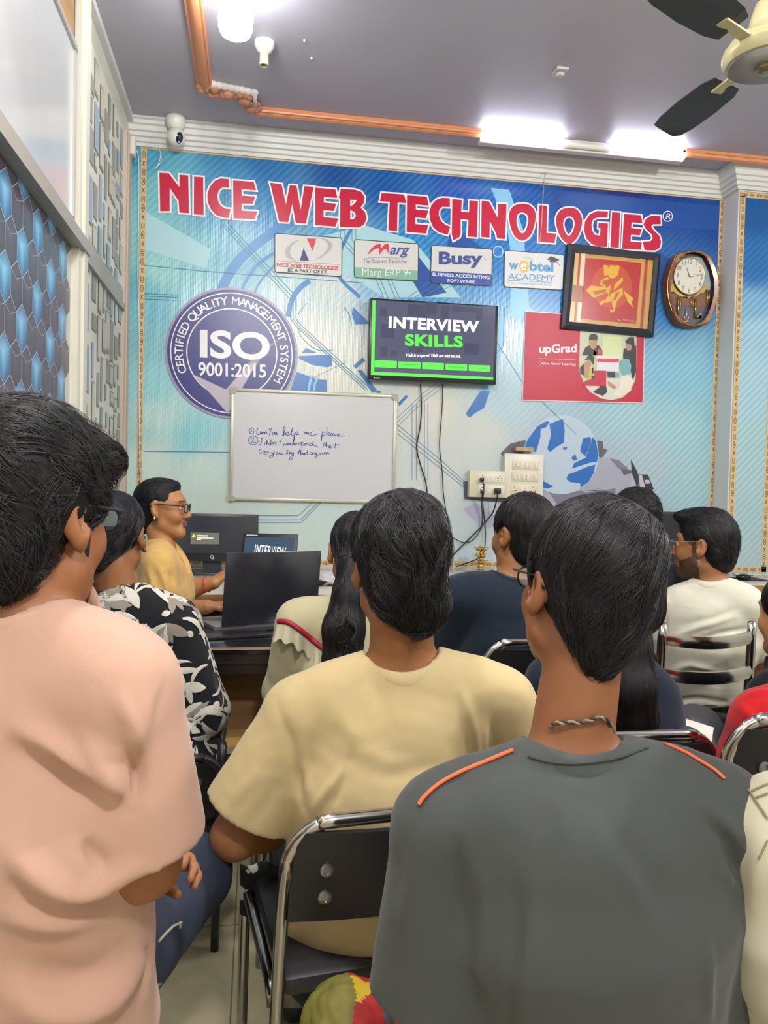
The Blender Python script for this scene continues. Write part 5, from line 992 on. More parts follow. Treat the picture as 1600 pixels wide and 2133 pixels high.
# ============================================================ smooth solid modelling for people and cloth
f32 = np.float32
def V3(a): return np.array([a[0], a[1], a[2]], f32)
class Field:
    def __init__(s, lo, hi, h):
        s.lo = np.array(lo, f32); s.h = h; s.n = (np.ceil((np.array(hi)-np.array(lo))/h)+1).astype(int); s.v = np.full(s.n, .3, f32)
    def win(s, lo, hi, pad):
        i0 = np.clip(np.floor((np.array(lo)-pad-s.lo)/s.h).astype(int), 0, s.n); i1 = np.clip(np.ceil((np.array(hi)+pad-s.lo)/s.h).astype(int)+1, 0, s.n)
        if (i1 <= i0).any(): return None
        ax = [(s.lo[k]+np.arange(i0[k], i1[k])*s.h).astype(f32) for k in range(3)]
        return tuple(slice(a, b) for a, b in zip(i0, i1)), ax[0][:, None, None], ax[1][None, :, None], ax[2][None, None, :]
    def add(s, pr, k=.02):
        w = s.win(pr[1], pr[2], k+3*s.h)
        if w is None: return s
        sl, X, Y, Z = w; d = pr[0](X, Y, Z); a = s.v[sl]; h = np.maximum(k-np.abs(a-d), 0)/max(k, 1e-6); s.v[sl] = np.minimum(a, d)-h*h*k*.25; return s
    def sub(s, pr, k=.008):
        w = s.win(pr[1], pr[2], k+3*s.h)
        if w is None: return s
        sl, X, Y, Z = w; d = -pr[0](X, Y, Z); a = s.v[sl]; h = np.maximum(k-np.abs(a-d), 0)/max(k, 1e-6); s.v[sl] = np.maximum(a, d)+h*h*k*.25; return s
    def sample(s, p):
        q = (p-s.lo)/s.h; q = np.clip(q, 0, s.n-1.001); i = q.astype(int); t = (q-i).astype(f32); r = 0
        for dx in (0, 1):
            for dy in (0, 1):
                for dz in (0, 1):
                    r = r+s.v[i[:, 0]+dx, i[:, 1]+dy, i[:, 2]+dz]*(t[:, 0] if dx else 1-t[:, 0])*(t[:, 1] if dy else 1-t[:, 1])*(t[:, 2] if dz else 1-t[:, 2])
        return r
    def grad(s, p):
        e = s.h; g = np.stack([s.sample(p+np.array(d)*e)-s.sample(p-np.array(d)*e) for d in ((1, 0, 0), (0, 1, 0), (0, 0, 1))], 1)
        return g/np.maximum(np.linalg.norm(g, axis=1, keepdims=True), 1e-6)
    def mesh(s):
        v = s.v.copy(); v[0] = v[-1] = .1; v[:, 0] = v[:, -1] = .1; v[:, :, 0] = v[:, :, -1] = .1
        ins = v < 0; cnt = np.zeros(np.array(v.shape)-1, np.int8); c = lambda a, dx, dy, dz: a[dx:a.shape[0]-1+dx, dy:a.shape[1]-1+dy, dz:a.shape[2]-1+dz]
        for dx in (0, 1):
            for dy in (0, 1):
                for dz in (0, 1): cnt += c(ins, dx, dy, dz)
        act = (cnt > 0) & (cnt < 8); ii = np.argwhere(act); N = len(ii); idm = np.full(act.shape, -1, np.int32); idm[act] = np.arange(N)
        cv = {}
        for dx in (0, 1):
            for dy in (0, 1):
                for dz in (0, 1): cv[dx, dy, dz] = v[ii[:, 0]+dx, ii[:, 1]+dy, ii[:, 2]+dz]
        pos = np.zeros((N, 3)); num = np.zeros(N)
        for a in cv:
            for k in range(3):
                if a[k] == 0:
                    b = list(a); b[k] = 1; b = tuple(b); va, vb = cv[a], cv[b]; m = (va < 0) != (vb < 0); t = np.where(m, va/np.where(m, va-vb, 1), 0)
                    p = np.array(a, float)[None]+np.zeros((N, 1)); p[:, k] += t; pos += p*m[:, None]; num += m
        pos = (ii+pos/num[:, None])*s.h+s.lo; F_ = []
        for k in range(3):
            sl0 = [slice(1, -1)]*3; sl1 = [slice(1, -1)]*3; sl0[k] = slice(0, -1); sl1[k] = slice(1, None)
            A, B = ins[tuple(sl0)], ins[tuple(sl1)]; e = np.argwhere(A != B); fl = A[tuple(e.T)]; off = np.array([1, 1, 1]); off[k] = 0; e = e+off
            a_, b_ = [(1, 2), (2, 0), (0, 1)][k]; da = np.zeros(3, int); db = np.zeros(3, int); da[a_] = 1; db[b_] = 1
            g = lambda q: idm[q[:, 0], q[:, 1], q[:, 2]]
            Q = np.stack([g(e-da-db), g(e-db), g(e), g(e-da)], 1); Q[~fl] = Q[~fl][:, ::-1]; F_.append(Q)
        F_ = np.concatenate(F_); F_ = F_[(F_ >= 0).all(1)]
        return pos, F_
def _box(pts, r): a = np.array(pts); return a.min(0)-r, a.max(0)+r
def cap(a, b, ra, rb, cut=None):
    a, b = V3(a), V3(b); ab = b-a; L2 = max(float(ab @ ab), 1e-9)
    def f(X, Y, Z):
        x, y, z = X-a[0], Y-a[1], Z-a[2]; t = np.clip((x*ab[0]+y*ab[1]+z*ab[2])/L2, 0, 1)
        d = np.sqrt((x-t*ab[0])**2+(y-t*ab[1])**2+(z-t*ab[2])**2)-(ra+(rb-ra)*t)
        if cut: 
            for p0, n in cut: d = np.maximum(d, (X-p0[0])*n[0]+(Y-p0[1])*n[1]+(Z-p0[2])*n[2])
        return d
    lo, hi = _box([a, b], max(ra, rb)); return f, lo, hi
def unit(v): v = np.array(v, float); return v/max(np.linalg.norm(v), 1e-9)
def ecap(a, b, w0, w1, side, cut=None):
    """capsule of elliptical section: (half width along side, half depth) at either end"""
    a, b = V3(a), V3(b); ab = b-a; L2 = max(float(ab @ ab), 1e-9); u = unit(ab); s = unit(np.array(side)-u*(np.array(side) @ u)); n = np.cross(u, s)
    def f(X, Y, Z):
        x, y, z = X-a[0], Y-a[1], Z-a[2]; t = np.clip((x*ab[0]+y*ab[1]+z*ab[2])/L2, 0, 1); x, y, z = x-t*ab[0], y-t*ab[1], z-t*ab[2]
        qs, qn, qu = x*s[0]+y*s[1]+z*s[2], x*n[0]+y*n[1]+z*n[2], x*u[0]+y*u[1]+z*u[2]; W_, D_ = w0[0]+(w1[0]-w0[0])*t, w0[1]+(w1[1]-w0[1])*t; m = np.minimum(W_, D_)
        k0 = np.sqrt((qs/W_)**2+(qn/D_)**2+(qu/m)**2); k1 = np.sqrt((qs/W_**2)**2+(qn/D_**2)**2+(qu/m**2)**2); d = k0*(k0-1)/np.maximum(k1, 1e-6)
        d = np.where(k0 < 1e-4, -m, d)
        if cut:
            for p0, nn in cut: d = np.maximum(d, (X-p0[0])*nn[0]+(Y-p0[1])*nn[1]+(Z-p0[2])*nn[2])
        return d.astype(f32)
    lo, hi = _box([a, b], max(*w0, *w1)); return f, lo, hi
def ell(c, r, R=np.eye(3), cut=None):
    c = V3(c); R = np.array(R)
    def f(X, Y, Z):
        x, y, z = X-c[0], Y-c[1], Z-c[2]; q = [x*R[0, k]+y*R[1, k]+z*R[2, k] for k in range(3)]
        k0 = np.sqrt(sum((q[k]/r[k])**2 for k in range(3))); k1 = np.sqrt(sum((q[k]/r[k]**2)**2 for k in range(3))); d = k0*(k0-1)/np.maximum(k1, 1e-6); d = np.where(k0 < 1e-4, -min(r), d)
        if cut:
            for p0, nn in cut: d = np.maximum(d, (X-p0[0])*nn[0]+(Y-p0[1])*nn[1]+(Z-p0[2])*nn[2])
        return d.astype(f32)
    return f, c-max(r), c+max(r)
def vnormals(v, f):
    a = v[f[:, 2]]-v[f[:, 0]]; b = v[f[:, 3]]-v[f[:, 1]]; n = np.cross(a, b); r = np.zeros_like(v)
    for k in range(4): np.add.at(r, f[:, k], n)
    return r/np.maximum(np.linalg.norm(r, axis=1, keepdims=True), 1e-12)
def relax(v, f, it=1, lam=.5):
    for _ in range(it):
        s = np.zeros_like(v); c = np.zeros(len(v))
        for k in range(4):
            for j in (1, 3): np.add.at(s, f[:, k], v[f[:, (k+j) % 4]]); np.add.at(c, f[:, k], 1)
        v = v+(s/np.maximum(c, 1)[:, None]-v)*lam
    return v
def bvh_of(v, f): return BVHTree.FromPolygons([Vector(a) for a in v], [tuple(int(i) for i in q) for q in f])
def surf(bvh, px, py, back=0.0):
    h = bvh.ray_cast(CAM, ray(px, py).normalized())
    if h[0] is None:
        # slide toward the nearest surface point seen from the camera
        d = ray(px, py).normalized(); best = bvh.find_nearest(CAM+d*1.2); return np.array(best[0])
    return np.array(h[0])
def segdist(v, pl):
    """distance to a polyline and a weight that fades toward both of its ends"""
    best = np.full(len(v), 9.); wt = np.zeros(len(v)); L_ = np.array([np.linalg.norm(b-a) for a, b in zip(pl[:-1], pl[1:])]); cs = np.concatenate([[0], np.cumsum(L_)]); T = max(cs[-1], 1e-6)
    for i, (a, b) in enumerate(zip(pl[:-1], pl[1:])):
        ab = b-a; t = np.clip(((v-a) @ ab)/max(ab @ ab, 1e-9), 0, 1); d = np.linalg.norm(v-(a+t[:, None]*ab), axis=1); k = d < best; best[k] = d[k]; wt[k] = ((cs[i]+t*L_[i])/T)[k]
    return best, np.sin(np.pi*(.06+.88*wt))**.8
def sinnoise(v, f, seed):
    r = np.random.RandomState(seed); o = 0
    for k in range(10):
        d = r.normal(size=3); d /= np.linalg.norm(d); fr = f*(.6+r.rand()*1.2); o = o+np.sin(v @ d*fr*6.28+r.rand()*6.28+1.5*np.sin(v @ r.normal(size=3)*f*2+r.rand()*6))
    return o/10
# ------------------------------------------------------------ skin, hair, cloth materials
def skin_mat(n, h, lip='#8a5148'): return [M('skin_'+n, h, .48, spec=.4, noise=(45, .05), bump=(140, .08)), M('lips_'+n, lip, .4), M('eye_white', '#d8d2c8', .2), M('iris_dark', '#23150f', .15), M('brow_hair', '#2c211b', .7), M('shoe_dark', '#1d1c1e', .5)]
m_hair = M('hair_black', '#121215', .38, spec=.55); m_hair2 = M('hair_dark_brown', '#1c1514', .40, spec=.55); m_hcap = M('hair_under', '#0d0d10', .6, spec=.3)
def head_R(yaw, pitch, roll):
    """columns: right, forward, up of the head; yaw clockwise from +Y, pitch looks down, roll leans to its right"""
    R = Matrix.Rotation(-yaw, 3, 'Z') @ Matrix.Rotation(-pitch, 3, 'X') @ Matrix.Rotation(roll, 3, 'Y'); return np.array(R)
def head_prims(F, c, R, s, face=True, jaw=1.0):
    L = lambda x, y, z: np.array(c)+R @ (np.array([x, y, z])*s); S_ = lambda *r: tuple(a*s for a in r)
    F.add(ell(L(0, -.014, .034), S_(.0745, .094, .085), R), .01); F.add(ell(L(0, .03, -.015), S_(.062*(.4+.6*jaw), .062, .085*(.45+.55*jaw)), R), .03*s)
    for g in (-1, 1):
        F.add(cap(L(.046*g*jaw, .012, -.058), L(.012*g, .07, -.09), .022*s*jaw, .019*s), .03*s); F.add(ell(L(.038*g, .06, -.025), S_(.022, .024, .026), R), .02*s)
    F.add(ell(L(0, .076, -.094), S_(.02, .017, .016), R), .02*s)
    F.add(ell(L(0, .073, .036), S_(.05, .018, .014), R), .02*s)
    if face:
        for g in (-1, 1): F.sub(ell(L(.031*g, .093, .012), S_(.018, .012, .011), R), .012*s)
        F.add(cap(L(0, .086, .022), L(0, .108, -.020), .008*s, .0105*s), .012*s); F.add(ell(L(0, .108, -.022), S_(.010, .010, .009), R), .006*s)
        for g in (-1, 1): F.add(ell(L(.012*g, .097, -.027), S_(.008, .010, .007), R), .006*s); F.add(ell(L(.031*g, .0755, .012), S_(.0125, .0125, .0115), R), .003*s)
        F.add(ell(L(0, .0925, -.050), S_(.021, .011, .0065), R), .006*s); F.add(ell(L(0, .0905, -.0615), S_(.018, .0115, .007), R), .005*s)
        F.sub(cap(L(-.02, .101, -.0558), L(.02, .101, -.0558), .0022*s, .0022*s), .003*s)
    for g in (-1, 1):
        Re = R @ np.array(Matrix.Rotation(-g*.45, 3, 'Z')) @ np.array(Matrix.Rotation(.18, 3, 'X'))
        F.add(ell(L(.079*g, -.012, .000), S_(.0095, .019, .032), Re), .006*s); F.sub(ell(L(.0865*g, -.006, .004), S_(.0075, .010, .019), Re), .004*s); F.add(ell(L(.076*g, -.002, -.027), S_(.008, .010, .011), Re), .005*s)
def hand(F, w, d, pn, g, curl=.5, s=1.0, spread=.0):
    """w wrist, d direction of the fingers, pn the way the palm faces, g +1 right / -1 left hand"""
    w = np.array(w, float); d = unit(d); pn = unit(np.array(pn)-d*(np.array(pn) @ d)); th = np.cross(d, pn)*(1)*(-g)
    F.add(ecap(w, w+d*.082*s, (.026*s, .016*s), (.038*s, .013*s), th), .012)
    for o, Ln in zip((.029, .010, -.010, -.028), (.070, .078, .072, .057)):
        p = w+d*.085*s+th*o*s; a = curl*.5; dd = unit(d+th*o*spread*10)
        for k, (fr, r) in enumerate(((.45, .0086), (.3, .008), (.25, .0072))):
            q = p+(dd*math.cos(a)+pn*math.sin(a))*Ln*fr*s; F.add(cap(p, q, r*s, r*.92*s), .004); p = q; a += curl
    p = w+d*.025*s+th*.026*s; q = p+unit(d*.65+th*.6+pn*.25)*.036*s; F.add(cap(p, q, .0125*s, .0105*s), .01); F.add(cap(q, q+unit(d*.8+th*.2+pn*.45)*.034*s, .0098*s, .0082*s), .004)
def strands(name, F, root, Rh, c, N, comb, steps=8, step=.009, lift=(.0, .007), mess=.35, mat=None, parent=None, rad=.0006, seed=1, mask=None, freq=28, clump=.6, ears=0):
    """loose hairs that run over the surface of the hair mass; comb(local) gives the lie of the hair"""
    rs = np.random.RandomState(seed); p = root[rs.randint(0, len(root), N)]+rs.normal(size=(N, 3))*.002
    loc = (p-c) @ Rh
    if mask is not None: k = mask(loc); p, loc = p[k], loc[k]; N = len(p)
    lf = rs.uniform(lift[0], lift[1], N)*(.4+.6*(sinnoise(p, freq*.5, seed+5)*.5+.5)); ph = np.stack([sinnoise(p, freq, seed+k) for k in range(3)], 1)*2.2
    pts = np.zeros((N, steps, 3)); ln = rs.uniform(.6, 1.25, N)
    for i in range(steps):
        g = F.grad(p); dd = F.sample(p); p = p-g*(dd-(-.001+lf*((i+1)/steps)))[:, None]*.8; pts[:, i] = p
        d = comb((p-c) @ Rh) @ Rh.T; d = d+ph*mess+np.stack([sinnoise(p, freq*1.6, seed+20+k) for k in range(3)], 1)*mess*.8; d = d-g*(d*g).sum(1, keepdims=True); d /= np.maximum(np.linalg.norm(d, axis=1, keepdims=True), 1e-6)
        p = p+d*(step*ln)[:, None]
    if clump:
        K = max(4, N//24); gi = rs.choice(N, K, replace=False); r0 = pts[:, 0]; own = np.concatenate([((r0[a:a+1500, None]-r0[None, gi])**2).sum(2).argmin(1) for a in range(0, N, 1500)])
        w = (clump*np.linspace(0, 1, steps)**.8)[None, :, None]*rs.uniform(.6, 1, (N, 1, 1)); pts = pts*(1-w)+pts[gi[own]]*w
    if ears:
        lp = ((pts-c) @ Rh)/ears; q = np.minimum(*[(((lp-np.array([g*.086, -.011, -.004]))/np.array([.026, .026, .040]))**2).sum(2) for g in (-1, 1)]).min(1); pts = pts[q > 1]
        lp = ((pts-c) @ Rh)/ears; q = (((lp-np.array([0, .115, -.03]))/np.array([.08, .062, .085]))**2).sum(2).min(1); pts = pts[q > 1]; N = len(pts)
    hc = bpy.data.hair_curves.new(name); hc.add_curves([steps]*N); org = np.array(wpos(parent))
    hc.attributes['position'].data.foreach_set('vector', (pts-org).astype(f32).ravel())
    r = np.tile(np.linspace(1, .25, steps), (N, 1))*rs.uniform(.7, 1.3, (N, 1))*rad
    at = hc.attributes.get('radius') or hc.attributes.new('radius', 'FLOAT', 'POINT'); at.data.foreach_set('value', r.astype(f32).ravel())
    hc.materials.append(mat or m_hair); o = bpy.data.objects.new(name, hc); C.objects.link(o); o.parent = parent; o['kind'] = 'stuff'; WORLD[o.name] = Vector(org)
    return o
def smooth_obj(name, v, f, mats, parent, mi=None, kind=None, label=None):
    return obj(name, v, f, mats, parent, True, mi, kind=kind, label=label)
GR = 'people in the audience'
def person(name, label, J, skin, shirt, hair, pants, h=.005, sleeve=.62, tw=1.0, face=True, e=.012, hem=None, folds=(), wr=.0016, collar=True, shoes=None, hide_legs=False, arms=True, vneck=0, sleevew=1.0, seed=1, neckr=1.0, famp=1.5):
    """J: joints as measured photo points (px, py, distance) or world vectors; returns a dict of what was built"""
    W_ = {k: (np.array(P(*v)) if isinstance(v, tuple) else np.array(v)) for k, v in J.items() if not np.isscalar(v) and not isinstance(v, dict)}
    yaw = math.radians(J.get('yaw', 0)); fwd = np.array([math.sin(yaw), math.cos(yaw), 0]); rt = np.array([math.cos(yaw), -math.sin(yaw), 0]); up = np.array([0, 0, 1.])
    hs = J.get('hs', 1.0); Rh = head_R(*[math.radians(J.get(k, 0)) for k in ('hy', 'hp', 'hr')]); hc = W_['head']; c7 = W_['c7']
    for g, k in ((-1, 'L'), (1, 'R')):
        if 'sh'+k not in W_: W_['sh'+k] = c7+rt*g*.185*tw-up*.055+fwd*.01
    sm_ = (W_['shL']+W_['shR'])/2
    hm = W_.get('hip', np.array([*(sm_+fwd*J.get('lean', -.03))[:2], J.get('hipz', .52)])); rt2 = unit(W_['shR']-W_['shL']); tu = unit(sm_-hm)
    for g, k in ((-1, 'L'), (1, 'R')):
        hp = hm+rt*g*.085; W_.setdefault('hp'+k, hp); W_.setdefault('kn'+k, hp+fwd*.41+rt*g*.05-up*(hp[2]-.50)); kn = W_['kn'+k]; W_.setdefault('an'+k, np.array([kn[0]+fwd[0]*.0, kn[1]+fwd[1]*.0, .085]))
        W_.setdefault('el'+k, W_['sh'+k]-up*.25+fwd*.09+rt*g*.05); W_.setdefault('wr'+k, W_['el'+k]+fwd*.20-rt*g*.10-up*.03)
    allp = np.array([W_[k] for k in W_]); lo = allp.min(0)-.2; hi = allp.max(0)+.2; lo[2] = 0 if not hide_legs else max(0, hm[2]-.15)
    F = Field(lo, hi, h)
    chest = hm+(sm_-hm)*.66; waist = hm+(sm_-hm)*.30; upc = sm_-tu*.035
    def torso(Fd, e, kk=.05):
        Fd.add(ecap(hm, waist, (.155*tw+e, .115*tw+e), (.140*tw+e, .105*tw+e), rt), kk); Fd.add(ecap(waist, chest, (.140*tw+e, .105*tw+e), (.160*tw+e, .115*tw+e), rt2), kk); Fd.add(ecap(chest, upc, (.160*tw+e, .115*tw+e), (.125*tw+e, .075*tw+e), rt2), kk)
        for k in 'LR':
            s_ = W_['sh'+k]; Fd.add(cap(upc, s_, .075*tw+e*.6, .052*tw+e*.7), kk); Fd.add(cap(c7-up*.040+fwd*.02, c7*.3+s_*.7+up*.004, .044+e*.8, .043*tw+e*.75), .04)
    torso(F, 0)
    nb = hc+Rh @ np.array([0, -.022, -.075])*hs
    F.add(cap(nb, c7+fwd*.028-up*.01, .052*hs*neckr, .057*hs*neckr), .014); head_prims(F, hc, Rh, hs, face, J.get('jaw', 1.0))
    for g, k in ((-1, 'L'), (1, 'R')):
        s_, el, wrr = W_['sh'+k], W_['el'+k], W_['wr'+k]
        F.add(cap(s_, el, .045, .040), .03); F.add(cap(el, el+(wrr-el)*.35, .041, .040), .02); F.add(cap(el+(wrr-el)*.35, wrr, .040, .0265), .02)
        hd = J.get('hand'+k, {}); hand(F, wrr, hd.get('d', unit(wrr-el)), hd.get('pn', -up*.6-rt*g*.8), g, hd.get('curl', .55), hd.get('s', 1.0))
        if not hide_legs:
            kn, an = W_['kn'+k], W_['an'+k]; F.add(cap(W_['hp'+k]-up*.01, kn, .076, .060), .04); F.add(cap(kn, an, .056, .036), .02); F.add(ecap(an-up*.045-fwd*.03, an-up*.05+fwd*.15, (.038, .036), (.042, .026), rt), .02)
    v, f = F.mesh(); v = relax(v, f, 1, .4); v[:, 2] = np.maximum(v[:, 2], .001)
    # what is lips, eyes, brows, shoes
    lc = ((v[f].mean(1)-hc) @ Rh)/hs; mi = np.zeros(len(f), np.int32)
    if face:
        mi[(np.abs(lc[:, 0]) < .022) & (lc[:, 1] > .088) & (lc[:, 2] < -.0445) & (lc[:, 2] > -.068)] = 1
        for g in (-1, 1):
            ey = np.linalg.norm(lc-np.array([.031*g, .0755, .012]), axis=1) < .0137; ey &= (np.abs(lc[:, 2]-.012) < .0065) & (lc[:, 1] > .078); mi[ey] = 2
            ir = ey & (np.hypot(lc[:, 0]-.031*g-J.get('gaze', 0), lc[:, 2]-.012) < .0062); mi[ir] = 3
        mi[(np.abs(np.abs(lc[:, 0])-.031) < .019) & (lc[:, 1] > .06) & (np.abs(lc[:, 2]-.034-.10*(.02-np.abs(np.abs(lc[:, 0])-.028))) < .0025)] = 4
        if J.get('beard'): 
            ns = .006*sinnoise(lc, 60, 3); bz = (lc[:, 1] > .004+ns) & (lc[:, 2] < -.018-.45*np.maximum(lc[:, 1]-.0, 0)+ns) & (lc[:, 2] > -.112+.25*np.minimum(lc[:, 1], .06)-.02+ns) & (mi == 0)
            bz &= ~((np.abs(lc[:, 0]) < .026) & (lc[:, 2] > -.070) & (lc[:, 1] > .07)); bz |= (np.abs(lc[:, 0]) > .055) & (np.abs(lc[:, 1]-.016) < .008+ns*.5) & (lc[:, 2] < .03) & (lc[:, 2] > -.03) & (mi == 0); mi[bz] = 6
            mi[(np.abs(lc[:, 0]) < .026) & (lc[:, 1] > .085) & (np.abs(lc[:, 2]+.0405) < .0045)] = 6
    mi[v[f].mean(1)[:, 2] < .075] = 5
    mats = skin_mat(*skin)+[M('stubble_'+skin[0], '#4a3324', .65, noise=(260, .35))]
    body = smooth_obj('person', v, f, mats, None, mi); tag(body, label, 'person', GR)
    body.name = name; WORLD[body.name] = Vector((0, 0, 0)); body['label'] = label
    R_ = dict(body=body, W=W_, Rh=Rh, hc=hc, hs=hs, fwd=fwd, rt=rt, F=F)
    # shirt
    if shirt:
        hz = hm[2]-.02 if hem is None else hem
        lo2 = np.array([min(W_[k][0] for k in ('shL', 'shR', 'elL', 'elR', 'c7'))-.16, min(W_[k][1] for k in ('shL', 'shR', 'elL', 'elR', 'c7'))-.2, min(hz, W_['elL'][2]-.05, W_['elR'][2]-.05, W_['wrL'][2]-.08 if sleeve > 1 else 9, W_['wrR'][2]-.08 if sleeve > 1 else 9)-.05]); hi2 = np.array([max(W_[k][0] for k in ('shL', 'shR', 'elL', 'elR', 'c7'))+.16, max(W_[k][1] for k in ('shL', 'shR', 'elL', 'elR', 'c7', *(('wrL', 'wrR') if sleeve > 1 else ())))+.2, c7[2]+.12])
        if sleeve > 1:
            for k in ('wrL', 'wrR'): lo2 = np.minimum(lo2, W_[k]-.08); hi2 = np.maximum(hi2, W_[k]+.08)
        G = Field(lo2, hi2, h*1.1)
        T_ = Field(lo2, hi2, h*1.1); torso(T_, e); zc = int(max(0, (hz-G.lo[2])/G.h)); T_.v[:, :, :zc] = np.maximum(T_.v[:, :, :zc], .02)
        for g, k in ((-1, 'L'), (1, 'R')):
            s_, el, wrr = W_['sh'+k], W_['el'+k], W_['wr'+k]; ud = unit(el-s_)
            if sleeve <= 1:
                hp_ = s_+(el-s_)*sleeve; w1 = (.060+.012*sleeve)*sleevew; G.add(cap(s_-ud*.0, hp_+ud*.06, .054*tw+e*.6, w1+e*.3, [(hp_, ud)]), .016); R_['hem'+k] = (hp_, ud, w1+e*.3)
            else:
                G.add(cap(s_, el, .050+e, .046+e), .03); wp_ = el+(wrr-el)*.93; fd = unit(wrr-el); G.add(cap(el, wp_+fd*.05, .046+e, .034+e, [(wp_, fd)]), .02)
        for g, k in ((-1, 'L'), (1, 'R')):
            if sleeve <= 1:
                s_, el = W_['sh'+k], W_['el'+k]; ud = unit(el-s_); hp_, _, r_ = R_['hem'+k]; G.sub(cap(hp_-ud*.018, hp_+ud*.1, r_-.020, r_-.012), .004)
        hh = np.maximum(.018-np.abs(G.v-T_.v), 0)/.018; G.v = np.minimum(G.v, T_.v)-hh*hh*.018*.25
        G.sub(cap(nb, c7+fwd*.028-up*.02, .055*hs*neckr+.004, .060*hs*neckr+.006), .006)
        if vneck: 
            ch_ = c7+fwd*.13-up*vneck; G.sub(cap(c7+fwd*.10+up*.02, ch_, .055, .012), .01)
        sv, sf = G.mesh(); sv = relax(sv, sf, 2, .5); nn = vnormals(sv, sf)
        bv = bvh_of(sv, sf); disp = np.zeros(len(sv))
        for pl, amp, wd in folds:
            q = np.array([surf(bv, *p) for p in pl]); q = np.array(catmull(q, 4)) if len(q) > 2 else q; sd_, sw_ = segdist(sv, q); disp += amp*famp*sw_*np.exp(-(sd_/wd)**2)
        an = sv*np.array([1, 1, .55]); disp += wr*(sinnoise(an, 9, seed)+.6*sinnoise(sv, 20, seed+3))
        sv = sv+nn*disp[:, None]
        sh = smooth_obj('shirt', sv, sf, shirt, body); R_.update(shirt=sh, sv=sv, sf=sf, sb=bvh_of(sv, sf), G=G)
        if collar:
            ax = unit(unit(nb-(c7+fwd*.028-up*.02))*.4+up*.6); s1 = unit(rt-ax*(rt @ ax)); s2 = np.cross(ax, s1); s2 = s2 if s2 @ fwd > 0 else -s2; c0 = c7+fwd*.028
            hr_ = .060*hs*neckr+.006; rings = []
            for dr in (.003, .010, .017):
                pts = []
                for t in np.linspace(0, 2*math.pi, 41):
                    o_ = c0+ax*.09+(s1*math.cos(t)+s2*math.sin(t))*(hr_+dr); hit = R_['sb'].ray_cast(Vector(o_), Vector(-ax), .2)[0]
                    pts.append(o_-ax*(float((o_-np.array(hit)) @ ax) if hit is not None else .09))
                pts = np.array(pts[:-1]); hh = (pts-c0) @ ax; md = np.median(hh); pts = pts+ax*(np.clip(hh, md-.03, md+.005)-hh)[:, None]
                for _ in range(3): pts = (np.roll(pts, 1, 0)+pts*2+np.roll(pts, -1, 0))/4
                rings.append(pts)
            vv = []; n4 = len(rings[0])
            for j, (rg, u_) in enumerate(zip([rings[0], rings[0], rings[1], rings[2], rings[2]], (-.006, .0035, .0045, .0035, -.004))): vv += [tuple(p+ax*u_) for p in rg]
            ff = [(j*n4+k, j*n4+(k+1) % n4, (j+1)*n4+(k+1) % n4, (j+1)*n4+k) for j in range(4) for k in range(n4)]
            obj('collar', vv, ff, shirt, sh, True)
    if pants and not hide_legs:
        hh_ = max(h*1.3, .0075); Q = Field(np.minimum(np.minimum(W_['anL'], W_['anR']), hm)-.2, np.maximum(np.maximum(W_['knL'], W_['knR']), hm)+.22, hh_)
        Q.add(ecap(hm-up*.03, hm+up*.05, (.15*tw+.003, .108*tw+.003), (.142*tw+.003, .104*tw+.003), rt), .03)
        for k in 'LR':
            kn, an = W_['kn'+k], W_['an'+k]; Q.add(cap(W_['hp'+k]-up*.01, kn, .086, .071), .04); pe = J.get('pantend', .95); Q.add(cap(kn, kn+(an-kn)*pe+unit(an-kn)*.06, .069, .056, [(kn+(an-kn)*pe, unit(an-kn))]), .03)
        qv, qf = Q.mesh(); qv = relax(qv, qf, 2, .5); nn = vnormals(qv, qf); qv = qv+nn*(.003*sinnoise(qv, 10, seed+9))[:, None]; qv[:, 2] = np.maximum(qv[:, 2], .02); R_['pants'] = smooth_obj('trousers', qv, qf, pants, body); R_['pb'] = bvh_of(qv, qf)
    if hair: build_hair(R_, hair, h)
    return R_
def build_hair(R_, H, h):
    hc, Rh, s = R_['hc'], R_['Rh'], R_['hs']; L = lambda x, y, z: hc+Rh @ (np.array([x, y, z])*s); hh_ = H.get('h', .004)
    F = Field(hc-np.array(H.get('lo', (.19, .19, .2))), hc+.2, hh_); S_ = lambda r: tuple(a*s for a in r)
    for it in H['add']: F.add(ell(L(*it[0]), S_(it[1]), Rh) if len(it) == 2 else cap(L(*it[0]), L(*it[1]), it[2]*s, it[3]*s), H.get('k', .025))
    for it in H.get('world', ()): F.add(cap(it[0], it[1], it[2], it[3]), .03)
    for it in H.get('sub', ()): F.sub(ell(L(*it[0]), S_(it[1]), Rh), .012)
    v, f = F.mesh()
    if not len(v): return
    v = relax(v, f, 1, .5); nn = vnormals(v, f); am = H.get('lump', .003)
    st = np.array(H.get('grain', (1, 1, .45))); v2 = v+nn*(am*sinnoise(((v-hc) @ Rh)*st, 24, H.get('seed', 1))+am*.5*sinnoise(((v-hc) @ Rh)*st, 50, 4))[:, None]
    R_['hair'] = smooth_obj('hair', v2, f, H.get('cap', m_hcap), R_['body'])
    cf = H.get('comb', lambda p: unitrows(p-np.array([0, -.05, .13]))+np.array([0, -.05, -.6]))
    R_['strands'] = strands('hair_strands', F, v, Rh, hc, H.get('N', 2500), cf, H.get('steps', 8), H.get('step', .008), H.get('lift', (.0, .008)), H.get('mess', .35), H.get('mat', m_hair), R_['hair'], H.get('rad', .0006), H.get('seed', 1), H.get('mask'), H.get('freq', 28), H.get('clump', .6), s if H.get('ears', True) else 0)
    R_['HF'] = F
def unitrows(p): return p/np.maximum(np.linalg.norm(p, axis=1, keepdims=True), 1e-6)
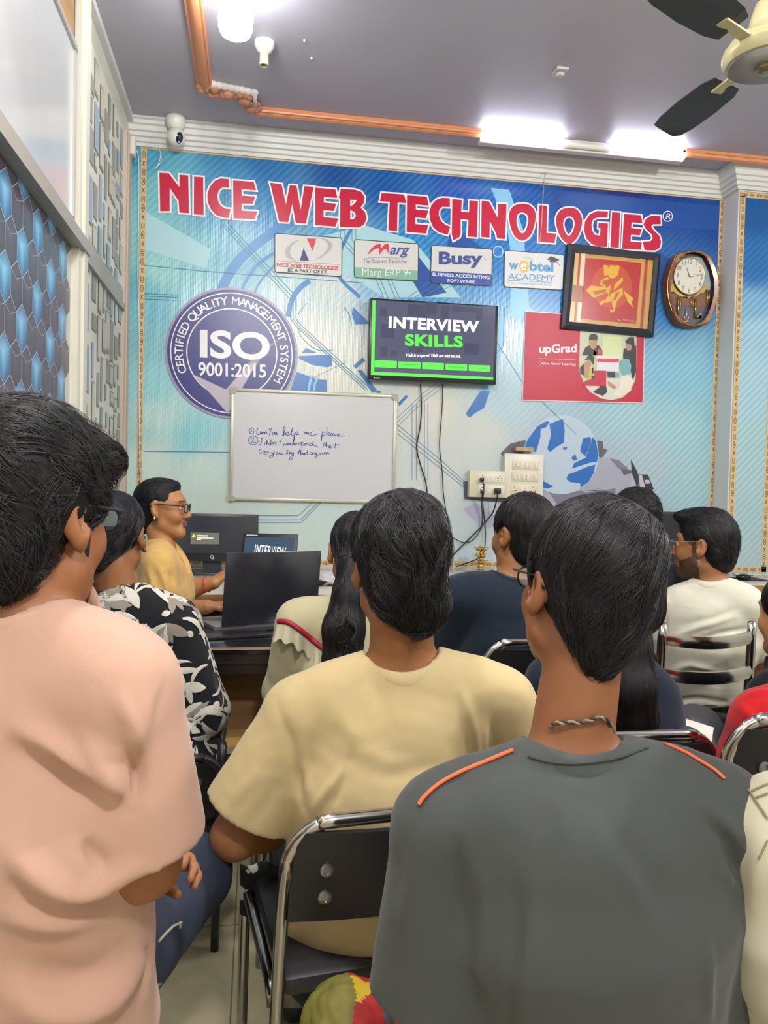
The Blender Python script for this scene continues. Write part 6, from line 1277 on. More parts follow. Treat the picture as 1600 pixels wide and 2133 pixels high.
EARCUT = [((.088, -.002, -.012), (.030, .036, .048)), ((-.088, -.002, -.012), (.030, .036, .048))]
FACECUT = [((0, .115, -.02), (.085, .075, .092))]
SHORT = dict(add=[((0, -.016, .040), (.084, .105, .095)), ((0, -.05, -.025), (.068, .058, .075))], sub=EARCUT+FACECUT, N=2600)
# ============================================================ people
SK = ('deep', '#8a5a3c'); SKB = ('brown', '#95643f'); SKL = ('light', '#b98458'); SKW = ('woman', '#b57f52')
m_jean = M('denim', '#262f42', .75, noise=(30, .18), bump=(300, .3)); m_blackp = M('trousers_black', '#1a1b1e', .8); m_greyp = M('trousers_grey', '#4a4a4f', .8)
def cloth(n, h, **k): return M('cloth_'+n, h, .85, spec=.2, sheen=.15, bump=(420, .12), **k)
def glasses(R_, m, w=.0015, yo=0.0, half=False, lens=True, z0=.010):
    hc, Rh, s = R_['hc'], R_['Rh'], R_['hs']; L = lambda x, y, z: tuple(hc+Rh @ (np.array([x, y, z])*s)); mb = MB()
    for g in (-1, 1):
        ring = [L(.033*g+.0235*math.copysign(abs(math.cos(t))**.75, math.cos(t)), .106+yo-abs(.033*g+.0235*math.cos(t))*.12, z0-.002+.0165*math.copysign(abs(math.sin(t))**.75, math.sin(t))) for t in np.linspace(0, 2*math.pi, 25)]
        if half: mb.tube(ring[12:25], w*.7, 6)
        mb.tube(ring if not half else ring[0:13], w if not half else w*1.1, 6)
        mb.tube([L(.057*g, .099+yo, z0+.006), L(.072*g, .085, z0+.008), L(.0795*g, .03, z0+.010), L(.081*g, -.012, z0+.012), L(.079*g, -.032, z0-.004)], w*1.1, 6)
    mb.tube([L(-.0095, .104+yo, z0+.004), L(0, .106+yo, z0+.008), L(.0095, .104+yo, z0+.004)], w, 6)
    o = mb.build('eyeglasses', m, R_['body'], True)
    if lens:
        for g in (-1, 1):
            q = [L(.033*g+.022*math.cos(t), .1055+yo-abs(.033*g+.022*math.cos(t))*.12, z0-.002+.015*math.sin(t)) for t in np.linspace(0, 2*math.pi, 20, endpoint=False)]
            obj('lens', q, [tuple(range(20))], M('lens_glass', '#ffffff', .02, trans=1, alpha=.25), o)
    return o
# ---- man in the beige T-shirt
comb_wave = lambda p: unitrows(p-np.array([.01, -.03, .14]))*np.array([1, .8, 1])+np.array([.15, -.1, -.5])
R1 = person('person', 'man in beige T-shirt seen from behind, black wavy hair, seated in the middle', dict(head=(833, 1186, 1.46), c7=(842, 1355, 1.44), shL=(628, 1488, 1.46), shR=(1040, 1468, 1.48), elL=(488, 1742, 1.46), wrL=(655, 1700, 1.70), elR=(1125, 1740, 1.52), wrR=(980, 1800, 1.76), yaw=2, hy=2, hp=4, hs=1.02, lean=-.03, hip=np.array(P(775, 1950, 1.50)), handL=dict(curl=.5)), SKB, cloth('beige', '#c4b183'), None, m_blackp, h=.005, sleeve=.80, tw=1.12, sleevew=1.22, face=False, e=.014, hem=.41, seed=3, neckr=1.05,
  folds=[([(575, 1455), (605, 1540), (625, 1640), (635, 1690)], -.004, .010), ([(720, 1600), (690, 1640), (655, 1690)], .006, .010), ([(735, 1570), (705, 1640), (665, 1700)], -.005, .010), ([(960, 1440), (985, 1510), (1000, 1600)], .005, .009), ([(1000, 1500), (1010, 1560), (1010, 1620)], .004, .009), ([(1025, 1490), (1035, 1560), (1035, 1610)], -.004, .008), ([(640, 1500), (625, 1580), (650, 1660)], .004, .014), ([(800, 1620), (900, 1600), (960, 1640)], -.003, .016), ([(700, 1480), (760, 1560), (840, 1600)], .003, .02), ([(480, 1680), (510, 1640), (540, 1600)], .003, .012), ([(580, 1620), (560, 1670), (520, 1720)], -.003, .012), ([(610, 1960), (680, 2010), (760, 2030)], -.004, .012), ([(620, 1985), (680, 2035)], .005, .010)])
build_hair(R1, dict(add=[((0, -.014, .046), (.088, .108, .098)), ((0, -.056, -.022), (.063, .056, .078)), ((.025, -.06, -.075), (.036, .033, .034)), ((.05, -.05, -.058), (.028, .03, .036)), ((.02, .02, .09), (.06, .06, .055))], sub=[((.086, .01, -.03), (.020, .030, .030)), ((-.086, .01, -.03), (.020, .030, .034))]+FACECUT, N=5200, comb=comb_wave, mess=1.0, lift=(.0, .020), steps=11, step=.010, rad=.00062, lump=.007, freq=16, clump=.85, seed=4, h=.004, grain=(1.2, 1.2, .5)), .005)
# ---- man in the grey T-shirt
comb_grey = lambda p: unitrows(p-np.array([.055, -.05, .12]))+np.array([-.15, .0, -.45])
R2 = person('person', 'man in dark grey T-shirt with orange shoulder piping seen from behind in front', dict(head=(1216, 1240, 1.03), c7=(1205, 1548, .985), shL=(928, 1722, .97), shR=(1492, 1700, .99), elL=(888, 2090, .99), elR=(1572, 2080, 1.02), wrL=(1010, 2240, 1.2), wrR=(1400, 2240, 1.22), yaw=4, hy=-6, hp=-2, hr=6, hs=.93, hip=np.array(P(1235, 2200, 1.03)), pantend=.3), SK, cloth('grey', '#474b49', noise=(6, .05)), None, cloth('grey_shorts', '#3a3c42'), h=.005, sleeve=.92, tw=1.05, sleevew=1.04, e=.013, hem=.42, seed=8, face=True,
  folds=[([(950, 1760), (955, 1850), (960, 1950)], -.008, .010), ([(1000, 1800), (1010, 1900), (1000, 2050)], .005, .012), ([(1060, 1820), (1080, 1950), (1060, 2133)], -.004, .014), ([(1110, 1850), (1100, 2000), (1070, 2133)], .005, .012), ([(1250, 1740), (1310, 1830), (1360, 1930)], .005, .016), ([(1290, 1740), (1360, 1840), (1440, 1900)], -.004, .025), ([(1470, 1700), (1520, 1760), (1540, 1860)], -.008, .010), ([(1480, 1690), (1540, 1750), (1570, 1830)], .006, .010), ([(1500, 1810), (1530, 1840), (1540, 1870)], .005, .008), ([(1470, 1950), (1475, 2050), (1480, 2133)], .004, .008), ([(1130, 1600), (1220, 1610), (1330, 1590)], -.003, .012), ([(1160, 1640), (1170, 1700), (1165, 1760)], .0025, .012), ([(1280, 1640), (1290, 1700), (1280, 1760)], .0025, .012), ([(880, 1750), (860, 1850), (840, 1950)], .004, .014)])
hgrey = dict(add=[((0, -.014, .046), (.083, .106, .097)), ((0, -.058, -.015), (.058, .052, .062)), ((0, -.064, -.068), (.026, .025, .036)), ((.03, -.03, .08), (.05, .07, .048))], sub=[((.087, .012, -.028), (.022, .036, .038)), ((-.087, .012, -.028), (.022, .036, .038)), ((.075, -.055, -.095), (.033, .05, .045)), ((-.075, -.055, -.095), (.033, .05, .045))]+FACECUT, N=6500, comb=comb_grey, mess=.7, lift=(.0, .012), steps=9, step=.009, rad=.00048, lump=.0035, clump=.7, freq=24, seed=6, h=.004)
build_hair(R2, hgrey, .005)
glasses(R2, M('frame_dark_metal', '#2a2622', .3, metal=.4), .0014)
sb = R2['sb']; off = lambda q: q+unit(np.array(CAM)-q)*.004
pip = lambda pts, r, m, nm: MB().tube(catmull([tuple(off(surf(sb, *p))) for p in pts], 5), r, 8).build(nm, m, R2['shirt'], True)
m_pipe = M('orange_piping', '#d9693c', .6)
pip([(1068, 1562), (1020, 1582), (960, 1607), (915, 1632), (885, 1658), (872, 1676)], .0026, m_pipe, 'shoulder_piping'); pip([(1385, 1548), (1425, 1565), (1465, 1588), (1490, 1604), (1510, 1622)], .0022, m_pipe, 'shoulder_piping')
pip([(1100, 1575), (1150, 1588), (1215, 1590), (1290, 1578), (1350, 1556)], .0015, M('seam_grey', '#3a3e3c', .8), 'neck_seam')
ck = [P(1092, 1532, .975), P(1105, 1520, .965), P(1150, 1508, .925), P(1210, 1503, .915), P(1270, 1500, .935), P(1296, 1497, .955), P(1304, 1502, .975)]
bb = bvh_of(np.array([tuple(v.co) for v in R2['body'].data.vertices]), [tuple(p.vertices) for p in R2['body'].data.polygons])
ck = catmull([tuple(off(surf(bb, x, y))) for x, y in ((1092, 1535), (1104, 1522), (1150, 1510), (1210, 1505), (1265, 1501), (1294, 1498), (1303, 1503))], 14)
cm_ = MB(); n_ = len(ck)
for k in range(n_-1):
    a, b = Vector(ck[k]), Vector(ck[k+1]); t_ = (b-a).normalized(); s1 = Vector((0, 0, 1)).cross(t_).normalized(); s2 = t_.cross(s1)
for ph in (0, math.pi):
    pts = []
    for k in range(n_):
        t_ = (Vector(ck[min(k+1, n_-1)])-Vector(ck[max(k-1, 0)])).normalized(); s1 = Vector((0, 0, 1)).cross(t_).normalized(); s2 = t_.cross(s1); a = ph+k*.95; pts.append(tuple(Vector(ck[k])+(s1*math.cos(a)+s2*math.sin(a))*.0016))
    cm_.tube(pts, .0017, 6); cm_.cur = 1
cm_.build('necklace', [M('cord_dark', '#3a332a', .5), M('cord_light', '#8d7f66', .45)], R2['body'], True)
# bright patch of his shorts under the front chair
# ---- man in the pink T-shirt
R3 = person('person', 'man in pale pink T-shirt and ripped jeans with black-framed glasses, arms folded', dict(head=(62, 1088, .97), c7=(34, 1258, .93), shR=(248, 1435, .90), shL=(-200, 1420, 1.0), elR=(300, 1795, .945), wrR=(190, 1800, 1.20), elL=(-260, 1760, 1.1), wrL=(250, 1790, 1.16), yaw=12, hy=27, hp=4, hr=-2, hs=1.0, hip=np.array(P(30, 2120, 1.0)), hpR=np.array(P(150, 2080, 1.06)), knR=np.array(P(398, 1822, 1.46)), anR=np.array([-.45, 1.46, .085]), hpL=np.array(P(-60, 2100, 1.06)), handR=dict(d=(-.6, .4, .3), curl=.5), handL=dict(d=(.75, -.35, .25), pn=(-.1, -.8, -.3), curl=.6)), ('pinkman', '#96623e'), cloth('pink', '#c39c88'), None, m_jean, h=.005, sleeve=.86, tw=1.08, sleevew=1.08, e=.015, hem=.56, famp=1.7, seed=11, face=True,
  folds=[([(40, 1520), (130, 1560), (200, 1610), (262, 1668)], .010, .013), ([(30, 1560), (130, 1605), (210, 1650), (255, 1690)], -.008, .014), ([(180, 1540), (225, 1590), (262, 1655)], .009, .011), ([(250, 1460), (278, 1510), (285, 1580)], .008, .010), ([(290, 1450), (310, 1500), (300, 1560)], .004, .010), ([(268, 1560), (280, 1620), (270, 1680)], -.009, .010), ([(20, 1770), (90, 1840), (170, 1865), (270, 1820)], .012, .016), ([(20, 1820), (100, 1880), (200, 1885), (280, 1850)], -.009, .015), ([(170, 1750), (200, 1790), (215, 1815)], -.006, .010), ([(0, 1900), (100, 1920), (200, 1915)], .006, .016), ([(20, 2060), (120, 2110), (230, 2080), (300, 1980)], .010, .020), ([(60, 2020), (160, 2040), (240, 1990)], -.007, .02), ([(300, 1960), (312, 2010), (290, 2080)], -.006, .010), ([(345, 1420), (318, 1500), (295, 1590), (270, 1680)], -.003, .006)])
build_hair(R3, dict(add=[((0, -.012, .050), (.090, .112, .102)), ((0, -.055, -.02), (.072, .060, .078)), ((.02, .06, .085), (.06, .045, .032))], sub=[((.088, .012, -.03), (.024, .036, .036)), ((-.086, .01, -.03), (.022, .036, .036)), ((0, .125, -.03), (.085, .070, .085))], N=6500, comb=lambda p: unitrows(p-np.array([-.05, -.08, .10]))*np.array([1, 1.2, .6])+np.array([0, .25, -.25]), mess=.8, lift=(.0, .018), steps=9, step=.010, rad=.00052, lump=.0045, freq=20, seed=9, h=.004), .005)
L3h = lambda x, y, z: R3['hc']+R3['Rh'] @ (np.array([x, y, z])*R3['hs'])
SB_ = MB(); 
glasses(R3, M('frame_black', '#17171a', .3), .0022)
# sideburn in front of the ear
sbF = Field(R3['hc']-.14, R3['hc']+.14, .004); sbF.add(ecap(L3h(.066, .020, .02), L3h(.063, .024, -.040), (.012, .008), (.007, .006), R3['fwd']), .01); sv_, sf_ = sbF.mesh(); smooth_obj('sideburn', relax(sv_, sf_, 1), sf_, M('sideburn', '#1e1815', .7, noise=(200, .4)), R3['body'])
# rips and seams on the jeans
jb = R3['pb']; jm = MB()
for pts, r in (([(330, 1962), (345, 1945), (360, 1930), (378, 1922)], .0022), ([(335, 2050), (370, 2050)], .002), ([(332, 2050), (334, 2090), (325, 2130)], .002), ([(376, 1920), (374, 1934)], .002)):
    jm.tube([tuple(off(surf(jb, *p))) for p in pts], r, 6)
jm.build('ripped_thread_pattern', M('thread_pale', '#a9a894', .8), R3['pants'], True)
# ---- woman in yellow, profile, at the desk
az = lambda px, rel: math.degrees(math.atan((px-800)/FPX))+9.25+rel
R4 = person('person', 'woman in yellow top with black-framed glasses seen in profile at the desk', dict(head=(338, 1060, 3.08), c7=(322, 1126, 3.08), shR=(330, 1178, 2.96), shL=(352, 1168, 3.24), elR=(335, 1276, 2.95), wrR=(432, 1264, 2.90), elL=(372, 1232, 3.26), wrL=(446, 1214, 3.22), yaw=100, hy=97, hp=2, hs=.97, jaw=.82, hip=np.array(P(310, 1330, 3.12)), handR=dict(d=(.9, .3, .05), pn=(0, 0, -1), curl=.45), handL=dict(d=(.75, .2, .6), pn=(.3, .2, -.6), curl=.5)), SKW, M('cloth_yellow', '#d8ae63', .8, sheen=.2, noise=(60, .06), bump=(90, .5)), None, cloth('yellow_pants', '#c9a45f'), h=.0045, sleeve=.86, tw=.98, sleevew=1.15, e=.018, hem=.5, seed=21, vneck=.11, collar=False, wr=.003, neckr=.82,
  folds=[([(330, 1180), (345, 1220), (350, 1260)], .006, .012), ([(370, 1160), (385, 1210), (395, 1250)], -.004, .010), ([(310, 1190), (320, 1230), (315, 1260)], .005, .012), ([(355, 1190), (362, 1220)], -.005, .008)])
build_hair(R4, dict(add=[((0, -.022, .037), (.078, .097, .0875)), ((0, -.065, -.02), (.062, .052, .07)), ((.0, .022, .098), (.046, .045, .020)), ((0, -.08, -.075), (.035, .03, .035))], sub=[*EARCUT, ((0, .135, -.005), (.10, .075, .092)), ((.07, .065, -.02), (.03, .045, .06)), ((-.07, .065, -.02), (.03, .045, .06))], N=2400, comb=lambda p: np.array([0, -1, -.55])+p*np.array([-3, 0, 0]), mess=.12, lift=(0, .003), step=.012, rad=.0007, lump=.0025, seed=22), .005)
glasses(R4, M('frame_black', '#17171a', .3), .0024)
Lh = lambda R_, x, y, z: tuple(R_['hc']+R_['Rh'] @ (np.array([x, y, z])*R_['hs']))
MB().ball(Lh(R4, .086, -.008, -.036), .0042, 8, 6).ball(Lh(R4, .088, -.008, -.030), .003, 8, 6).build('earring', M('gem', '#e9e3d6', .1, metal=.4), R4['body'], True)
def band(p, ax, r, m, nm, par, tr=.0022):
    ax = unit(ax); s1 = unit(np.cross(ax, (0, 0, 1.0))); s2 = np.cross(ax, s1); MB().tube([tuple(np.array(p)+(s1*math.cos(t)+s2*math.sin(t))*r) for t in np.linspace(0, 2*math.pi, 22)], tr, 6).build(nm, m, par, True)
wd = R4['W']; k_ = wd['elR']+(wd['wrR']-wd['elR'])*.40; band(k_+np.array([0, 0, -.002]), wd['wrR']-wd['elR'], .0415, M('bracelet_gold', '#8a6a3a', .3, metal=.6), 'bracelet', R4['body'], .0035)
k_ = wd['elL']+(wd['wrL']-wd['elL'])*.80; band(k_, wd['wrL']-wd['elL'], .0315, M('thread_red', '#b8352c', .6), 'wrist_thread', R4['body'], .0026)
# ---- person in the black and white floral shirt
R5 = person('person', 'person in black and white floral shirt seen from behind with tied dark hair', dict(head=(240, 1118, 2.22), c7=(238, 1222, 2.18), shL=(110, 1300, 2.22), shR=(362, 1303, 2.17), elR=(424, 1478, 2.20), wrR=(425, 1590, 2.42), elL=(70, 1480, 2.25), wrL=(180, 1600, 2.45), yaw=4, hy=6, hp=6, hs=1.0, hip=np.array(P(350, 1650, 2.24)), knR=np.array(P(345, 1560, 2.62)), knL=np.array(P(210, 1570, 2.62))), SKB, cloth('floral', '#17191d'), None, cloth('floral_pants', '#17191d'), h=.006, sleeve=1.2, tw=1.04, face=False, e=.022, hem=.40, seed=31, wr=.003,
  folds=[([(300, 1330), (340, 1400), (370, 1450)], -.006, .014), ([(330, 1450), (380, 1520), (430, 1530)], .007, .014), ([(380, 1560), (420, 1600), (440, 1640)], .006, .014), ([(440, 1420), (455, 1470), (450, 1500)], .006, .012)])
build_hair(R5, dict(add=[((0, -.016, .038), (.081, .101, .091)), ((-.02, -.06, -.015), (.066, .052, .068)), ((-.035, -.075, -.06), (.04, .035, .045))], sub=[((.086, .006, -.022), (.024, .030, .040)), ((-.086, .006, -.022), (.024, .030, .040))]+FACECUT, N=2600, comb=lambda p: (np.array([-.03, -.12, -.07])-p)*np.array([8, 8, 8])+np.array([0, 0, -.2]), mess=.18, lift=(0, .005), step=.011, rad=.0008, lump=.003, seed=32), .005)
MB().ball(Lh(R5, .084, -.006, -.037), .006, 8, 6).build('earring', M('garnet', '#5a2328', .2), R5['body'], True)
def floral(R_, n, seed, m1, m2):
    rs = np.random.RandomState(seed); sv, sf, b = R_['sv'], R_['sf'], R_['sb']; A_, B_ = MB(), MB(); cen = sv[sf].mean(1)
    vis = cen[:, 1] < np.percentile(cen[:, 1], 62); ids = np.where(vis)[0]
    def leaf(p, d, L_, w_, curv, mb):
        nst = 9; v = []; pp = np.array(p); q = pp.copy(); d = np.array(d)
        for i in range(nst):
            h = b.find_nearest(Vector(q)); pp = np.array(h[0]); nn = np.array(h[1]); 
            if nn @ (np.array(CAM)-pp) < 0: nn = -nn if nn @ (pp-R_['W']['c7']) < 0 and False else nn
            d = unit(d-nn*(d @ nn)); s_ = np.cross(nn, d); t = i/(nst-1); ww = w_*math.sin(math.pi*min(1, t*.92+.06))**.8
            v += [tuple(pp+nn*.0022+s_*ww), tuple(pp+nn*.0032), tuple(pp+nn*.0022-s_*ww)]; d = unit(d+s_*curv); q = pp+d*L_/(nst-1)
        f = []
        for i in range(nst-1): a = i*3; f += [(a, a+1, a+4, a+3), (a+1, a+2, a+5, a+4)]
        mb.add(v, f)
    for k in range(n):
        p = cen[ids[rs.randint(len(ids))]]; d = unit(rs.normal(size=3)+np.array([0, 0, .3])); big = rs.rand()
        if big < .22:
            for j in range(5):
                dd = unit(d+rs.normal(size=3)*.9); leaf(p, dd, rs.uniform(.05, .085), rs.uniform(.009, .015), rs.uniform(-.1, .1), B_ if rs.rand() < .5 else A_)
        elif big < .8: leaf(p, d, rs.uniform(.05, .13), rs.uniform(.003, .010), rs.uniform(-.25, .25), A_)
        else: leaf(p, d, .022, .009, 0, A_)
    A_.build('floral_print', m1, R_['shirt'], True); B_.build('shaded_floral_print', m2, R_['shirt'], True)
floral(R5, 420, 5, M('print_white', '#c9c7b9', .8), M('print_taupe', '#8b8378', .8))
# ---- bearded man in white
R6 = person('person', 'bearded man in white T-shirt with glasses, sitting on the slatted chrome chair', dict(head=(1468, 1140, 2.78), c7=(1486, 1204, 2.74), shL=(1392, 1268, 2.80), shR=(1556, 1262, 2.70), elL=(1352, 1372, 2.92), wrL=(1372, 1400, 3.12), elR=(1582, 1375, 2.80), wrR=(1560, 1420, 3.02), yaw=20, hy=az(1468, -74), hp=3, hr=2, hs=1.0, beard=True, hip=np.array(P(1462, 1440, 2.84))), ('bearded', '#9c6b45'), cloth('white', '#cfcdba'), None, m_greyp, h=.0045, sleeve=.80, tw=.98, sleevew=1.08, e=.013, hem=.45, seed=41, wr=.002, neckr=.95,
  folds=[([(1400, 1330), (1460, 1305), (1530, 1285)], .006, .011), ([(1420, 1300), (1480, 1290), (1540, 1265)], -.004, .012), ([(1420, 1345), (1500, 1320), (1560, 1310)], -.006, .010), ([(1390, 1260), (1388, 1310), (1392, 1340)], -.004, .007), ([(1400, 1400), (1440, 1385), (1500, 1400)], .006, .012), ([(1390, 1465), (1450, 1455), (1510, 1462)], -.007, .010)])
build_hair(R6, dict(add=[((0, -.016, .042), (.082, .102, .090)), ((0, -.055, -.02), (.066, .054, .07)), ((.0, .055, .108), (.058, .050, .026)), ((0, -.01, .105), (.062, .07, .03))], sub=[((.085, .006, -.02), (.024, .030, .040)), ((-.085, .006, -.02), (.024, .030, .040)), ((0, .13, -.01), (.10, .072, .085)), ((.072, .06, -.03), (.03, .036, .05)), ((-.072, .06, -.03), (.03, .036, .05))], N=3000, comb=lambda p: np.where(p[:, 2:3] > .07, np.array([.2, .9, .35]), unitrows(p-np.array([0, 0, .1]))*.4+np.array([0, -.5, -.7])), mess=.4, lift=(0, .010), step=.009, rad=.0006, seed=42), .005)
glasses(R6, M('frame_gold', '#b9a98a', .25, metal=.6), .0013)
# ---- man in navy
R7 = person('person', 'man in navy T-shirt with short hair seen from behind, below the switchboards', dict(head=(1088, 1118, 2.36), c7=(1078, 1202, 2.32), shL=(955, 1245, 2.30), shR=(1205, 1250, 2.36), elL=(922, 1385, 2.40), wrL=(960, 1420, 2.6), yaw=-2, hy=-22, hp=2, hs=1.0, hip=np.array(P(1085, 1520, 2.36))), SKB, cloth('navy', '#17222f'), None, m_blackp, h=.006, sleeve=.8, tw=1.05, face=True, seed=51, hem=.45)
build_hair(R7, dict(SHORT, mess=.4, lift=(0, .008), N=2200, rad=.0007, seed=52, mat=m_hair2), .005)
# ---- girl with the ponytail in cream blouse
R8 = person('person', 'girl with long ponytail in cream blouse with red ribbon, beyond the beige T-shirt', dict(head=(742, 1150, 2.32), c7=(735, 1250, 2.28), shL=(622, 1296, 2.26), shR=(850, 1300, 2.32), elL=(592, 1440, 2.36), wrL=(640, 1500, 2.55), yaw=3, hy=5, hp=4, hs=.97, hip=np.array(P(735, 1560, 2.32))), SKL, cloth('cream', '#c5bd98'), None, cloth('cream_pants', '#b5ad90'), h=.006, sleeve=1.2, tw=.9, face=False, e=.016, hem=.44, seed=61, collar=False, wr=.002)
w8 = R8['W']; pt = [np.array(P(*q)) for q in ((735, 1180, 2.20), (728, 1240, 2.15), (716, 1310, 2.13), (714, 1380, 2.13), (712, 1450, 2.14))]
build_hair(R8, dict(add=[((0, -.016, .036), (.080, .100, .089)), ((0, -.06, -.02), (.062, .05, .065))], world=[(pt[0], pt[1], .045, .040), (pt[1], pt[2], .042, .052), (pt[2], pt[3], .052, .050), (pt[3], pt[4], .05, .03)], lo=(.2, .24, .48), sub=[((.086, .006, -.022), (.024, .030, .040)), ((-.086, .006, -.022), (.024, .030, .040))]+FACECUT, N=3800, comb=lambda p: np.where(p[:, 2:3] > -.06, (np.array([0, -.10, -.05])-p)*8, np.array([0, 0, -1.0])), mess=.16, lift=(0, .006), step=.014, steps=9, rad=.0007, lump=.003, ears=False, seed=62, mat=m_hair2, h=.005, grain=(1.5, 1.5, .15)), .005)
def yoke(R_, pts, m, drop, nm):
    """gathered frill that hangs from a line of surface points"""
    b = R_['sb']; P_ = catmull([tuple(surf(b, *p)) for p in pts], 10); v = []; n = len(P_)
    for i, p in enumerate(P_):
        p = np.array(p); h = b.find_nearest(Vector(p)); nn = np.array(h[1]); wv = math.sin(i*.75)*.006+math.sin(i*.37)*.003; dn = unit(np.array([0, 0, -1.])-nn*(-nn[2]))
        v += [tuple(p+nn*.006), tuple(p+nn*(.010+wv*.5)+dn*drop*.5), tuple(p+nn*(.014+wv)+dn*drop*(1+.10*math.sin(i*.75)))]
    f = []
    for i in range(n-1): a = i*3; f += [(a, a+1, a+4, a+3), (a+1, a+2, a+5, a+4)]
    return MB().add(v, f).build(nm, m, R_['shirt'], True)
yp = [(580, 1300), (600, 1302), (625, 1318), (650, 1338), (675, 1358), (700, 1372)]
yoke(R8, yp, cloth('frill', '#d0c9ab'), .045, 'frill'); b8 = R8['sb']
MB().tube(catmull([tuple(off(surf(b8, x, y-6))) for x, y in yp], 8), .0075, 8).build('ribbon', M('ribbon_red', '#a51c34', .5), R8['shirt'], True)
# ---- long haired girl behind the grey shirt
R9 = person('person', 'girl with long loose dark hair and hairband in navy, beside the grey T-shirt', dict(head=(1306, 1232, 1.84), c7=(1302, 1360, 1.82), shL=(1150, 1420, 1.84), shR=(1358, 1455, 1.84), elR=(1372, 1575, 1.86), wrR=(1440, 1550, 2.05), yaw=12, hy=10, hp=6, hs=.98, hip=np.array(P(1310, 1680, 1.86)), hpR=np.array(P(1370, 1650, 1.9)), knR=np.array(P(1450, 1522, 2.3))), SKL, cloth('navy_blouse', '#1b2433'), None, m_greyp, h=.006, sleeve=1.2, tw=.9, face=False, seed=71, hem=.45)
pt = [np.array(P(*q)) for q in ((1305, 1270, 1.74), (1306, 1350, 1.70), (1312, 1430, 1.68), (1320, 1500, 1.69), (1320, 1550, 1.71))]
build_hair(R9, dict(add=[((0, -.016, .036), (.082, .102, .090)), ((0, -.06, -.03), (.07, .052, .075))], world=[(pt[0], pt[1], .058, .046), (pt[1], pt[2], .046, .050), (pt[2], pt[3], .050, .045), (pt[3], pt[4], .045, .02)], lo=(.2, .24, .5), sub=FACECUT, N=3600, comb=lambda p: np.where(p[:, 2:3] > .0, unitrows(p-np.array([0, .03, .12]))+np.array([0, -.3, -.7]), np.array([0, 0, -1.0])), mess=.2, lift=(0, .007), step=.014, steps=9, rad=.0006, lump=.003, ears=False, seed=72, mat=m_hair2, h=.005, grain=(1.5, 1.5, .15)), .005)
MB().tube([Lh(R9, .090*math.cos(t), -.005, .04+.098*math.sin(t)) for t in np.linspace(-.15, math.pi+.15, 24)], .0045, 8).build('hairband', M('band_metal', '#4a4238', .3, metal=.4), R9['body'], True)
# ---- curly head beyond
R10 = person('person', 'man with curly black hair, only his head showing before the globe print', dict(head=(1322, 1092, 2.95), c7=(1318, 1180, 2.92), yaw=5, hy=2, hp=2, hs=1.0, hip=np.array([*(P(1318, 1180, 2.92))[:2], .52])), SKB, cloth('dark_shirt', '#2a2d33'), None, m_blackp, h=.007, sleeve=.8, face=False, seed=81)
build_hair(R10, dict(add=[((0, -.014, .042), (.088, .106, .098)), ((0, -.05, -.02), (.07, .058, .07))], sub=EARCUT+FACECUT, N=3200, comb=lambda p: unitrows(p)+np.array([0, 0, -.1]), mess=1.6, lift=(0, .014), step=.007, steps=8, rad=.0008, lump=.007, freq=60, seed=82, h=.005, grain=(1, 1, 1)), .005)
# ---- people cut by the right edge
R11 = person('person', 'person in black with short hair, only cheek and neck in view beside the slatted chair', dict(head=(1656, 1285, 2.2), c7=(1668, 1388, 2.18), shL=(1600, 1452, 2.16), shR=(1790, 1450, 2.25), yaw=15, hy=-14, hp=4, hs=1.0, hip=np.array([*(P(1690, 1388, 2.2))[:2], .52])), SKL, cloth('black_top', '#15171c'), None, m_blackp, h=.006, sleeve=.85, tw=.9, seed=91)
build_hair(R11, dict(SHORT, N=1500, seed=92, rad=.0007), .005)
R12 = person('person', 'person in bright red T-shirt leaning in beside the lap with the notebook', dict(head=(1790, 1260, 1.60), c7=(1745, 1440, 1.58), shL=(1592, 1505, 1.53), shR=(1900, 1500, 1.66), elL=(1562, 1650, 1.60), wrL=(1560, 1630, 1.82), yaw=-4, hy=-10, hs=1.0, hip=np.array([*(P(1730, 1418, 1.52))[:2], .5])), SKB, cloth('red', '#b5141c'), None, m_greyp, h=.006, sleeve=.75, tw=.98, sleevew=1.25, face=False, e=.016, seed=95, folds=[([(1540, 1470), (1570, 1500), (1590, 1540)], .006, .010), ([(1560, 1450), (1600, 1440)], .004, .01)])
build_hair(R12, dict(SHORT, N=800, seed=96), .005)
R13 = person('person', 'person in pale checked shirt, only a shoulder in view beside the grey T-shirt', dict(head=(1830, 1440, .98), c7=(1800, 1640, .97), shL=(1628, 1738, .95), shR=(2000, 1760, 1.0), elL=(1640, 2050, .98), wrL=(1700, 2150, 1.15), yaw=2, hs=1.0, hip=np.array(P(1800, 2220, 1.0))), SKB, cloth('pale_check', '#c9c4ac'), None, M('trousers_pale', '#b9b5ab', .8), h=.006, sleeve=.9, tw=1.05, face=False, seed=98, folds=[([(1590, 1720), (1585, 1800), (1570, 1900)], .005, .012)])
build_hair(R13, dict(SHORT, N=500, seed=99), .005)
b13 = R13['sb']; ck_ = MB()
for pts in ([(1556, 1640), (1575, 1668), (1600, 1705)], [(1560, 1650), (1580, 1640), (1600, 1632)], [(1572, 1662), (1600, 1652)], [(1600, 1750), (1580, 1790)]):
    ck_.tube(catmull([tuple(off(surf(b13, *p))) for p in pts], 4), .0012, 5)
ck_.build('check_line_pattern', M('check_olive', '#8f8c66', .8), R13['shirt'], True)
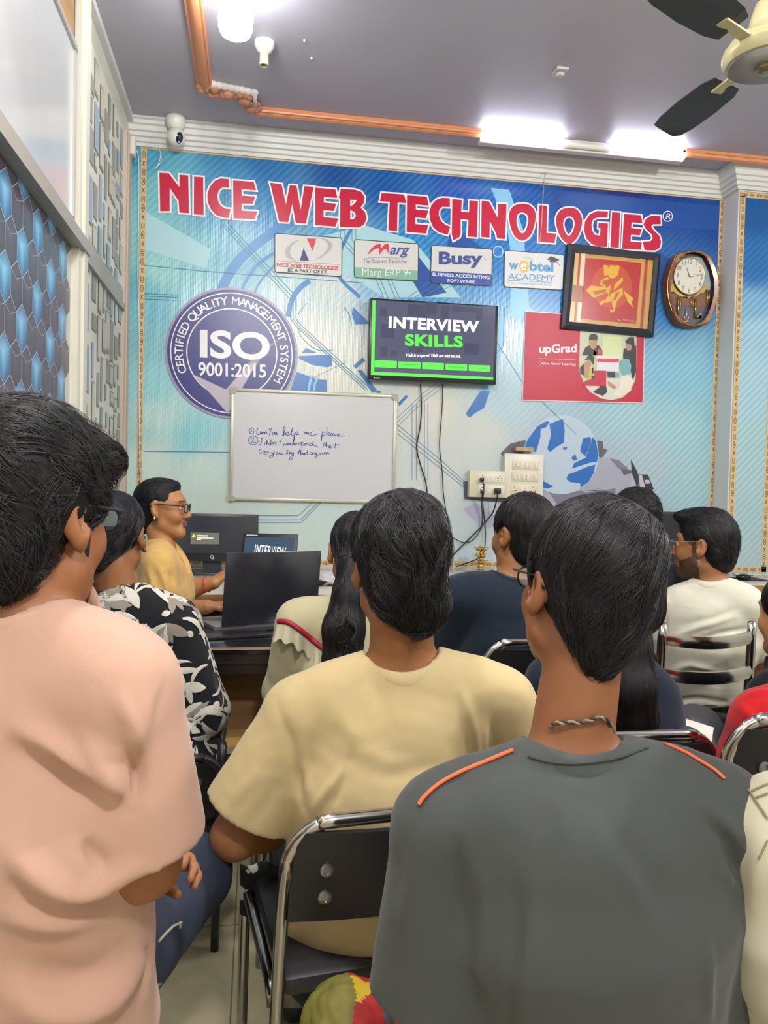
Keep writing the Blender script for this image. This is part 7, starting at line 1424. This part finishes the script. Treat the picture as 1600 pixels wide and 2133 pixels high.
# ============================================================ things people have with them
q = [P(1419, 1497, 2.12), P(1486, 1518, 2.10), P(1482, 1548, 1.98), P(1408, 1546, 1.98)]
nn_ = (q[1]-q[0]).cross(q[3]-q[0]).normalized(); nn_ = nn_ if nn_.z > 0 else -nn_
t = thing('spiral_notebook', 'open white spiral notebook on the lap between the front chairs', 'notebook', tuple(sum(q, Vector())/4))
MB().add([tuple(p+nn_*.004) for p in q]+[tuple(p-nn_*.006) for p in q], [(0, 1, 2, 3), (7, 6, 5, 4), (0, 4, 5, 1), (1, 5, 6, 2), (2, 6, 7, 3), (3, 7, 4, 0)]).build('pages', M('page_white', '#d6d4c6', .6), t)
sp = MB()
for k in range(9):
    p = q[0].lerp(q[3], .04+k*.11); a = (q[0]-q[1]).normalized(); sp.tube([tuple(p-a*.006+nn_*.005), tuple(p+a*.004+nn_*.010), tuple(p+a*.010+nn_*.002), tuple(p+a*.002-nn_*.007)], .0013, 5)
sp.build('spiral_wire', m_blk, t, True)
# colour-blocked cloth, taken for the grey-shirted man's shorts, built as a loose bundle
c_ = P(735, 2130, 1.14); bm = bmesh.new(); bmesh.ops.create_icosphere(bm, subdivisions=5, radius=1)
vv = []; 
for v in bm.verts:
    d = v.co.normalized(); k = 1+.10*mnoise.noise(d*2.5)+.04*mnoise.noise(d*7); vv.append((c_.x+d.x*.075*k, c_.y+d.y*.08*k, c_.z+d.z*.062*k-.01))
bm.verts.index_update(); ff = [tuple(x.index for x in f.verts) for f in bm.faces]; bm.free(); mi = []
for f in ff:
    x = sum(vv[i][0] for i in f)/3-c_.x; z = sum(vv[i][2] for i in f)/3-c_.z; mi.append(0 if x < -.03+z*.6 else 1 if z > .049-x*.06 else 2 if x < .038 else 3)
tag(obj('cloth_bag', vv, ff, [M('bundle_olive', '#6f6a2a', .7), M('bundle_yellow', '#c3a81f', .6), M('bundle_red', '#a8221f', .7), M('bundle_grey', '#5f6068', .7)], None, True, mi), 'yellow, olive and red cloth bag low in front, behind the beige-shirted man', 'bag')
# patterned scarf over the seat edge
t = thing('draped_scarf', 'black and white patterned scarf with grey end hanging off the seat of the front chair', 'scarf', tuple(P(540, 1860, 1.66)))
def drape(name, rows, m, parent, thick=.004):
    v = []; n = len(rows[0])
    for r in rows: v += [tuple(p) for p in r]
    v2 = [(p[0], p[1]+thick, p[2]) for p in v]; N = len(v); f = []
    for i in range(len(rows)-1):
        for k in range(n-1): a = i*n+k; f += [(a, a+1, a+n+1, a+n), (N+a, N+a+n, N+a+n+1, N+a+1)]
    R0 = len(rows)-1
    for k in range(n-1): f += [(k, N+k, N+k+1, k+1), (R0*n+k, R0*n+k+1, N+R0*n+k+1, N+R0*n+k)]
    for i in range(R0): f += [(i*n, (i+1)*n, N+(i+1)*n, N+i*n), (i*n+n-1, N+i*n+n-1, N+(i+1)*n+n-1, (i+1)*n+n-1)]
    return obj(name, v+v2, f, m, parent, True)
m_pt = M('scarf_print', '#17181b', .8); nt = m_pt.node_tree; vr = nt.nodes.new('ShaderNodeTexVoronoi'); vr.inputs['Scale'].default_value = 22; rp_ = nt.nodes.new('ShaderNodeValToRGB'); rp_.color_ramp.interpolation = 'CONSTANT'; rp_.color_ramp.elements[0].color = (.55, .55, .5, 1); rp_.color_ramp.elements[1].color = (.01, .01, .012, 1); rp_.color_ramp.elements[1].position = .36
tcn = [n for n in nt.nodes if n.type == 'TEX_COORD'][0]; nt.links.new(tcn.outputs['Object'], vr.inputs['Vector']); nt.links.new(vr.outputs['Distance'], rp_.inputs[0]); nt.links.new(rp_.outputs[0], nt.nodes['Principled BSDF'].inputs['Base Color'])
drape('patterned_end', [[P(500+k*14, y+(6*math.sin(k*1.3)), 1.62+.006*math.sin(k*2.1+y)) for k in range(8)] for y in (1800, 1822, 1850, 1880, 1905)], m_pt, t)
drape('grey_end', [[P(530+k*11+(y-1880)*.12, y, 1.66+.008*math.sin(k*1.7+y*.01)) for k in range(8)] for y in (1870, 1920, 1980, 2040, 2100)], M('scarf_grey', '#8c8a80', .8), t)
